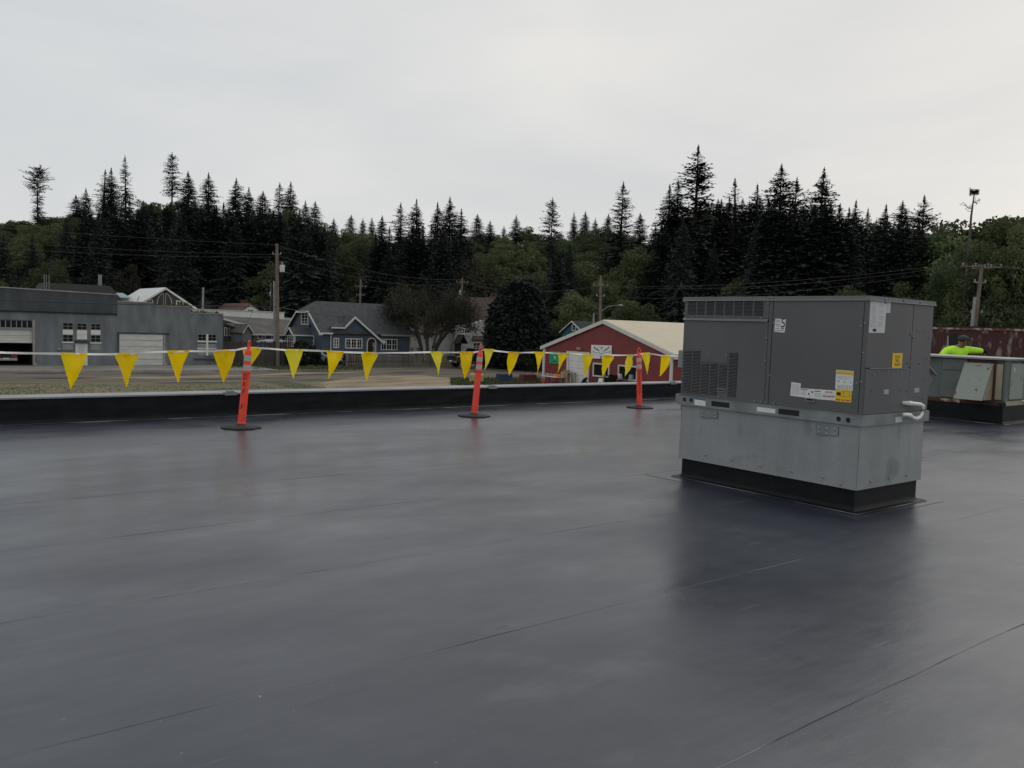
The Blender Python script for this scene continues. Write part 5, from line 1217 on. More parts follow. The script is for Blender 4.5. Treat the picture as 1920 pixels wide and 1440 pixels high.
# ---- house with white metal roof and arched windows
wh_y = 104.0; FWH = Face('Y', wh_y); wgz = ground_z(28, wh_y)
wh = thing('gabled_house', 'dark shingled house with white metal roof and tall arched gable windows, behind the grey building', 'house', (29, wh_y, wgz))
ap = FWH.uv(308.5, 539); el = FWH.uv(262, 567); er = FWH.uv(367, 578)
mb = MB(); FWH.poly(mb, [(el[0] + .1, wgz), (er[0], wgz), (er[0], er[1]), (ap[0], ap[1] - .05), (el[0] + .1, el[1])], 0, .4); part('gable_wall', mb, 'greybrown_siding', wh)
lx, lz = FWH.uv(219, 571)
mb = MB(); bk = 11
dl_ = (ap[1] - el[1]) / (ap[0] - el[0])
mb.slab([(el[0] - .3, wh_y - .5, el[1] - .3 * dl_), (ap[0], wh_y - .5, ap[1]), (ap[0], wh_y + bk, ap[1]), (el[0] - .3, wh_y + bk, el[1] - .3 * dl_)], .15)
dr_ = (ap[1] - er[1]) / (er[0] - ap[0])
mb.slab([(ap[0], wh_y - .5, ap[1]), (er[0] + 1.6, wh_y - .5, er[1] - 1.6 * dr_), (er[0] + 1.6, wh_y + bk, er[1] - 1.6 * dr_), (ap[0], wh_y + bk, ap[1])], .15)
part('roof', mb, 'white_metal_roof', wh)
mb = MB(); mb.box(el[0] + .1, el[0] + .4, wh_y + .4, wh_y + bk, wgz, el[1] - .1); mb.box(er[0] - .3, er[0], wh_y + .4, wh_y + bk, wgz, er[1] - .1); part('side_wall', mb, 'greybrown_siding', wh)
mb = MB()
for a, b in (((el[0] - .3, el[1] - .3 * dl_), ap), (ap, (er[0] + 1.6, er[1] - 1.6 * dr_))): FWH.poly(mb, [(a[0], a[1] + .0), (b[0], b[1] + .0), (b[0], b[1] - .24), (a[0], a[1] - .24)], .56, .05)
part('bargeboard', mb, 'trim_white', wh)
for sgn, (xa, xb_) in ((-1, (293.5, 306.5)), (1, (310, 322.5))):
    q0 = FWH.uv(xa, 578); q1 = FWH.uv(xb_, 550); w_ = abs(q1[0] - q0[0]); inner = max(q0[0], q1[0]) if sgn < 0 else min(q0[0], q1[0])
    for rad, d0, mk_, nm in ((1.0, .05, 'trim_white', 'arched_window'), (.86, .07, 'glass', 'pane')):
        ww = w_ * rad; hh = (q1[1] - q0[1]) * (1 if rad == 1 else .95); off = (w_ - ww) * .35 * sgn
        base = q0[1] - 1.5
        pts = [(inner + off, base), (inner + off, q0[1] + hh)] + [(inner + off + sgn * ww * math.sin(a), q0[1] + hh - (hh * .8) * (1 - math.cos(a))) for a in np.linspace(.25, math.pi / 2, 9)] + [(inner + off + sgn * ww, base)]
        mb = MB(); FWH.poly(mb, pts, d0, .05)
        if rad == 1: aw_ = part(nm, mb, mk_, wh)
        else: part(nm, mb, mk_, aw_)
window(FWH, FWH.rect(272.5, 561.5, 286.5, 568.5), wh, 2, 1, .10, .05, d=.07); window(FWH, FWH.rect(330, 563.5, 343.5, 574.5), wh, 2, 1, .12, .06, d=.07)
mb = MB(); 
pa = [ (ap[0] + (el[0] - ap[0]) * f, wh_y + yy, ap[1] + (el[1] - ap[1]) * f + .05) for f, yy in ((.62, 4.5), (.88, 2.2))]
mb.tube(pa, .07, 4); part('roof_vent', mb, 'conduit', wh)

# ---- black roof and other roofs beyond the grey building
br_y = 101.0; FK = Face('Y', br_y); kz = ground_z(15, br_y)
bk_ = thing('black_roofed_house', 'low house with flat topped black roof behind the dark band of the grey building', 'house', (15, br_y, kz))
k0_, k1_, k2_, k3_ = FK.uv(92, 529), FK.uv(205, 530), FK.uv(214, 549), FK.uv(84, 549)
kb = k3_[1] - 1.2; sk_ = (k2_[0] - k1_[0])
mb = MB(); mb.box(k0_[0] - .6, k1_[0] + 1.2, br_y + 1, br_y + 8, kz, kb); part('wall', mb, 'greybrown_siding', bk_)
top = [(k0_[0], br_y + 2.4, k0_[1]), (k1_[0] + .6, br_y + 2.4, k0_[1]), (k1_[0] + .6, br_y + 6.4, k0_[1]), (k0_[0], br_y + 6.4, k0_[1])]
bot = [(k0_[0] - 1.2, br_y, kb), (k1_[0] + 2.0, br_y, kb), (k1_[0] + 2.0, br_y + 9, kb), (k0_[0] - 1.2, br_y + 9, kb)]
mb = MB(); mb.add(bot + top, [(0, 1, 5, 4), (1, 2, 6, 5), (2, 3, 7, 6), (3, 0, 4, 7), (4, 5, 6, 7)]); part('roof', mb, 'black_roof', bk_)
c_ = ony(187.5, 522, br_y + 4); mb = MB(); mb.box(c_[0] - .16, c_[0] + .16, br_y + 3.85, br_y + 4.15, k0_[1] - .2, ony(187.5, 515, br_y + 4)[2]); part('chimney', mb, 'pole_grey', bk_)
for px in (83, 87, 92):
    c_ = ony(px, 527, br_y + 1); mb = MB(); mb.tube([(c_[0], br_y + 1, kb - .2), (c_[0], br_y + 1, ony(px, 515, br_y + 1)[2])], .035, 5); part('vent_pipe', mb, 'pole_grey', bk_)
tz = thing('teal_shed', 'shed with pale teal metal roof just left of the white roofed house', 'shed', (ony(228, 550, 110)[0], 110, ground_z(25, 110)))
q0, q1 = ony(205, 548, 110), ony(242, 548, 110)
mb = MB(); mb.slab([(q0[0], 109, q0[2] - .55), (q1[0], 109, q0[2] - .55), (q1[0], 113, q0[2] + .05), (q0[0], 113, q0[2] + .05)], .12); part('roof', mb, 'teal_metal', tz)
mb = MB(); mb.box(q0[0] + .2, q1[0] - .2, 109.3, 112.8, ground_z(25, 110), q0[2] - .55); part('wall', mb, 'white_siding', tz)

# ---- white flat building behind the bungalow
wy = 97.5; FWB = Face('Y', wy); wz = ground_z(36, wy)
wb = thing('white_building', 'plain white stuccoed flat roofed building with stepped parapet behind the bungalow roof', 'building', (37, wy, wz))
xa, zt_w = FWB.uv(376, 580.3); xb_ = FWB.uv(533, 588)[0]; xc_, zc2 = FWB.uv(556, 597.5)
mb = MB(); mb.box(xa - 2, xb_, wy, wy + 8, wz, zt_w); mb.box(xb_, xc_ + 2, wy + .0, wy + 7, wz, zc2); part('wall', mb, 'white_paint', wb)
mb = MB(); mb.box(xa - 2, xb_ + .08, wy - .08, wy + .2, zt_w, zt_w + .07); mb.box(xb_ + .08, xc_ + 2, wy - .08, wy + .2, zc2, zc2 + .07); part('coping', mb, 'trim_white', wb)
# ---- brown roofed house with white gable
by_ = 112.0; FBH = Face('Y', by_); bgz = ground_z(43, by_)
bw = thing('gabled_house', 'small house with red brown roof and white gable above the white building', 'house', (44, by_, bgz))
ap = FBH.uv(469.5, 570); eL = FBH.uv(450, 585); eR = FBH.uv(491, 585)
mb = MB(); FBH.poly(mb, [(eL[0], bgz), (eR[0], bgz), (eR[0], eR[1]), (ap[0], ap[1]), (eL[0], eL[1])], 0, .3); part('gable_wall', mb, 'white_paint', bw)
mb = MB(); bk = 10; s1 = (ap[1] - eL[1]) / (ap[0] - eL[0])
mb.slab([(eL[0] - .5, by_ - .15, eL[1] - .5 * s1 + .1), (ap[0], by_ - .15, ap[1] + .1), (ap[0], by_ + bk, ap[1] + .1), (eL[0] - .5, by_ + bk, eL[1] - .5 * s1 + .1)], .12)
mb.slab([(ap[0], by_ - .15, ap[1] + .1), (eR[0] + .5, by_ - .15, eR[1] - .5 * s1 + .1), (eR[0] + .5, by_ + bk, eR[1] - .5 * s1 + .1), (ap[0], by_ + bk, ap[1] + .1)], .12); part('roof', mb, 'red_shingle', bw)
mb = MB(); FBH.box(mb, *FBH.rect(464.5, 581, 474, 583.5)[:2], 0, .04, *FBH.rect(464.5, 581, 474, 583.5)[2:]); part('gable_vent', mb, 'dark_gap', bw)
c_ = ony(458, 562, by_ + 6); mb = MB(); mb.box(c_[0] - .4, c_[0] + .4, by_ + 5.6, by_ + 6.4, ap[1] - 1.4, c_[2]); part('chimney', mb, 'brick', bw)
# ---- far dark roof
fy = 122.0; q0, q1 = ony(391, 562, fy), ony(436, 563, fy)
fr_ = thing('dark_roofed_house', 'distant house with mossy dark roof just left of the red brown roof', 'house', (q0[0], fy, ground_z(q0[0], fy)))
mb = MB(); mb.slab([(q0[0] - .6, fy, q0[2] - 2), (q1[0] + 1, fy, q0[2] - 2), (q1[0], fy + 4, q0[2]), (q0[0], fy + 4, q0[2])], .15); part('roof', mb, 'black_roof', fr_)
mb = MB(); mb.box(q0[0], q1[0], fy + .4, fy + 7, ground_z(q0[0], fy) - 1, q0[2] - 2); part('wall', mb, 'greybrown_siding', fr_)

# ---- bungalow with the long weathered roof
YN = 84.5; FN = Face('Y', YN); nz_ = ground_z(32, YN)
bn = thing('bungalow', 'grey bungalow with long low weathered shingle roof between the grey building and the blue house', 'house', (33, YN, nz_))
e0, e1 = FN.uv(474, 624), FN.uv(548, 624.5); ze_n = e0[1]
yr = YN + 5.2; r0, r1 = ony(421, 591.5, yr), ony(552, 603.5, yr); zr_n = (r0[2] + r1[2]) / 2
mb = MB(); xl_ = ony(421, 597, YN + 3)[0]
mb.slab([(e0[0] - .2, YN - .35, ze_n), (e1[0] + 2, YN - .35, ze_n), (e1[0] + 2, yr, zr_n), (xl_ - .3, yr, zr_n + .2), (xl_ - .3, YN + 3.4, ze_n + (zr_n - ze_n) * .72)], .14)
mb.slab([(xl_ - .3, yr, zr_n + .2), (e1[0] + 2, yr, zr_n), (e1[0] + 2, yr + 5, ze_n), (xl_ - .3, yr + 5, ze_n)], .14); part('roof', mb, 'old_shingle', bn)
mb = MB(); mb.box(e0[0], e1[0] + 1.6, YN, YN + 9, nz_, ze_n - .05); part('front_wall', mb, 'grey_siding', bn)
mb = MB(); mb.box(e0[0] - .25, e1[0] + 2, YN - .44, YN - .36, ze_n - .24, ze_n - .04); part('gutter', mb, 'trim_white', bn)
FN2 = Face('Y', YN + 2.9)
b0, b1 = FN2.uv(419, 597), FN2.uv(462, 610.5)
mb = MB(); FN2.poly(mb, [(b0[0], nz_), (b1[0] + .2, nz_), (b1[0] + .2, b1[1] - .15), (b0[0], b0[1] - .15)], 0, .3); part('side_wall', mb, 'greybrown_siding', bn)
mb = MB(); FN2.poly(mb, [(b0[0] - .1, b0[1] + .05), (b1[0] + .1, b1[1] + .05), (b1[0] + .1, b1[1] - .16), (b0[0] - .1, b0[1] - .16)], .5, .08); part('bargeboard', mb, 'trim_white', bn)
for xx in (420.3, 429.2, 438.2): window(FN2, FN2.rect(xx, 614, xx + 5.6, 630), bn, 1, 1, .08, .03, d=.05)
rc = FN2.rect(450, 611, 458, 628); mb = MB(); FN2.box(mb, rc[0], rc[1], 0, .06, rc[2], rc[3]); part('door_frame', mb, 'wood_pale', bn)
mb = MB(); u, z = FN2.uv(453.2, 617.3); mb.ball(FN2.P(u, .16, z), .085, 10, 6); part('porch_light', mb, 'porch_bulb', bn)
FN3 = Face('Y', YN - .9); ga, gaz = FN3.uv(463.2, 610); gl, glz = FN3.uv(455.5, 621.5); grx, grz = FN3.uv(472, 623)
mb = MB(); FN3.poly(mb, [(gl, nz_), (grx, nz_), (grx, grz), (ga, gaz), (gl, glz)], 0, .2); mb.box(gl + .1, grx - .1, YN - .7, YN + 3, nz_, glz); part('entry_wall', mb, 'grey_siding', bn)
mb = MB(); mb.slab([(gl - .15, YN - 1.2, glz - .15), (ga, YN - 1.2, gaz + .12), (ga, YN + 3, gaz + .12), (gl - .15, YN + 3, glz - .15)], .1); mb.slab([(ga, YN - 1.2, gaz + .12), (grx + .15, YN - 1.2, grz - .1), (grx + .15, YN + 3, grz - .1), (ga, YN + 3, gaz + .12)], .1); part('entry_roof', mb, 'old_shingle', bn)
mb = MB()
for a, b in (((gl - .15, glz - .15), (ga, gaz + .1)), ((ga, gaz + .1), (grx + .15, grz - .1))): FN3.poly(mb, [a, b, (b[0], b[1] - .13), (a[0], a[1] - .13)], .34, .04)
part('entry_trim', mb, 'trim_white', bn)
window(FN, FN.rect(482.5, 626.5, 492.5, 636), bn, 1, 2, .1, .04, d=.06); window(FN, FN.rect(497, 626.5, 521, 637), bn, 2, 2, .1, .04, d=.06, split=[.5]); window(FN, FN.rect(526.5, 627.5, 536, 642), bn, 1, 2, .1, .04, d=.06)

# ---- grey-white house with steep brown roof
YS = 85.0; FSH = Face('Y', YS); sz = -2.8
shh = thing('brown_roofed_house', 'pale clapboard house with steep dark brown roof half hidden by trees', 'house', (54, YS, sz))
x0s, x1s = FSH.uv(757, 640)[0], FSH.uv(950, 640)[0]; ze_s = FSH.uv(800, 622)[1]
xr0, xr1 = ony(858, 558, YS + 4)[0], ony(935, 558, YS + 4)[0]; zr_s = ony(890, 557, YS + 4)[2]
mb = MB(); mb.box(x0s, x1s, YS, YS + 8, sz, ze_s); part('wall', mb, 'white_siding', shh)
zc_s = ze_s + 1.0
mb = MB(); xm = FSH.uv(822, 610)[0]
mb.slab([(xm, YS - .4, ze_s + .3), (x1s + .3, YS - .4, ze_s + .3), (xr1, YS + 4, zr_s), (xr0, YS + 4, zr_s)], .15); mb.slab([(xr0, YS + 4, zr_s), (xr1, YS + 4, zr_s), (x1s + .3, YS + 8.4, ze_s), (xm, YS + 8.4, ze_s)], .15)
mb.slab([(xm, YS - .4, ze_s + .3), (xr0, YS + 4, zr_s), (xm, YS + 8.4, ze_s + .3)], .12)
mb.slab([(x0s - .4, YS - .4, ze_s - .1), (xm + .6, YS - .4, ze_s - .1), (xm + .6, YS + 4, ze_s + 1.4), (x0s + .6, YS + 4, ze_s + 1.4)], .12)
part('roof', mb, 'brown_shingle', shh)
FS2 = Face('Y', YS - .8)
mb = MB(); ca, cz_ = FS2.uv(905, 592); cl, clz = FS2.uv(868, 612)
FS2.poly(mb, [(FS2.uv(852, 650)[0], sz), (FS2.uv(908, 650)[0], sz), FS2.uv(908, 600), FS2.uv(890, 606), FS2.uv(858, 612)], 0, .6); part('front_wall', mb, 'white_siding', shh)
mb = MB(); A_ = FS2.uv(882, 636.5); B_ = FS2.uv(908, 600); Cc = FS2.uv(948, 602); Dd = FS2.uv(948, 637)
mb.slab([(A_[0], YS - 1.25, A_[1]), (Dd[0], YS - 1.25, A_[1]), (Cc[0], YS + 1.5, B_[1] + .4), (B_[0], YS + 1.5, B_[1] + .4)], .14); part('catslide_roof', mb, 'brown_shingle', shh)
window(FS2, FS2.rect(866, 615.5, 884, 627), shh, 4, 1, .14, .08, d=.06); window(FS2, FS2.rect(886, 641.5, 901, 657), shh, 2, 2, .1, .05, d=.06)
mb = MB(); e0_, e1_ = FS2.uv(851, 640), FS2.uv(866, 640); ea = FS2.uv(858.5, 627)
mb.slab([(e0_[0] - .1, YS - 2.0, e0_[1] - .2), ((e0_[0] + e1_[0]) / 2, YS - 2.0, ea[1]), ((e0_[0] + e1_[0]) / 2, YS - .8, ea[1]), (e0_[0] - .1, YS - .8, e0_[1] - .2)], .12); mb.slab([((e0_[0] + e1_[0]) / 2, YS - 2.0, ea[1]), (e1_[0] + .1, YS - 2.0, e1_[1] - .2), (e1_[0] + .1, YS - .8, e1_[1] - .2), ((e0_[0] + e1_[0]) / 2, YS - .8, ea[1])], .12)
part('entry_roof', mb, 'black_roof', shh)
mb = MB(); FS2.box(mb, e0_[0] + .1, e1_[0] - .1, 0, .03, sz, e0_[1] - .2); part('door', mb, 'dark_gap', shh)
mb = MB(); c_ = ony(929, 552, YS + 4.5); mb.box(c_[0] - .5, c_[0] + .5, YS + 4, YS + 5, zr_s - .8, c_[2] + .1); part('chimney', mb, 'brick', shh)

# ---- teal house
YT = 82.0; FT = Face('X', onz(1075, 622, -2.0)[0] if False else 72.0)
tg = ground_z(72, 62)
th_ = thing('teal_house', 'small teal house with steep white trimmed gable peeping over the red building', 'house', (72, FT.uv(1075, 620)[0], tg))
ap = FT.uv(1074.8, 601.5); eL = FT.uv(1052, 624); eR = FT.uv(1097.5, 625)
y_lo, y_hi = min(eL[0], eR[0]), max(eL[0], eR[0]); zev = min(eL[1], eR[1])
rm, wm_ = MB(), MB(); gable_x(rm, wm_, 72.0, 80.0, y_lo + .3, y_hi - .3, zev + .3, ap[1], tg, .3, .12); part('roof', rm, 'black_roof', th_); part('wall', wm_, 'teal_siding', th_)
mb = MB(); bargeboards(mb, 71.7, y_lo + .3, y_hi - .3, zev + .3, ap[1], .3, .16); part('bargeboard', mb, 'trim_white', th_)
window(FT, FT.rect(1072.5, 608.5, 1080.5, 620.5), th_, 1, 2, .14, .05, d=.06)

# ---- red metal building
XRB = onz(1020, 722.5, -2.85)[0]; FRB = Face('X', XRB); rz = -2.85
rb = thing('red_metal_building', 'dark red ribbed metal building with cream roof, white door and two shop windows', 'building', (XRB, 43, rz))
eL = FRB.uv(1022, 648.5); ap = FRB.uv(1133, 602.5); eR = FRB.uv(1261, 665)
zer = (eL[1] + eR[1]) / 2; y_hi, y_lo = eL[0], eR[0]; ym_ = (y_hi + y_lo) / 2; zap = ap[1]; LB = 24
mb = MB(); FRB.poly(mb, [(y_lo, rz), (y_hi, rz), (y_hi, zer), (ym_, zap), (y_lo, zer)], 0, .2)
mb.box(XRB + .2, XRB + LB, y_lo, y_lo + .2, rz, zer); mb.box(XRB + .2, XRB + LB, y_hi - .2, y_hi, rz, zer); mb.box(XRB + LB - .2, XRB + LB, y_lo + .2, y_hi - .2, rz, zer); part('wall', mb, 'red_ribs', rb)
mb = MB(); sr_ = (zap - zer) / (y_hi - ym_)
mb.slab([(XRB - .12, y_lo - .35, zer - .35 * sr_ + .12), (XRB + LB, y_lo - .35, zer - .35 * sr_ + .12), (XRB + LB, ym_, zap + .12), (XRB - .12, ym_, zap + .12)], .1)
mb.slab([(XRB - .12, ym_, zap + .12), (XRB + LB, ym_, zap + .12), (XRB + LB, y_hi + .35, zer - .35 * sr_ + .12), (XRB - .12, y_hi + .35, zer - .35 * sr_ + .12)], .1)
part('roof', mb, 'cream_roof', rb)
mb = MB(); bargeboards(mb, XRB - .124, y_lo, y_hi, zer + .1, zap + .1, .36, .26); part('bargeboard', mb, 'trim_white', rb)
mb = MB(); FRB.box(mb, y_hi - .10, y_hi + .12, .0, .10, rz, zer); FRB.box(mb, y_lo - .10, y_lo + .10, .0, .10, rz, zer); part('corner_trim', mb, 'trim_white', rb)
mb = MB(); mb.box(XRB - .3, XRB + LB, y_lo - .5, y_lo - .36, zer - .32, zer - .12); part('gutter', mb, 'trim_white', rb)
FRS = Face('Y', y_lo)
mb = MB(); FRS.box(mb, XRB + 1.2, XRB + 8, .003, .03, rz, rz + 2.0); part('white_panel', mb, 'white_paint', rb)
rc = FRB.rect(1067, 664.5, 1103, 722); mb = MB(); FRB.box(mb, rc[0], rc[1], .0, .03, rz + .0, rc[3]); rd = part('garage_door', mb, 'dark_gap', rb)
zz = np.linspace(rz + .02, rc[3], 6)
for a, b in zip(zz[:-1], zz[1:]): mb = MB(); FRB.box(mb, rc[0] + .02, rc[1] - .02, .03, .05, a + .006, b - .006); part('panel', mb, 'white_paint', rd)
mb = MB(); FRB.box(mb, rc[1], rc[1] + .22, .0, .08, rz, rc[3]); FRB.box(mb, rc[0] - .12, rc[0], .0, .08, rz, rc[3]); FRB.box(mb, rc[0] - .15, rc[1] + .25, 0, .10, rc[3] + .002, rc[3] + .2); part('door_frame', mb, 'trim_white', rb)
for (a, b, c, d) in ((1112.5, 681, 1143.5, 707), (1159.5, 685, 1196, 713)):
    window(FRB, FRB.rect(a, b, c, d), rb, 1, 1, .10, .05, d=.08)
rc = FRB.rect(1084, 651, 1090.5, 656); mb = MB(); FRB.box(mb, rc[0], rc[1], 0, .15, rc[2], rc[3]); part('wall_vent', mb, 'pole_grey', rb)
# signs
def psign(name, label, pxs, matk):
    o = MB(); FRB.poly(o, [FRB.uv(*p) for p in pxs], .07, .05); c = FRB.uv(*pxs[0]); ob = single(name, o, matk, label, 'sign', FRB.P(c[0], .07, c[1])); return ob
s1 = psign('shop_sign', 'white shop sign with feathered wing emblem on the red building', [(1110, 646.5), (1148, 648), (1147, 674), (1109, 671.5)], 'sign_white')
def RS(x, y): return 1080 + x / 16, 600 + y / 16
def feather(ax, ay, bx, by, w_, m_='emblem'):
    A, B = np.array(RS(ax, ay)), np.array(RS(bx, by)); d = B - A; n_ = np.array((-d[1], d[0])) / np.linalg.norm(d) * w_ / 16
    pts = [FRB.uv(*p) for p in (A, A + d * .35 + n_, A + d * .75 + n_ * .8, B, A + d * .75 - n_ * .5, A + d * .35 - n_ * .6)]
    mb = MB(); FRB.poly(mb, pts, .074, .004); part('emblem_mark', mb, m_, s1)
for s_ in (-1, 1):
    cx_ = 785
    for (a, b, c, d, w_) in ((95, 905, 165, 860, 26), (165, 890, 235, 790, 22), (60, 930, 120, 905, 14), (150, 990, 170, 960, 22), (215, 985, 255, 935, 22)):
        feather(cx_ + s_ * a, b, cx_ + s_ * c, d, w_)
    for (a, b, c, d, w_) in ((30, 900, 100, 935, 12), (40, 980, 120, 970, 12), (20, 830, 60, 815, 14)): feather(cx_ + s_ * a, b, cx_ + s_ * c, d, w_, 'emblem_soft')
feather(785, 880, 785, 800, 26, 'emblem_soft'); feather(700, 1005, 870, 1005, 14, 'emblem_soft'); feather(785, 860, 785, 880, 22)
mb = MB(); FRB.poly(mb, [FRB.uv(*RS(*p)) for p in ((752, 1065), (790, 1066), (786, 1165), (748, 1160))], .074, .004); part('emblem_mark', mb, 'label_blue', s1)
s2 = psign('green_sign', 'green painted sign with white mark left of the white door on the red building', [(1032, 658.5), (1051, 659.5), (1050, 682.5), (1031, 681.5)], 'green_sign')
mb = MB(); FRB.poly(mb, [FRB.uv(*p) for p in ((1039.5, 667), (1041.5, 668), (1043.5, 672.5), (1042.2, 673))], .074, .004); part('sign_mark', mb, 'sign_white', s2)
mb = MB(); FRB.poly(mb, [FRB.uv(*p) for p in ((1037, 676.5), (1045, 677), (1045, 678.5), (1037, 678))], .074, .004); part('sign_mark', mb, 'emblem', s2)

# ---- old red wall beyond the roof on the right
XO = 34.0; FO = Face('X', XO); ogz = -3.0
ow = thing('peeling_building', 'long windowless building of peeling dark red boards at the right edge', 'building', (XO, 14, ogz))
t0, t1 = FO.uv(1700, 614.5), FO.uv(1920, 619.5); ya, yb = t0[0] + 3.5, t1[0] - 9; zt_o = (t0[1] + t1[1]) / 2
mb = MB(); mb.box(XO, XO + 14, yb, ya, ogz, zt_o - .03); part('wall', mb, 'peeling', ow)
mb = MB()
for yy in np.arange(yb + .1, ya, .12): FO.box(mb, yy - .012, yy + .012, 0, .012, ogz, zt_o - .12)
ob = part('board_batten', mb, 'peeling', ow); ob['kind'] = 'stuff'
mb = MB(); FO.box(mb, yb - .1, ya + .1, -.3, .06, zt_o - .03, zt_o + .05); part('coping', mb, 'old_rust', ow)
mb = MB(); mb.box(XO + .3, XO + 14, yb, ya, zt_o - .02, zt_o + .12); part('roof', mb, 'black_roof', ow)
q = [FO.uv(*p) for p in ((1778.5, 668), (1778.5, 631), (1786, 625), (1796, 624.5), (1798, 668))]; mb = MB(); FO.poly(mb, q, .02, .01); dk = part('doorway', mb, 'dark_gap', ow)
q = [FO.uv(*p) for p in ((1777.3, 668), (1777.3, 630), (1778.6, 630), (1778.6, 668))]; mb = MB(); FO.poly(mb, q, .03, .02); part('doorway_trim', mb, 'paper', ow)

# ================================================================== utility poles and wires
WP = {}
def pole(key, top, base, v, label, r0=.17, matk='pole_wood', arms=(), box=None, name='utility_pole', cat='utility pole', spikes=()):
    """v: forward distance; base pixel only gives the lean"""
    T = atv(*top, v); B = atv(*base, v)
    k = 1.0; d = T - B
    if abs(d[2]) < 1e-6: d[2] = 1
    x, y = B[0], B[1]; g_ = ground_z(x, y); t = (g_ - .3 - T[2]) / d[2]; B = T + d * t
    th = thing(name, label, cat, (B[0], B[1], g_))
    mb = MB(); n = 7; mb.tube([T + (B - T) * i / n for i in range(n + 1)], [r0 * .72 + (r0 * .28) * i / n for i in range(n + 1)], 10); part('shaft', mb, matk, th, 40)
    ax = np.array((CY, -SY, 0)); dn = (B - T) / np.linalg.norm(B - T)
    for (dist, ln, kind) in arms:
        c = T + dn * dist; dirn = np.array((0, 1.0, 0)) if kind == 'y' else ax
        mb = MB(); mb.tube([c - dirn * ln / 2 + (0, -.0, 0), c + dirn * ln / 2], .042, 5); part('crossarm', mb, matk, th)
        for s_ in np.linspace(-.9, .9, 4):
            p = c + dirn * ln / 2 * s_; mb = MB(); mb.lathe([(.03, 0), (.055, .04), (.03, .08), (.055, .12), (.02, .18)], 8, p + (0, 0, .05)); part('insulator', mb, 'insulator', th)
    for dist in spikes:
        c = T + dn * dist
        for s_ in (-1, 1):
            mb = MB(); p = c + ax * s_ * (r0 + .18); mb.tube([c, p], .03, 5); mb.lathe([(.04, 0), (.07, .05), (.04, .1), (.06, .15), (.03, .2)], 8, p); part('insulator', mb, 'insulator', th)
    if box:
        px0, py0, px1, py1 = box; a = atv(px0, py0, v); b = atv(px1, py1, v); c = (a + b) / 2; rr = abs((b - a) @ RT) / 2; h = abs((a - b) @ UP)
        mb = MB(); mb.lathe([(rr * .6, -h * .5), (rr, -h * .46), (rr, h * .40), (rr * .85, h * .46), (rr * .3, h * .5)], 16, c); tr = part('transformer', mb, 'transformer', th, 40)
        mb = MB(); mb.lathe([(.05, 0), (.09, .06), (.05, .12), (.08, .18), (.03, .3)], 8, c + (0, 0, h * .48)); part('bushing', mb, 'insulator', tr)
        mb = MB(); mb.tube([c + (0, 0, h * .1), T + dn * ((T - c)[2] - h * .1)], .05, 5); part('bracket', mb, 'steel', th)
    WP[key] = (T, B, dn); return th
vg = lambda px, py: (ong(px, py) - CAM) @ FW
pole('p1', (519, 457), (521, 686), vg(521, 688), 'tall wooden utility pole with grey transformer, beside the board fence', .19, spikes=(1.0,), box=(524.5, 496.5, 533.5, 510.5))
pole('p1b', (514, 527), (515, 686), vg(515, 687.5), 'thinner bare grey pole standing right next to the tall transformer pole', .13, 'pole_grey', name='service_pole', cat='pole')
pole('p2', (508.5, 530), (508, 586), 118, 'dark far utility pole just left of the transformer pole', .15, arms=((.5, 1.2, 'x'),), box=(505.5, 547, 509, 554.5))
pole('p3', (676.5, 524), (675, 568), 116, 'utility pole with short crossarm rising behind the blue house roof', .17, arms=((1.0, 1.6, 'x'), (2.2, 1.1, 'x')))
pole('p4', (866.5, 521), (866, 640), 108, 'dark utility pole with white transformer above the brown roofed house', .15, arms=((.6, 1.5, 'x'),), spikes=(1.9,), box=(860.5, 543.5, 865.5, 553.5))
p5 = pole('p5', (1126.5, 517), (1125, 602), 82, 'utility pole with curved street lamp arm behind the red building', .17, arms=((1.0, 1.5, 'x'),), spikes=(2.0,))
pole('p5b', (1113.5, 587), (1112.5, 606), 84, 'short grey pole next to the street lamp pole behind the red building', .12, 'pole_grey', name='service_pole', cat='pole')
pole('p6', (1841.5, 497), (1828, 612), 52, 'weathered utility pole with crossarm of insulators above the peeling red building', .14, arms=((.12, 2.6, 'x'), (.2, 1.2, 'y')), spikes=(1.1, 3.0))
pole('p6b', (1828, 557), (1822, 614), 51.5, 'pale thin pole left of the weathered pole at the right edge', .12, 'pole_grey', name='service_pole', cat='pole')
pole('p7', (381, 539), (380, 586), 92, 'short weathered post standing up behind the stepped parapet of the grey building', .14, 'pole_grey', name='service_pole', cat='pole')
# street lamp arm on p5
T5, B5, dn5 = WP['p5']; c = T5 + dn5 * ((T5 - atv(1126, 587, 82))[2])
pts = [c] + [atv(px, py, 82) for px, py in ((1131, 581), (1139, 575.5), (1149, 573), (1160, 572.5))]
mb = MB(); mb.tube(pts, .035, 6); arm = part('lamp_arm', mb, 'pole_grey', p5)
mb = MB(); e = atv(1164, 572.5, 82); mb.ball(e, (.28, .18, .09), 10, 6); part('lamp_head', mb, 'insulator', arm)
ax = np.array((CY, -SY, 0))
def wire(a, b, sag, label, r=.018, m_='wire'):
    a, b = np.array(a, float), np.array(b, float); n = 24
    mb = MB(); mb.tube([a + (b - a) * t + np.array((0, 0, -sag * 4 * t * (1 - t))) for t in np.linspace(0, 1, n)], r, 4)
    single('overhead_wire', mb, m_, label, 'wire', tuple(a))
T1, B1, dn1 = WP['p1']; up1 = lambda h: T1 + dn1 * h
LFT = np.array((-46.0, 5.5, 0))
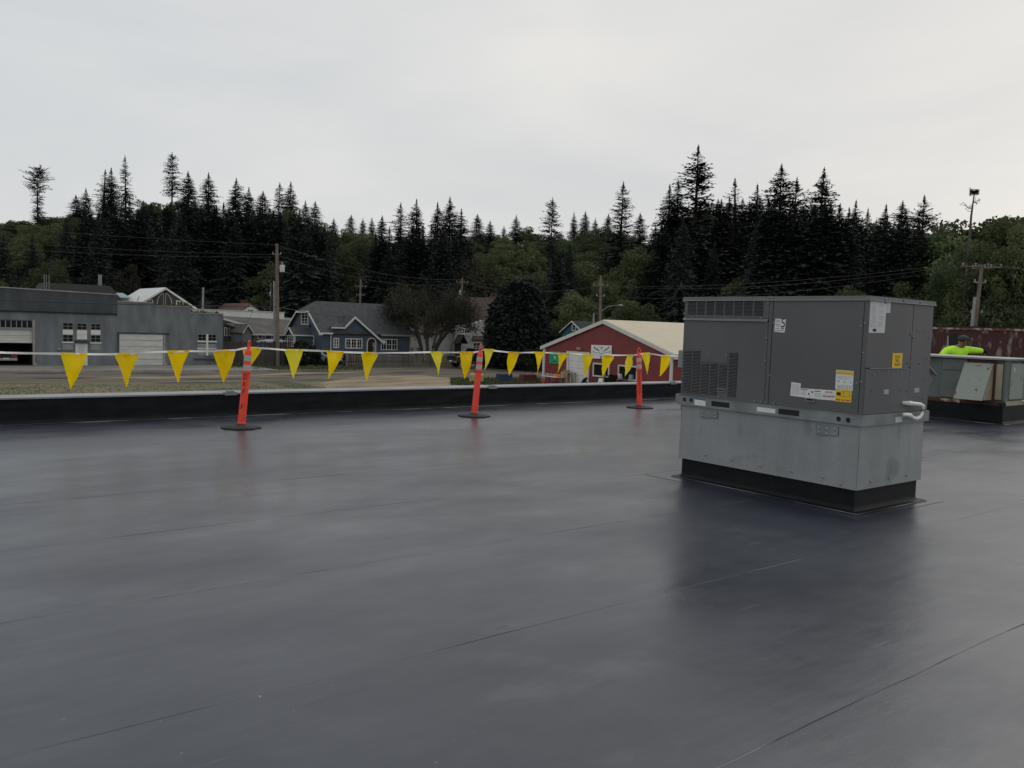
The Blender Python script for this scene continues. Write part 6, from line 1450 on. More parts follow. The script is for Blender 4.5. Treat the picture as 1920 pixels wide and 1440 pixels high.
for h, s_, nm in ((.1, .5, 'topmost wire running left from the transformer pole'), (1.05, .7, 'second wire running left from the transformer pole'), (1.25, 1.0, 'third wire running left from the transformer pole')):
    wire(up1(h), up1(h) + LFT + (0, 0, .3), s_, nm, .010, 'wire_pale')
wire(up1(5.95), up1(5.95) + LFT + (0, -3, .2), .45, 'thick black cable crossing in front of the grey building', .035)
wire(up1(5.95), ony(745, 597, YB + 3), .35, 'thick black cable sloping over the blue house roof', .03)
T4, B4, dn4 = WP['p4']; T3 = WP['p3'][0]; T6 = WP['p6'][0]
wire(up1(.1), T4 + dn4 * .2, 1.0, 'upper wire from the transformer pole across the forest to the right', .010, 'wire_pale')
wire(up1(1.05), T4 + dn4 * .7, 1.2, 'lower wire from the transformer pole across the forest to the right', .010, 'wire_pale')
wire(T3 + (0, 0, -.8), T4 + dn4 * .6 + ax * .6, .8, 'wire from the pole behind the blue house to the dark pole', .010, 'wire_pale')
wire(WP['p2'][0] + (0, 0, -.5), T3 + (0, 0, -1.0), .6, 'wire between the two far poles behind the blue house', .014, 'wire')
wire(T4 + dn4 * .5, T5 + dn5 * .95, .9, 'pale wire from the dark pole to the street lamp pole', .013, 'wire_pale')
wire(T4 + dn4 * .5 + ax * .5, T5 + dn5 * .2, .6, 'upper wire from the dark pole to the street lamp pole', .012, 'wire')
for k_, (h5, o6, s_) in enumerate(((.95, -1.1, .55), (.95, -.4, .8), (2.0, .3, .9))):
    wire(T5 + dn5 * h5 + ax * .5, T6 + ax * o6 + (0, 0, .1), s_, ('upper', 'middle', 'lower')[k_] + ' wire of the span above the grey rooftop unit', .008, 'wire_pale')
wire(T5 + dn5 * 3.0, atv(1560, 575, 70), .8, 'low wire running right from the street lamp pole behind the grey unit', .012, 'wire')
for k_, o6 in enumerate((-.4, .9)): wire(T6 + ax * o6 + (0, 0, .1), atv(2050, 502 + 4 * k_, 50), .25, ('upper', 'lower')[k_] + ' wire leaving the weathered pole at the right edge', .012, 'wire_pale')
d6 = WP['p6'][2]; wire(T6 + d6 * 3.0, atv(2050, 556, 48), .2, 'low cable right of the weathered pole', .012, 'wire'); wire(T6 + d6 * 3.0, atv(1640, 566, 62), .5, 'low cable left of the weathered pole', .012, 'wire')
wire(up1(3.0), WP['p7'][0] + (0, 0, -.3), .4, 'drop wire between the transformer pole and the short post', .012, 'wire')
wire(atv(478, 575, 86), FN.P(*[FN.uv(461, 604)[0], .3, FN.uv(461, 604)[1]]), .05, 'short service drop onto the bungalow roof', .014, 'wire')

# ================================================================== fences
def fence(name, label, pix, zfun, h, bw, gap, matk, top_kind, rails=(.3, .85), post_every=2.4, seed=1):
    pts = [ong(*p) for p in pix]; th = thing(name, label, 'fence', pts[0]); sh = np.array(SH[th.name]); fr2 = np.random.default_rng(seed)
    mbb = MB()
    if top_kind == 'picket': mbb.add([(-bw / 2, -.012, 0), (bw / 2, -.012, 0), (bw / 2, -.012, h - .06), (0, -.012, h), (-bw / 2, -.012, h - .06), (-bw / 2, .012, 0), (bw / 2, .012, 0), (bw / 2, .012, h - .06), (0, .012, h), (-bw / 2, .012, h - .06)],
                                     [(0, 1, 2, 3, 4), (9, 8, 7, 6, 5), (0, 5, 6, 1), (1, 6, 7, 2), (2, 7, 8, 3), (3, 8, 9, 4), (4, 9, 5, 0)])
    else: mbb.box(-bw / 2, bw / 2, -.012, .012, 0, h)
    me = mbb.mesh('board', matk)
    for a, b in zip(pts[:-1], pts[1:]):
        d = b - a; L_ = math.hypot(d[0], d[1]); ang = math.atan2(d[1], d[0]); n = max(2, int(L_ / (bw + gap))); nrm = np.array((d[1], -d[0], 0)) / L_
        for i in range(n):
            p = a + d * (i + .5) / n; p[2] = ground_z(p[0], p[1]) + .04
            o = link('picket' if top_kind == 'picket' else 'board', me, th, p + nrm * .03 - sh); o.rotation_euler = (fr2.normal(0, .012), fr2.normal(0, .012), ang); o.scale = (1, 1, fr2.uniform(.95, 1.03))
        for f in rails:
            mb = MB(); A = a + (0, 0, h * f); B = b + (0, 0, h * f); mb.slab([A, B, B + (0, 0, .09), A + (0, 0, .09)], .04); part('rail', mb, matk, th)
        for i in range(int(L_ / post_every) + 1):
            p = a + d * min(1, i * post_every / L_); mb = MB(); mb.box(p[0] - .05, p[0] + .05, p[1] + .03, p[1] + .13, p[2] - .2, p[2] + h + .05); part('post', mb, matk, th)
    return th
fence('board_fence', 'tall dark weathered board fence between the grey building and the blue house', [(419, 688.5), (470, 688), (545, 687.5)], None, 2.35, .14, .012, 'fence_dark', 'board', (.25, .62, .9), 2.4, 3)
fence('picket_fence', 'low weathered picket fence in front of the blue house', [(650, 689), (690, 688.5), (770, 687.8), (862, 688.5)], None, 1.2, .085, .06, 'picket', 'picket', (.25, .8), 2.4, 4)
# upturned boat seen above the board fence
p = atv(512, 642, vg(512, 686) + 3.0); bt = thing('covered_boat', 'pale blue grey covered boat hull behind the dark board fence', 'boat', (p[0], p[1], ground_z(p[0], p[1])))
mb = MB(); vs = []; L_ = 3.6; w_ = 1.0
for i in range(15):
    t = i / 14; x_ = (t - .5) * L_; wd = w_ * .5 * (1 - abs(2 * t - 1) ** 2.6) + .03; hh = .26 * (1 - abs(2 * t - 1) ** 3) + .03
    for j in range(9):
        a = math.pi * j / 8; vs.append(p + np.array((CY, -SY, 0)) * x_ + np.array((SY, CY, 0)) * wd * math.cos(a) + np.array((0, 0, hh * math.sin(a) + .02 * x_)))
mb.add(vs, [(i * 9 + j, (i + 1) * 9 + j, (i + 1) * 9 + j + 1, i * 9 + j + 1) for i in range(14) for j in range(8)]); part('hull', mb, 'tarp', bt, 'all')
for s_ in (-1, 1):
    mb = MB(); q = p + np.array((CY, -SY, 0)) * s_ * 1.0; g_ = ground_z(q[0], q[1]); mb.box(q[0] - .06, q[0] + .06, q[1] - .5, q[1] + .5, q[2] - .12, q[2] + .01)
    for e in (-.42, .42): mb.box(q[0] - .05, q[0] + .05, q[1] + e - .05, q[1] + e + .05, g_, q[2] - .12)
    part('trestle', mb, 'fence_dark', bt)

# ================================================================== yard clutter by the red building
def block(label, px0, px1, py0, py1, matk, hgt=.62, mark=False):
    a, b = ong(px0, py1), ong(px1, py1); L_ = np.linalg.norm(b - a); c = (a + b) / 2; c[2] = ground_z(c[0], c[1]) + .085
    mb = MB(); w_, h = .7, hgt
    lo = [(-L_ / 2, -w_ / 2, 0), (L_ / 2, -w_ / 2, 0), (L_ / 2, w_ / 2, 0), (-L_ / 2, w_ / 2, 0)]; hi = [(x * .96, y * .9, h) for x, y, _ in lo]
    mb.add(lo + hi, [(0, 3, 2, 1), (4, 5, 6, 7), (0, 1, 5, 4), (1, 2, 6, 5), (2, 3, 7, 6), (3, 0, 4, 7)])
    th = thing('concrete_block', label, 'concrete block', c, 'painted blocks along the lot', rot=(0, 0, math.atan2(b[1] - a[1], b[0] - a[0]))); SH[th.name] = (0, 0, 0)
    o = link('block', mb.mesh('block', matk), th); bv = o.modifiers.new('bevel', 'BEVEL'); bv.width = .05; bv.segments = 2
    mb = MB()
    for s_ in (-.3, .3): mb.tube([(s_ * L_ - .1, 0, h - .03), (s_ * L_ - .1, 0, h + .06), (s_ * L_ + .1, 0, h + .06), (s_ * L_ + .1, 0, h - .03)], .02, 5)
    link('lifting_eye', mb.mesh('lifting_eye', 'old_rust'), th)
    if mark:
        for i, (x0, x1) in enumerate(((-.42, -.34), (-.2, -.12), (.05, .13), (.3, .4))):
            mb = MB(); mb.box(x0 * L_, x1 * L_, -w_ / 2 * .97 - .02, -w_ / 2 * .94, h * .2, h * .8); link('painted_mark', mb.mesh('painted_mark', 'old_cream'), th)
block('yellow painted concrete block on the grass, behind the middle orange post', 880, 906, 706, 718, 'yellow_block', .62, True)
block('dark blue painted concrete block between the yellow and the maroon one', 932, 958, 705, 717.5, 'navy_block', .62)
block('maroon painted concrete block nearest the red building', 976, 1003, 706, 717, 'maroon_block', .56)
c = ong(891, 706); mb = MB(); mb.tube([c, c + (0, 0, 1.05)], .06, 6); mb.box(c[0] - .25, c[0] + .25, c[1] - .12, c[1] + .12, c[2] + 1.05, c[2] + 1.25)
single('mailbox', mb, 'dark_gap', 'dark mailbox on a post beside the middle orange post', 'mailbox', tuple(c))
# cone
c = onx(1018.5, 722, XRB - .8); c[2] = rz + .02
cn = thing('traffic_cone', 'small orange traffic cone at the left corner of the red building', 'traffic cone', c)
mb = MB(); mb.lathe([(.15, .03), (.13, .04), (.035, .68), (.02, .70)], 14, c); part('cone', mb, 'dlin_orange', cn, 40)
mb = MB(); mb.box(c[0] - .19, c[0] + .19, c[1] - .19, c[1] + .19, c[2], c[2] + .035); part('base', mb, 'dlin_orange', cn)
mb = MB(); mb.lathe([(.108, .19), (.078, .36)], 14, c); part('collar', mb, 'dlin_white', cn, 40)
# table and goods
XT = XRB - 1.1; FTB = Face('X', XT); ta, tb = FTB.uv(1021, 707.5), FTB.uv(1050, 708.5)
yl_, yh_ = min(ta[0], tb[0]), max(ta[0], tb[0]); zt_ = rz + .86
tbl = thing('folding_table', 'folding table of goods in front of the red building wall', 'table', (XT, (yl_ + yh_) / 2, rz))
mb = MB(); mb.box(XT - .35, XT + .45, yl_, yh_, zt_ - .05, zt_); part('table_top', mb, 'white_paint', tbl)
for xx in (XT - .28, XT + .38):
    for yy in (yl_ + .1, yh_ - .1): mb = MB(); mb.box(xx - .02, xx + .02, yy - .02, yy + .02, rz, zt_ - .05); part('leg', mb, 'dark_gap', tbl)
for i, (f0, f1, h, mk_, lb) in enumerate(((.05, .42, .16, 'orange_stuff', 'orange tray of goods on the right of the folding table'), (.55, .95, .14, 'wood_pale', 'pale wooden tray on the left of the folding table'))):
    y0_, y1_ = yl_ + (yh_ - yl_) * f0, yl_ + (yh_ - yl_) * f1; mb = MB(); mb.box(XT - .25, XT + .3, y0_, y1_, zt_ + .002, zt_ + .05)
    for e in np.linspace(0, 1, 6): mb.ball((XT + .02 + .12 * math.sin(9 * e), y0_ + (y1_ - y0_) * (.1 + .8 * e), zt_ + .09), (.14, .10, h * .6), 8, 5)
    single('goods_tray', mb, mk_, lb, 'tray', (XT, (y0_ + y1_) / 2, zt_), 'trays on the folding table', 40)
y0_, _ = FTB.uv(1037, 716); y1_, _ = FTB.uv(1048, 716)
for i, f in enumerate((.0, .5)):
    yy = y0_ + (y1_ - y0_) * (f + .25); mb = MB(); q = rz + .02
    lo = [(XT - .2, yy - .28, q), (XT + .3, yy - .28, q), (XT + .3, yy + .28, q), (XT - .2, yy + .28, q)]; hi = [(x_ + (-.04 if x_ < XT else .04), y_ + (-.04 if y_ < yy else .04), q + .34) for x_, y_, _ in lo]
    mb.add(lo + hi, [(0, 3, 2, 1), (0, 1, 5, 4), (1, 2, 6, 5), (2, 3, 7, 6), (3, 0, 4, 7)]); mb.box(XT - .25, XT + .35, yy - .33, yy + .33, q + .34, q + .38)
    single('storage_tub', mb, 'blue_tub', ('blue storage tub under the left of the folding table', 'blue storage tub under the right end of the folding table')[i], 'tub', (XT, yy, q), 'tubs under the table')
XC = XRB - .5; FCB = Face('X', XC)
for i, (px0, px1, pyt, mk_, lb, nm, ct, tilt) in enumerate(((1057.5, 1066.5, 693.5, 'cardboard', 'tall brown cardboard box leaning by the white door', 'cardboard_box', 'box', .10), (1052.5, 1057.5, 697, 'wood_pale', 'pale plank leaning between the table and the cardboard box', 'plank', 'plank', .14))):
    u0, u1, _, zt2 = FCB.rect(px0, pyt, px1, 720); mb = MB(); mb.box(XC - .08, XC + .12, u0, u1, rz + .01, zt2)
    if nm == 'cardboard_box': mb.box(XC - .085, XC - .079, u0 + (u1 - u0) * .45, u0 + (u1 - u0) * .55, rz + .02, zt2 - .02)
    else: mb.box(XC - .13, XC - .08, u0, u1, rz + .5, rz + .6)
    single(nm, mb, mk_, lb, ct, (XC, (u0 + u1) / 2, rz))
u0, u1, _, zt2 = FCB.rect(1066.5, 698.5, 1074, 720)
rk = thing('wooden_rack', 'small pale open frame rack beside the cardboard box', 'rack', (XC, (u0 + u1) / 2, rz))
for (yy, xx) in ((u0, -.2), (u1, -.2), (u0, .25), (u1, .25)): mb = MB(); mb.box(XC + xx - .03, XC + xx + .03, yy - .03, yy + .03, rz, zt2); part('post', mb, 'wood_pale', rk)
for z_ in (rz + .25, zt2): mb = MB(); mb.box(XC - .23, XC + .28, u0 - .03, u1 + .03, z_ - .03, z_ + .005); part('shelf', mb, 'wood_pale', rk)
XD = XRB - .9; FD = Face('X', XD); u0, u1, _, zt2 = FD.rect(1077, 716, 1093, 722)
mb = MB(); mb.box(XD - .2, XD + .25, u0, u1, rz + .01, rz + .24); mb.box(XD - .15, XD + .2, u0 + .05, (u0 + u1) / 2, rz + .24, rz + .38)
single('doormat_crate', mb, 'dark_gap', 'low black crate in front of the white door', 'crate', (XD, (u0 + u1) / 2, rz))
# A-frame sign
XA = XRB - 1.6; FA = Face('X', XA); u0, u1, z0_, zt2 = FA.rect(1123, 709.5, 1132, 722)
af = thing('sandwich_board', 'white sandwich board sign with dark marks before the left shop window', 'sign', (XA, (u0 + u1) / 2, rz))
for s_ in (-1, 1):
    mb = MB(); mb.slab([(XA + s_ * .3, u0, rz), (XA + s_ * .3, u1, rz), (XA + s_ * .03, u1 - .05, zt2), (XA + s_ * .03, u0 + .05, zt2)], .03); bd = part('board', mb, 'sign_white', af)
    if s_ < 0:
        for k_ in range(3):
            f0 = .25 + .22 * k_; mb = MB(); fx = lambda f: XA - .3 + .27 * f - .04; hz = zt2 - rz
            mb.add([(fx(f0), u0 + .12, rz + hz * f0), (fx(f0), u1 - .14 - .05 * k_, rz + hz * f0), (fx(f0 + .1), u1 - .16, rz + hz * (f0 + .1)), (fx(f0 + .1), u0 + .14, rz + hz * (f0 + .1))], [(0, 1, 2, 3)]); part('painted_mark', mb, 'emblem', bd)
# goods seen in the shop windows
for i, (px, py, mk_, w_, h, lb) in enumerate(((1166, 706, 'paper', .5, .45, 'white carton on display in the right shop window'), (1176, 709, 'shrub', .5, .3, 'low dark display item in the middle of the right shop window'), (1187, 707, 'tarp', .5, .4, 'pale blue box on display in the right shop window'), (1136, 703, 'concrete', .35, .4, 'grey ornament on display in the left shop window'))):
    w_ *= .55; h *= .6; u, z = FRB.uv(px, py); mb = MB(); FRB.box(mb, u - w_ / 2, u + w_ / 2, .09, .28, z - h / 2, z + h / 2); FRB.box(mb, u - w_ * .3, u + w_ * .3, .1, .24, z + h / 2, z + h * .72)
    single('display_item', mb, mk_, lb, 'display item', FRB.P(u, .2, z - h / 2), 'goods at the shop windows')

# ================================================================== vegetation
def leaf_cloud(r2, centers, radii, n, size, out, flat=.55):
    """leaf-sized quads spread through clumps"""
    V = []; k = len(centers)
    for c, rr in zip(centers, radii):
        m_ = int(n * (rr / np.mean(radii)) ** 2)
        d = r2.normal(size=(m_, 3)); d /= np.linalg.norm(d, axis=1)[:, None]
        p = c + d * (rr * r2.uniform(.25, 1.0, m_) ** .5)[:, None] * np.array((1, 1, flat + .2))
        a = r2.normal(size=(m_, 3)); a /= np.linalg.norm(a, axis=1)[:, None]; b = np.cross(a, r2.normal(size=(m_, 3))); b /= np.linalg.norm(b, axis=1)[:, None]
        s = size * r2.uniform(.55, 1.35, m_)
        V.append(np.stack([p - a * s[:, None] * .7, p + b * s[:, None] * .45, p + a * s[:, None] * .7, p - b * s[:, None] * .45], 1).reshape(-1, 3))
    V = np.concatenate(V); out.append(V)
def quads_mesh(name, V, matk):
    me = bpy.data.meshes.new(name); n = len(V); me.vertices.add(n); me.vertices.foreach_set('co', V.astype(np.float32).ravel())
    me.loops.add(n); me.loops.foreach_set('vertex_index', np.arange(n, dtype=np.int32)); me.polygons.add(n // 4)
    me.polygons.foreach_set('loop_start', np.arange(0, n, 4, dtype=np.int32)); me.update(calc_edges=True); me.validate(); me.materials.append(M[matk]); return me
def conifer_proto(seed, matk='needle', dens=1.0, shape='spire', zb=.06, droop=.35, irregular=.25):
    """unit tree: height 1, radius 1 (scaled on placing)"""
    r2 = np.random.default_rng(seed); V = []; mb = MB()
    H_, R_ = 24.0, (6.6 if matk == 'needle' else 4.2)
    lean = r2.normal(0, .15, 2)
    mb.tube([(lean[0] * t * t, lean[1] * t * t, H_ * t) for t in np.linspace(0, 1, 8)], [.36 * (1 - t) + .03 for t in np.linspace(0, 1, 8)], 6)
    side = r2.uniform(.62, 1.28, 8); nbr = int(900 * dens); bumps = [(r2.uniform(0, 1), r2.uniform(.7, 1.15)) for _ in range(14)]; bumps.sort()
    for b_ in range(nbr):
        f = r2.uniform(0, 1) ** (.85 if shape != 'column' else 1.0); f = min(f, .985); z = H_ * (zb + (1 - zb) * f)
        if shape == 'spire': rad = R_ * (1 - f) ** .88 * (.75 + .25 * min(1, f / .15))
        elif shape == 'column': rad = R_ * (.72 + .2 * math.sin(f * 9)) * (1 if f < .93 else (1 - f) / .07 * .8 + .2)
        else: rad = R_ * (1 - f) ** .78 * (.45 + .65 * min(1, f / .25))
        if shape != 'column': rad *= min(1, ((1 - f) / .15) ** .5)
        rad *= np.interp(f, [q[0] for q in bumps], [1 + (q[1] - 1) * irregular * 3 for q in bumps])
        az = r2.uniform(0, 2 * math.pi); L_ = rad * r2.uniform(.45, 1.1) * np.interp(az, np.linspace(0, 2 * math.pi, 9), list(side) + [side[0]]); L_ = max(L_, .10)
        dr = droop * r2.uniform(.5, 1.4); rise = .55 * max(0, f - .45) / .55
        base = np.array((lean[0] * (z / H_) ** 2, lean[1] * (z / H_) ** 2, z)); h = np.array((math.cos(az), math.sin(az), 0)); t_ = np.array((-h[1], h[0], 0))
        tip = base + h * L_ + np.array((0, 0, -L_ * dr + rise * L_ + .10 * L_ * r2.normal()))
        nf = 5 + int(L_ * 2.1)
        for k in range(nf):
            s = (k + .6) / nf; s = .04 + .96 * s; p = base + (tip - base) * s + np.array((0, 0, .12 * L_ * s * (1 - s)))
            ln = (.30 * min(1, .2 + L_ / 1.2) + .11 * L_ * (1 - .6 * s)) * r2.uniform(.7, 1.25); sg = 1 if k % 2 else -1
            d = h * r2.uniform(.35, .9) + t_ * sg * r2.uniform(.3, 1.0) + np.array((0, 0, -r2.uniform(-.15, .6) + rise * .9)); d /= np.linalg.norm(d)
            wv = np.cross(d, np.array((0, 0, 1.0)) + r2.normal(0, .5, 3)); wv /= np.linalg.norm(wv) + 1e-6; wd = ln * r2.uniform(.16, .30)
            V += [p, p + d * ln * .45 + wv * wd, p + d * ln, p + d * ln * .5 - wv * wd]
        d = (tip - base) / (np.linalg.norm(tip - base) + 1e-6); wv = t_; wd = .035 * L_ + .02
        V += [base + d * L_ * .25, base + d * L_ * .7 + wv * wd, tip, base + d * L_ * .7 - wv * wd]
    for k in range(40):                                    # leader
        f = 1 - .07 * r2.random() ** 1.1; p = np.array((lean[0], lean[1], H_ * f)); a = r2.uniform(0, 6.28); ln = .10 + (1 - f) * H_ * .24
        d = np.array((math.cos(a), math.sin(a), 1.9)); d /= np.linalg.norm(d); wv = np.cross(d, r2.normal(size=3)); wv /= np.linalg.norm(wv)
        V += [p, p + d * ln * .5 + wv * ln * .16, p + d * ln, p + d * ln * .5 - wv * ln * .16]
    V = np.array(V); V[:, :2] /= R_; V[:, 2] /= H_
    cm = quads_mesh('crown', V, matk)
    mb.v = [(x / R_, y / R_, z / H_) for x, y, z in mb.v]
    tm = mb.mesh('trunk', 'bark_dark'); return tm, cm
def broad_proto(seed, matk='leaf', H_=12.0, R_=4.5, n=85, size=.30, nc=58, low=.25):
    r2 = np.random.default_rng(seed); mb = MB(); cs = []; rs = []
    for i in range(nc):
        d = r2.normal(size=3); d /= np.linalg.norm(d); d[2] = abs(d[2]) * 1.0 - .25
        q = d * r2.uniform(.40, 1.02); c = np.array((q[0] * R_, q[1] * R_, H_ * (low + .32) + q[2] * H_ * (.62 - low * .4)))
        cs.append(c); rs.append(r2.uniform(.45, 1.55) * R_ / 4.5)
    out = []; leaf_cloud(r2, cs, rs, n, size, out)
    nt_ = 1 + seed % 3
    for k in range(nt_):
        b = r2.normal(0, .25, 2) * (nt_ > 1); mid = np.array((b[0] * 3, b[1] * 3, H_ * .4))
        mb.tube([(b[0], b[1], -.3), (b[0] * 2, b[1] * 2, H_ * .2), mid], [.26, .2, .15], 7)
        for c in cs[k::nt_]:
            m2 = mid * .5 + c * .5 + r2.normal(0, .3, 3); mb.tube([mid * .8 + np.array((0, 0, r2.uniform(-1, .6))), m2, c], [.09, .05, .02], 4, cap=False)
    V = out[0]; V[:, :2] /= R_; V[:, 2] /= H_; mb.v = [(x / R_, y / R_, z / H_) for x, y, z in mb.v]
    return mb.mesh('trunk', 'bark'), quads_mesh('crown', V, matk)
CON = [conifer_proto(100 + i, 'needle', 1.25, 'spire' if i % 2 == 0 else 'full', .03, .32) for i in range(6)]
SPA = [conifer_proto(200, 'needle_sparse', .75, 'column', .05, .2, .35), conifer_proto(201, 'needle_sparse', .42, 'full', .30, .22, .4), conifer_proto(202, 'needle_sparse', .34, 'spire', .1, .12, .4), conifer_proto(203, 'needle_sparse', .40, 'full', .55, .05, .3)]
OPEN = [conifer_proto(210 + i, 'needle', .75, 'spire' if i else 'full', .04, .15, .4) for i in range(2)]
DEC = [broad_proto(300 + i, 'leaf', n=150, size=.22) for i in range(5)]
DECF = [broad_proto(340 + i, 'leaf', n=230, size=.19, nc=76, low=.02) for i in range(3)]
DECB = [broad_proto(320, 'leaf_brown', n=70)]
def place_tree(name, proto, x, y, ztop, rad, label, group, cat='tree', spin=None):
    g_ = ground_z(x, y) - .3; h = ztop - g_
    o = bpy.data.objects.new(name, None); COL.objects.link(o); o.empty_display_size = .1
    o.location = (x, y, g_); o.rotation_euler = (0, 0, random.uniform(0, 6.28) if spin is None else spin); o.scale = (rad, rad, h)
    o['label'] = label; o['category'] = cat; o['group'] = group
    link('trunk', proto[0], o); link('crown', proto[1], o); return o
# skyline trees: top pixel, width in pixels, forward distance, prototype
SK = [(70, 314, 46, 235, SPA[0], 'sparse spruce with ragged flat top alone at the far left of the ridge'), (162, 352, 30, 225, CON[0], 'small spruce right of the ragged flat topped tree on the left ridge'), (144, 364, 26, 230, CON[1], 'short dark spruce peeping over the left ridge beside the flat topped tree'),
      (193, 317, 26, 235, SPA[2], 'thin sparse spruce left of a pair on the left ridge'), (208, 314, 36, 230, CON[2], 'slender dense spruce between two sparse ones on the left ridge'), (236, 290, 50, 240, SPA[1], 'tall sparse spruce, second highest on the left ridge'),
      (323, 285, 42, 250, SPA[3], 'umbrella crowned sparse spruce, highest on the left ridge'), (355, 320, 50, 230, CON[3], 'dense dark spruce just right of the umbrella crowned tree'), (391, 322, 50, 235, CON[4], 'dense double tipped spruce right of the umbrella crowned tree'), (443, 333, 54, 240, CON[5], 'broad dense spruce at the middle of the left ridge'),
      (468, 350, 30, 235, CON[0], 'narrow spruce right of the broad one on the left ridge'), (492, 357, 26, 240, CON[1], 'small pointed spruce halfway down the left ridge'), (523, 341, 38, 250, OPEN[1], 'left one of the spruce pair at the right end of the left ridge'), (543, 339, 46, 248, CON[2], 'right one of the spruce pair at the right end of the left ridge'),
      (573, 375, 26, 240, CON[4], 'small spruce right of the pair where the left ridge drops'), (590, 376, 36, 235, CON[3], 'pointed spruce on the falling end of the left ridge'), (625, 408, 30, 230, CON[5], 'low spruce in the dip of the skyline'), (659, 402, 26, 290, CON[1], 'first of three small far spruces in the dip'), (680, 408, 24, 290, CON[0], 'middle one of three small far spruces in the dip'), (698, 407, 26, 290, CON[2], 'last of three small far spruces in the dip'),
      (715, 403, 46, 200, CON[3], 'rounded dark spruce at the left edge of the central group'), (753, 379, 36, 190, OPEN[1], 'slim open spruce of the central group'), (783, 372, 54, 185, CON[0], 'dense tall spruce of the central group'), (822, 378, 46, 185, CON[4], 'dense spruce left of the highest of the central group'), (846, 368, 52, 182, CON[5], 'highest spruce of the central group'), (868, 390, 34, 190, CON[2], 'spruce at the right shoulder of the central group'),
      (894, 400, 32, 260, CON[1], 'far spruce just right of the central group'), (919, 413, 36, 265, CON[3], 'low far spruce right of the central group'), (945, 422, 20, 300, CON[0], 'tiny spruce in the middle gap of the skyline'), (968, 402, 40, 270, CON[4], 'lone rounded spruce in the middle gap of the skyline'), (1037, 370, 58, 150, SPA[3], 'tall spruce on a long bare pale trunk in mid picture'),
      (1077, 397, 20, 300, CON[2], 'narrow far spruce right of the bare trunked one'), (1097, 395, 34, 300, CON[5], 'far dark spruce clump top right of the bare trunked one'), (1117, 408, 22, 300, CON[0], 'small far spruce in the right gap'), (1140, 400, 24, 300, CON[3], 'far spruce touching the pointed tree'), (1168, 340, 56, 190, OPEN[1], 'tall pointed spruce standing apart left of the right hand wood'), (1203, 398, 24, 220, CON[1], 'short spruce between the pointed tree and the right hand wood'),
      (1257, 345, 60, 150, CON[4], 'dense spruce at the left edge of the right hand wood'), (1275, 338, 50, 152, CON[2], 'second spruce from the left of the right hand wood'), (1311, 270, 92, 148, OPEN[0], 'great ragged spruce, highest tree of the picture'), (1385, 334, 26, 160, SPA[2], 'thin half dead spruce right of the highest tree'), (1350, 372, 50, 155, CON[1], 'low spruce right below the highest tree'), (1423, 344, 32, 160, CON[0], 'narrow spruce left of the broad one in the right hand wood'),
      (1467, 307, 76, 150, CON[3], 'broad dense spruce, second highest of the right hand wood'), (1492, 332, 50, 152, OPEN[1], 'spruce leaning on the broad one in the right hand wood'), (1542, 313, 92, 146, CON[5], 'wide dark spruce above the middle of the grey unit'), (1604, 374, 38, 160, CON[0], 'small spruce right of the wide dark one'), (1628, 389, 24, 165, CON[2], 'tiny spruce in the gap of the right hand wood'), (1660, 382, 46, 150, CON[4], 'round topped spruce left of the branchy one on the right'), (1690, 375, 52, 148, CON[1], 'dense spruce next to the branchy one on the right'), (1734, 365, 62, 142, OPEN[0], 'branchy spruce with long limbs reaching right')]
for (px, py, wpx, v, pr, lb) in SK:
    p = atv(px, py, v); h_ = p[2] - ground_z(p[0], p[1]); rad = wpx * v / FPX / 2
    if not any(pr is s_ for s_ in (SPA[0], SPA[1], SPA[3])): rad = min(rad * (1.65 if wpx > 32 else 2.1) * (h_ * FPX / v / 64) ** .85, .38 * h_)
    else: rad *= 1.45
    place_tree('spruce_tree', pr, p[0], p[1], p[2], rad, lb, 'spruces along the skyline')
# larger leafy trees one can tell apart
LF = [(470, 476, 96, 132, DEC[0], 'round pale green tree above the white building'), (640, 452, 90, 140, DEC[1], 'leafy tree on the slope above the blue house'), (585, 500, 80, 130, DEC[2], 'leafy tree just behind the blue house gable'), (905, 452, 150, 150, DECF[2], 'large soft green tree in mid picture above the dark cedar'), (885, 478, 110, 128, DECB[0], 'brownish budding tree behind the brown roofed house'), (1110, 468, 190, 145, DECF[0], 'broad green tree behind the street lamp pole'),
      (1200, 455, 120, 140, DEC[0], 'green tree left of the dark right hand wood'), (1010, 505, 90, 128, DEC[2], 'low leafy tree behind the dark cedar'), (1600, 490, 110, 112, DECF[1], 'low green tree behind the grey unit'), (1690, 500, 130, 108, DECF[2], 'green tree right above the end of the grey unit'), (1795, 415, 110, 105, DECF[0], 'leafy tree at the left of the big one at the right edge'), (1872, 378, 190, 98, DECF[1], 'big spreading green tree at the right edge'), (1930, 372, 150, 96, DECF[2], 'green tree cut by the right edge of the picture'),
      (60, 402, 150, 240, DEC[3], 'rounded green tree on the ridge at the far left'), (140, 396, 130, 245, DEC[1], 'green tree on the ridge below the short spruces'), (20, 470, 130, 170, DEC[4], 'green tree low on the slope at the left edge'), (240, 486, 60, 125, DECB[0], 'pale bare looking tree behind the white metal roof'), (545, 385, 70, 235, DEC[0], 'green patch of leafy tree on the left ridge end'), (610, 415, 60, 235, DEC[2], 'leafy tree on the falling ridge'),
      (1130, 425, 110, 250, DEC[1], 'leafy tree on the far rise in the right gap'), (985, 425, 80, 280, DEC[4], 'leafy far tree left of the bare trunked spruce'), (300, 378, 60, 245, DEC[2], 'light leafy tree on the ridge left of the umbrella tree'), (270, 372, 50, 250, DEC[0], 'thin leafy tree on the ridge right of the second highest spruce')]
for (px, py, wpx, v, pr, lb) in LF:
    p = atv(px, py, v); place_tree('leafy_tree', pr, p[0], p[1], p[2], wpx * v / FPX / 2, lb, 'leafy trees on the slopes')
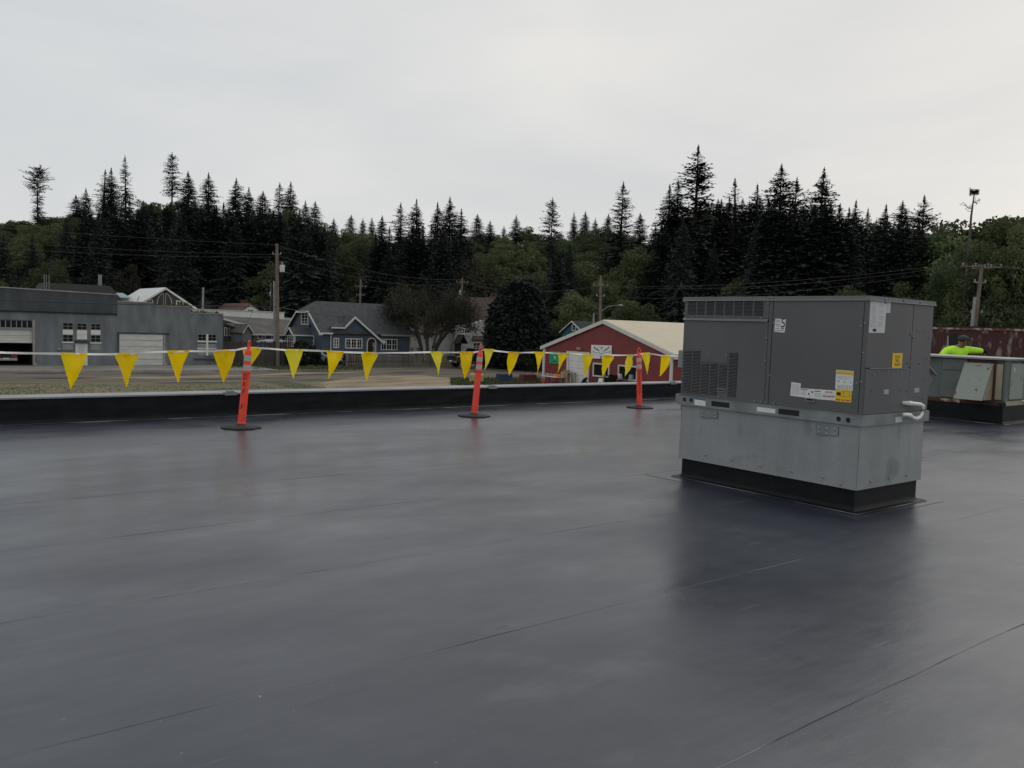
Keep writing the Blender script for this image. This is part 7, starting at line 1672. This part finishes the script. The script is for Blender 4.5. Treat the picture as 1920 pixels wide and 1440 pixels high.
# the wood behind
SKY = [(-200, 405), (0, 408), (60, 402), (150, 392), (200, 385), (260, 380), (330, 372), (450, 376), (550, 392), (600, 415), (640, 426), (720, 430), (800, 420), (880, 425), (960, 440), (1060, 430), (1140, 430), (1210, 440), (1250, 405), (1320, 375), (1450, 372), (1560, 378), (1620, 408), (1700, 408), (1750, 420), (1790, 420), (1850, 395), (2100, 385)]
CZ = [(150, 480, 330, 545), (480, 610, 380, 475), (690, 880, 385, 570), (1225, 1600, 300, 560), (1600, 1740, 380, 500), (560, 690, 490, 600), (1005, 1065, 430, 600), (0, 60, 480, 540), (90, 130, 440, 520)]
fr3 = np.random.default_rng(77); nfill = 0
def lim_at(px): return float(np.interp(px, [s[0] for s in SKY], [s[1] for s in SKY]))
def zone_of(px): return 'left slope' if px < 620 else ('middle slope' if px < 1200 else 'right slope')
ORD = {}
def fill_tree(con, x, y, ztop, rad, px, row):
    z_ = zone_of(px)
    if con: place_tree('spruce_tree', CON[int(fr3.integers(6))], x, y, ztop, rad, 'dark spruce massed with others %s the wooded %s' % (row, z_), 'massed spruces %s the %s' % (row, z_))
    else: place_tree('leafy_tree', DEC[int(fr3.integers(5))] if fr3.random() < .9 else DECB[0], x, y, ztop, rad, 'soft green leafy tree massed with others %s the wooded %s' % (row, z_), 'massed leafy trees %s the %s' % (row, z_))
# the closed canopy along the ridge
px = -60.0
while px < 1990:
    lim = lim_at(px) + fr3.uniform(2, 22); con = any(a <= px <= b and c <= lim + 25 for a, b, c, d in CZ[:6]) and fr3.random() < .86
    if con: lim -= 10
    want = fr3.uniform(17, 23) if con else fr3.uniform(9, 13); best = None
    for v in np.arange(118, 334, 4):
        p = atv(px, lim, v); e = abs((p[2] - ground_z(p[0], p[1])) - want)
        if best is None or e < best[0]: best = (e, v, p)
    e, v, p = best; h = p[2] - ground_z(p[0], p[1])
    if 5 < h < 34:
        fill_tree(con, p[0], p[1], p[2], max(h * .38, 4.8) if con else max(4.6, h * .4), px, 'along the ridge of'); nfill += 1
    px += fr3.uniform(9, 15) if con else fr3.uniform(13, 21)
for v in (122, 138, 158, 182, 212, 250):
    wid_m = 1.34 * v; stp = 7.4 if v < 200 else 10.5
    for i in range(int(wid_m / stp)):
        uu = -wid_m / 2 + stp * (i + fr3.uniform(.1, .9)); vv = v + fr3.uniform(-6, 6)
        x = uu * CY + vv * SY; y = -uu * SY + vv * CY; g_ = ground_z(x, y)
        pm = proj((x, y, g_ + 9)); con = any(a <= pm[0] <= b and c <= pm[1] <= d for a, b, c, d in CZ) or fr3.random() < .06
        h = fr3.uniform(15, 24) if con else fr3.uniform(8.5, 13.5)
        lim = lim_at(pm[0]) + fr3.uniform(8, 45); pt = proj((x, y, g_ + h))
        if pt[1] < lim:
            h = h - (lim - pt[1]) * pt[2] / FPX
            if h < 5: continue
        fill_tree(con, x, y, g_ + h, fr3.uniform(4.8, 6.4) * (h / 22) ** .5 if con else fr3.uniform(3.6, 5.2), pm[0], 'on'); nfill += 1
print('fill trees', nfill)

# the snag with the nest
p = atv(1827, 362, 100); g_ = ground_z(p[0], p[1])
sg = thing('dead_snag', 'bare dead tree top carrying a large bird nest at the right', 'tree', (p[0], p[1], g_))
mb = MB(); b0 = atv(1821, 405, 100); B = np.array((b0[0] - .2, b0[1], g_ - .2)); mb.tube([B, b0, p], [.3, .13, .07], 6); part('trunk', mb, 'bark', sg)
for (a, b, r_) in (((1822, 392), (1806, 379), .05), ((1823, 388), (1809, 385), .04), ((1824, 380), (1838, 373), .045), ((1825, 374), (1834, 382), .035), ((1821, 396), (1810, 391), .03)):
    A_, B_ = atv(*a, 100), atv(*b, 100); mb = MB(); mid = (A_ + B_) / 2 + (0, 0, -.2); mb.tube([A_, mid, B_], [r_, r_ * .8, r_ * .4], 5)
    for t in (.5, .75, .95): q = A_ + (B_ - A_) * t; mb.tube([q, q + fr3.normal(0, .3, 3)], [.03, .015], 4)
    part('branch', mb, 'bark_dark', sg)
nst = MB(); nr = np.random.default_rng(9); c = p + (0, 0, .15)
for i in range(160):
    a = nr.uniform(0, 6.28); rr = nr.uniform(.15, .46); q = c + (rr * math.cos(a), rr * math.sin(a), nr.uniform(-.35, .25) * (1 if rr > .3 else .4)); d = np.array((-math.sin(a), math.cos(a), nr.normal(0, .25))) * nr.uniform(.2, .5); nst.tube([q - d, q + d], .025, 3, cap=False)
nst.lathe([(.1, -.28), (.32, -.15), (.42, .08), (.3, .12), (.05, .05)], 12, c)
single('bird_nest', nst, 'bark_dark', 'large stick nest on top of the dead snag', 'nest', tuple(c))

# dark rounded cedar: hanging sprays on short limbs, packed close
def cedar():
    rr = np.random.default_rng(40); v = 84; T = atv(978, 533, v); g_ = ground_z(T[0], T[1]); H_ = T[2] - g_; W_ = 122 * v / FPX / 2
    th = thing('cedar_tree', 'large dark dense rounded cedar left of the red building', 'tree', (T[0], T[1], g_), 'trees among the houses'); V = []; mb = MB()
    mb.tube([(0, 0, -.2), (0, 0, H_ * .5), (.1, 0, H_ * .92)], [.4, .28, .06], 8)
    side = rr.uniform(.86, 1.12, 12)
    for i in range(2600):
        f = rr.uniform(0, 1) ** .9; az = rr.uniform(0, 6.283); prof = math.sqrt(max(0, 1 - max(0, (f - .30) / .70) ** 2.0)) * (.82 + .18 * min(1, f / .3))
        L_ = W_ * prof * np.interp(az, np.linspace(0, 6.283, 13), list(side) + [side[0]]) * rr.uniform(.72, 1.04) + .15
        h = np.array((math.cos(az), math.sin(az), 0)); t_ = np.array((-h[1], h[0], 0)); p = h * L_ * .84 + np.array((0, 0, H_ * f * .985 + .3))
        if i % 9 == 0: mb.tube([(0, 0, p[2] - .4), p], [.06, .02], 4, cap=False)
        for k in range(7):
            d = h * rr.uniform(.2, 1) + t_ * rr.normal(0, .7) + np.array((0, 0, rr.uniform(-.9, .25))); d /= np.linalg.norm(d); wv = np.cross(d, rr.normal(size=3)); wv /= np.linalg.norm(wv); ln = rr.uniform(.35, .75); q = p + rr.normal(0, .22, 3)
            V += [q, q + d * ln * .45 + wv * ln * .2, q + d * ln, q + d * ln * .5 - wv * ln * .2]
    link('trunk', mb.mesh('trunk', 'bark_dark'), th); link('crown', quads_mesh('crown', np.array(V), 'cedar'), th)
cedar()
# twiggy many-stemmed tree
def twig_tree(px, base_py, top_py, wpx, v, label):
    B = atv(px, base_py, v); g_ = ground_z(B[0], B[1]); T = atv(px, top_py, v); H_ = T[2] - g_; W_ = wpx * v / FPX / 2
    th = thing('bare_tree', label, 'tree', (B[0], B[1], g_), 'trees among the houses'); rr = np.random.default_rng(51); mb = MB(); tw_ = MB(); tips = []
    for s_ in range(7):
        a = s_ * .9 + rr.uniform(0, .4); b = np.array((B[0], B[1], g_ - .1)) + (.45 * math.cos(a), .45 * math.sin(a), 0); k1 = b + np.array((.5 * math.cos(a) + rr.normal(0, .15), .5 * math.sin(a), H_ * .22)); k2 = k1 + np.array((W_ * .22 * math.cos(a), W_ * .22 * math.sin(a), H_ * .18)) + rr.normal(0, .2, 3)
        mb.tube([b, (b + k1) / 2 + rr.normal(0, .08, 3), k1, k2], [.20, .17, .15, .11], 7)
        for j in range(7):
            a2 = a + rr.normal(0, .8); q = k2 + np.array((W_ * rr.uniform(.15, .5) * math.cos(a2), W_ * rr.uniform(.15, .5) * math.sin(a2), H_ * rr.uniform(.05, .30))); mb.tube([k2 if j else k1, (k2 + q) / 2 + rr.normal(0, .25, 3), q], [.08, .055, .035], 5, cap=False)
            for i in range(9):
                d = q - np.array((B[0], B[1], g_ + H_ * .45)); d /= np.linalg.norm(d) + 1e-6; q2 = q + (d * rr.uniform(.3, 1.1) + rr.normal(0, .45, 3) + (0, 0, rr.uniform(-.1, .35))) * W_ * .26; tw_.tube([q, (q + q2) / 2 + rr.normal(0, .1, 3), q2], [.03, .02, .01], 3, cap=False); tips.append(q2)
                for m_ in range(5): q3 = q2 + rr.normal(0, .5, 3) + (0, 0, .1); tw_.tube([(q + q2) / 2 if m_ % 2 else q2, q3], [.016, .008], 3, cap=False); tips.append(q3)
    part('trunk', mb, 'bark', th, 60); part('twigs', tw_, 'bark_dark', th)
    out = []; leaf_cloud(rr, tips, [.55] * len(tips), 7, .12, out); V = out[0] - np.array(SH[th.name]); link('crown', quads_mesh('crown', V, 'leaf_brown'), th)
twig_tree(803, 690, 516, 150, 88, 'wide twiggy many stemmed tree with grey trunks beside the blue house')
# shrubs
def shrub(px, py_base, py_top, wpx, label, matk='shrub', face=None, v=None, n=60, size=.12, name='shrub'):
    B = ong(px, py_base) if v is None else atv(px, py_base, v)
    if v is not None: B[2] = ground_z(B[0], B[1])
    vv = (B - CAM) @ FW; T = atv(px, py_top, vv); H_ = max(.3, T[2] - B[2]); W_ = wpx * vv / FPX / 2; rr = np.random.default_rng(int(px * 7 + py_top))
    th = thing(name, label, 'shrub', B, 'shrubs in the street'); mb = MB(); cs, rs = [], []
    for i in range(22):
        a = rr.uniform(0, 6.28); q = rr.uniform(.1, .8) ** .6; cs.append(np.array((q * W_ * math.cos(a), q * W_ * .8 * math.sin(a), H_ * rr.uniform(.12, .85) * (1 - .4 * q * q)))); rs.append(min(W_, H_) * rr.uniform(.22, .4))
        mb.tube([(0, 0, 0), cs[-1] * .5 + rr.normal(0, .05, 3), cs[-1]], [.03, .02, .01], 4, cap=False)
    out = []; leaf_cloud(rr, cs, rs, n, size, out); link('stems', mb.mesh('stems', 'bark_dark'), th); link('crown', quads_mesh('crown', out[0], matk), th)
shrub(571, 688, 628, 44, 'tall dark shrub in front of the blue house gable', n=110, size=.16); shrub(552, 688, 648, 40, 'low dark shrub beside the transformer pole', n=90, size=.14); shrub(592, 687, 655, 26, 'small dark shrub before the silver sedan', n=70, size=.13)
shrub(655, 688, 660, 26, 'pale flowering shrub left of the picket fence', 'leaf_brown', n=60); shrub(672, 687, 657, 20, 'dark shrub behind the left end of the picket fence', n=60)
shrub(1097, 722, 703, 16, 'small shrub left of the sandwich board', v=((onx(1097, 722, XRB - .6) - CAM) @ FW), n=60, size=.09); shrub(1147, 722, 697, 34, 'dark shrub between the two shop windows', v=((onx(1147, 722, XRB - .7) - CAM) @ FW), n=80, size=.10)
shrub(440, 690, 678, 60, 'weedy clump at the foot of the board fence', 'grass_blade', n=60, size=.10); shrub(722, 676, 655, 26, 'dark shrub behind the picket fence under the bay window', n=60); shrub(1042, 690, 610, 60, 'dark shrubbery between the cedar and the teal house', v=86, n=90, size=.16)
shrub(1000, 680, 640, 70, 'dark shrubbery at the foot of the cedar', v=80, n=90, size=.15); shrub(775, 668, 640, 40, 'bare shrub left of the twiggy tree', 'leaf_brown', v=86, n=40, size=.1)
# low growth on the hillside
def undergrowth():
    rr = np.random.default_rng(90); P_ = []
    for i in range(9000):
        v = rr.uniform(112, 330); uu = rr.uniform(-.68, .68) * v; x = uu * CY + v * SY; y = -uu * SY + v * CY; P_.append((x, y, ground_z(x, y)))
    P_ = np.array(P_); out = []; leaf_cloud(rr, P_ + (0, 0, .6), [1.2] * len(P_), 5, .75, out, 1.0)
    o = link('undergrowth', quads_mesh('undergrowth', out[0], 'shrub')); o['kind'] = 'stuff'; o['label'] = 'dark bushy undergrowth covering the wooded hillside'; o['category'] = 'undergrowth'
undergrowth()
def blades(name, pix_box, n, label, hmin, hmax, matk='grass_blade'):
    rr = np.random.default_rng(len(label)); V = []
    for i in range(n):
        px = rr.uniform(pix_box[0], pix_box[2]); py = rr.uniform(pix_box[1], pix_box[3]); p = ong(px, py) + (0, 0, .05); a = rr.uniform(0, 6.28); s = np.array((math.cos(a), math.sin(a), 0)) * .035; h = rr.uniform(hmin, hmax); t = rr.normal(0, .08, 3)
        V += [p - s, p + s, p + s * .3 + (t[0], t[1], h), p - s * .3 + (t[0], t[1], h)]
    o = link(name, quads_mesh(name, np.array(V), matk)); o['kind'] = 'stuff'; o['label'] = label; o['category'] = 'grass'
blades('grass', (845, 711, 1015, 724), 5000, 'rough green grass around the painted blocks', .06, .2); blades('grass', (0, 722, 620, 742), 1300, 'thin yellowish verge grass beyond the parapet', .03, .09, 'dry_grass'); blades('grass', (420, 689, 680, 695), 3000, 'green grass along the far edge of the street', .06, .22)
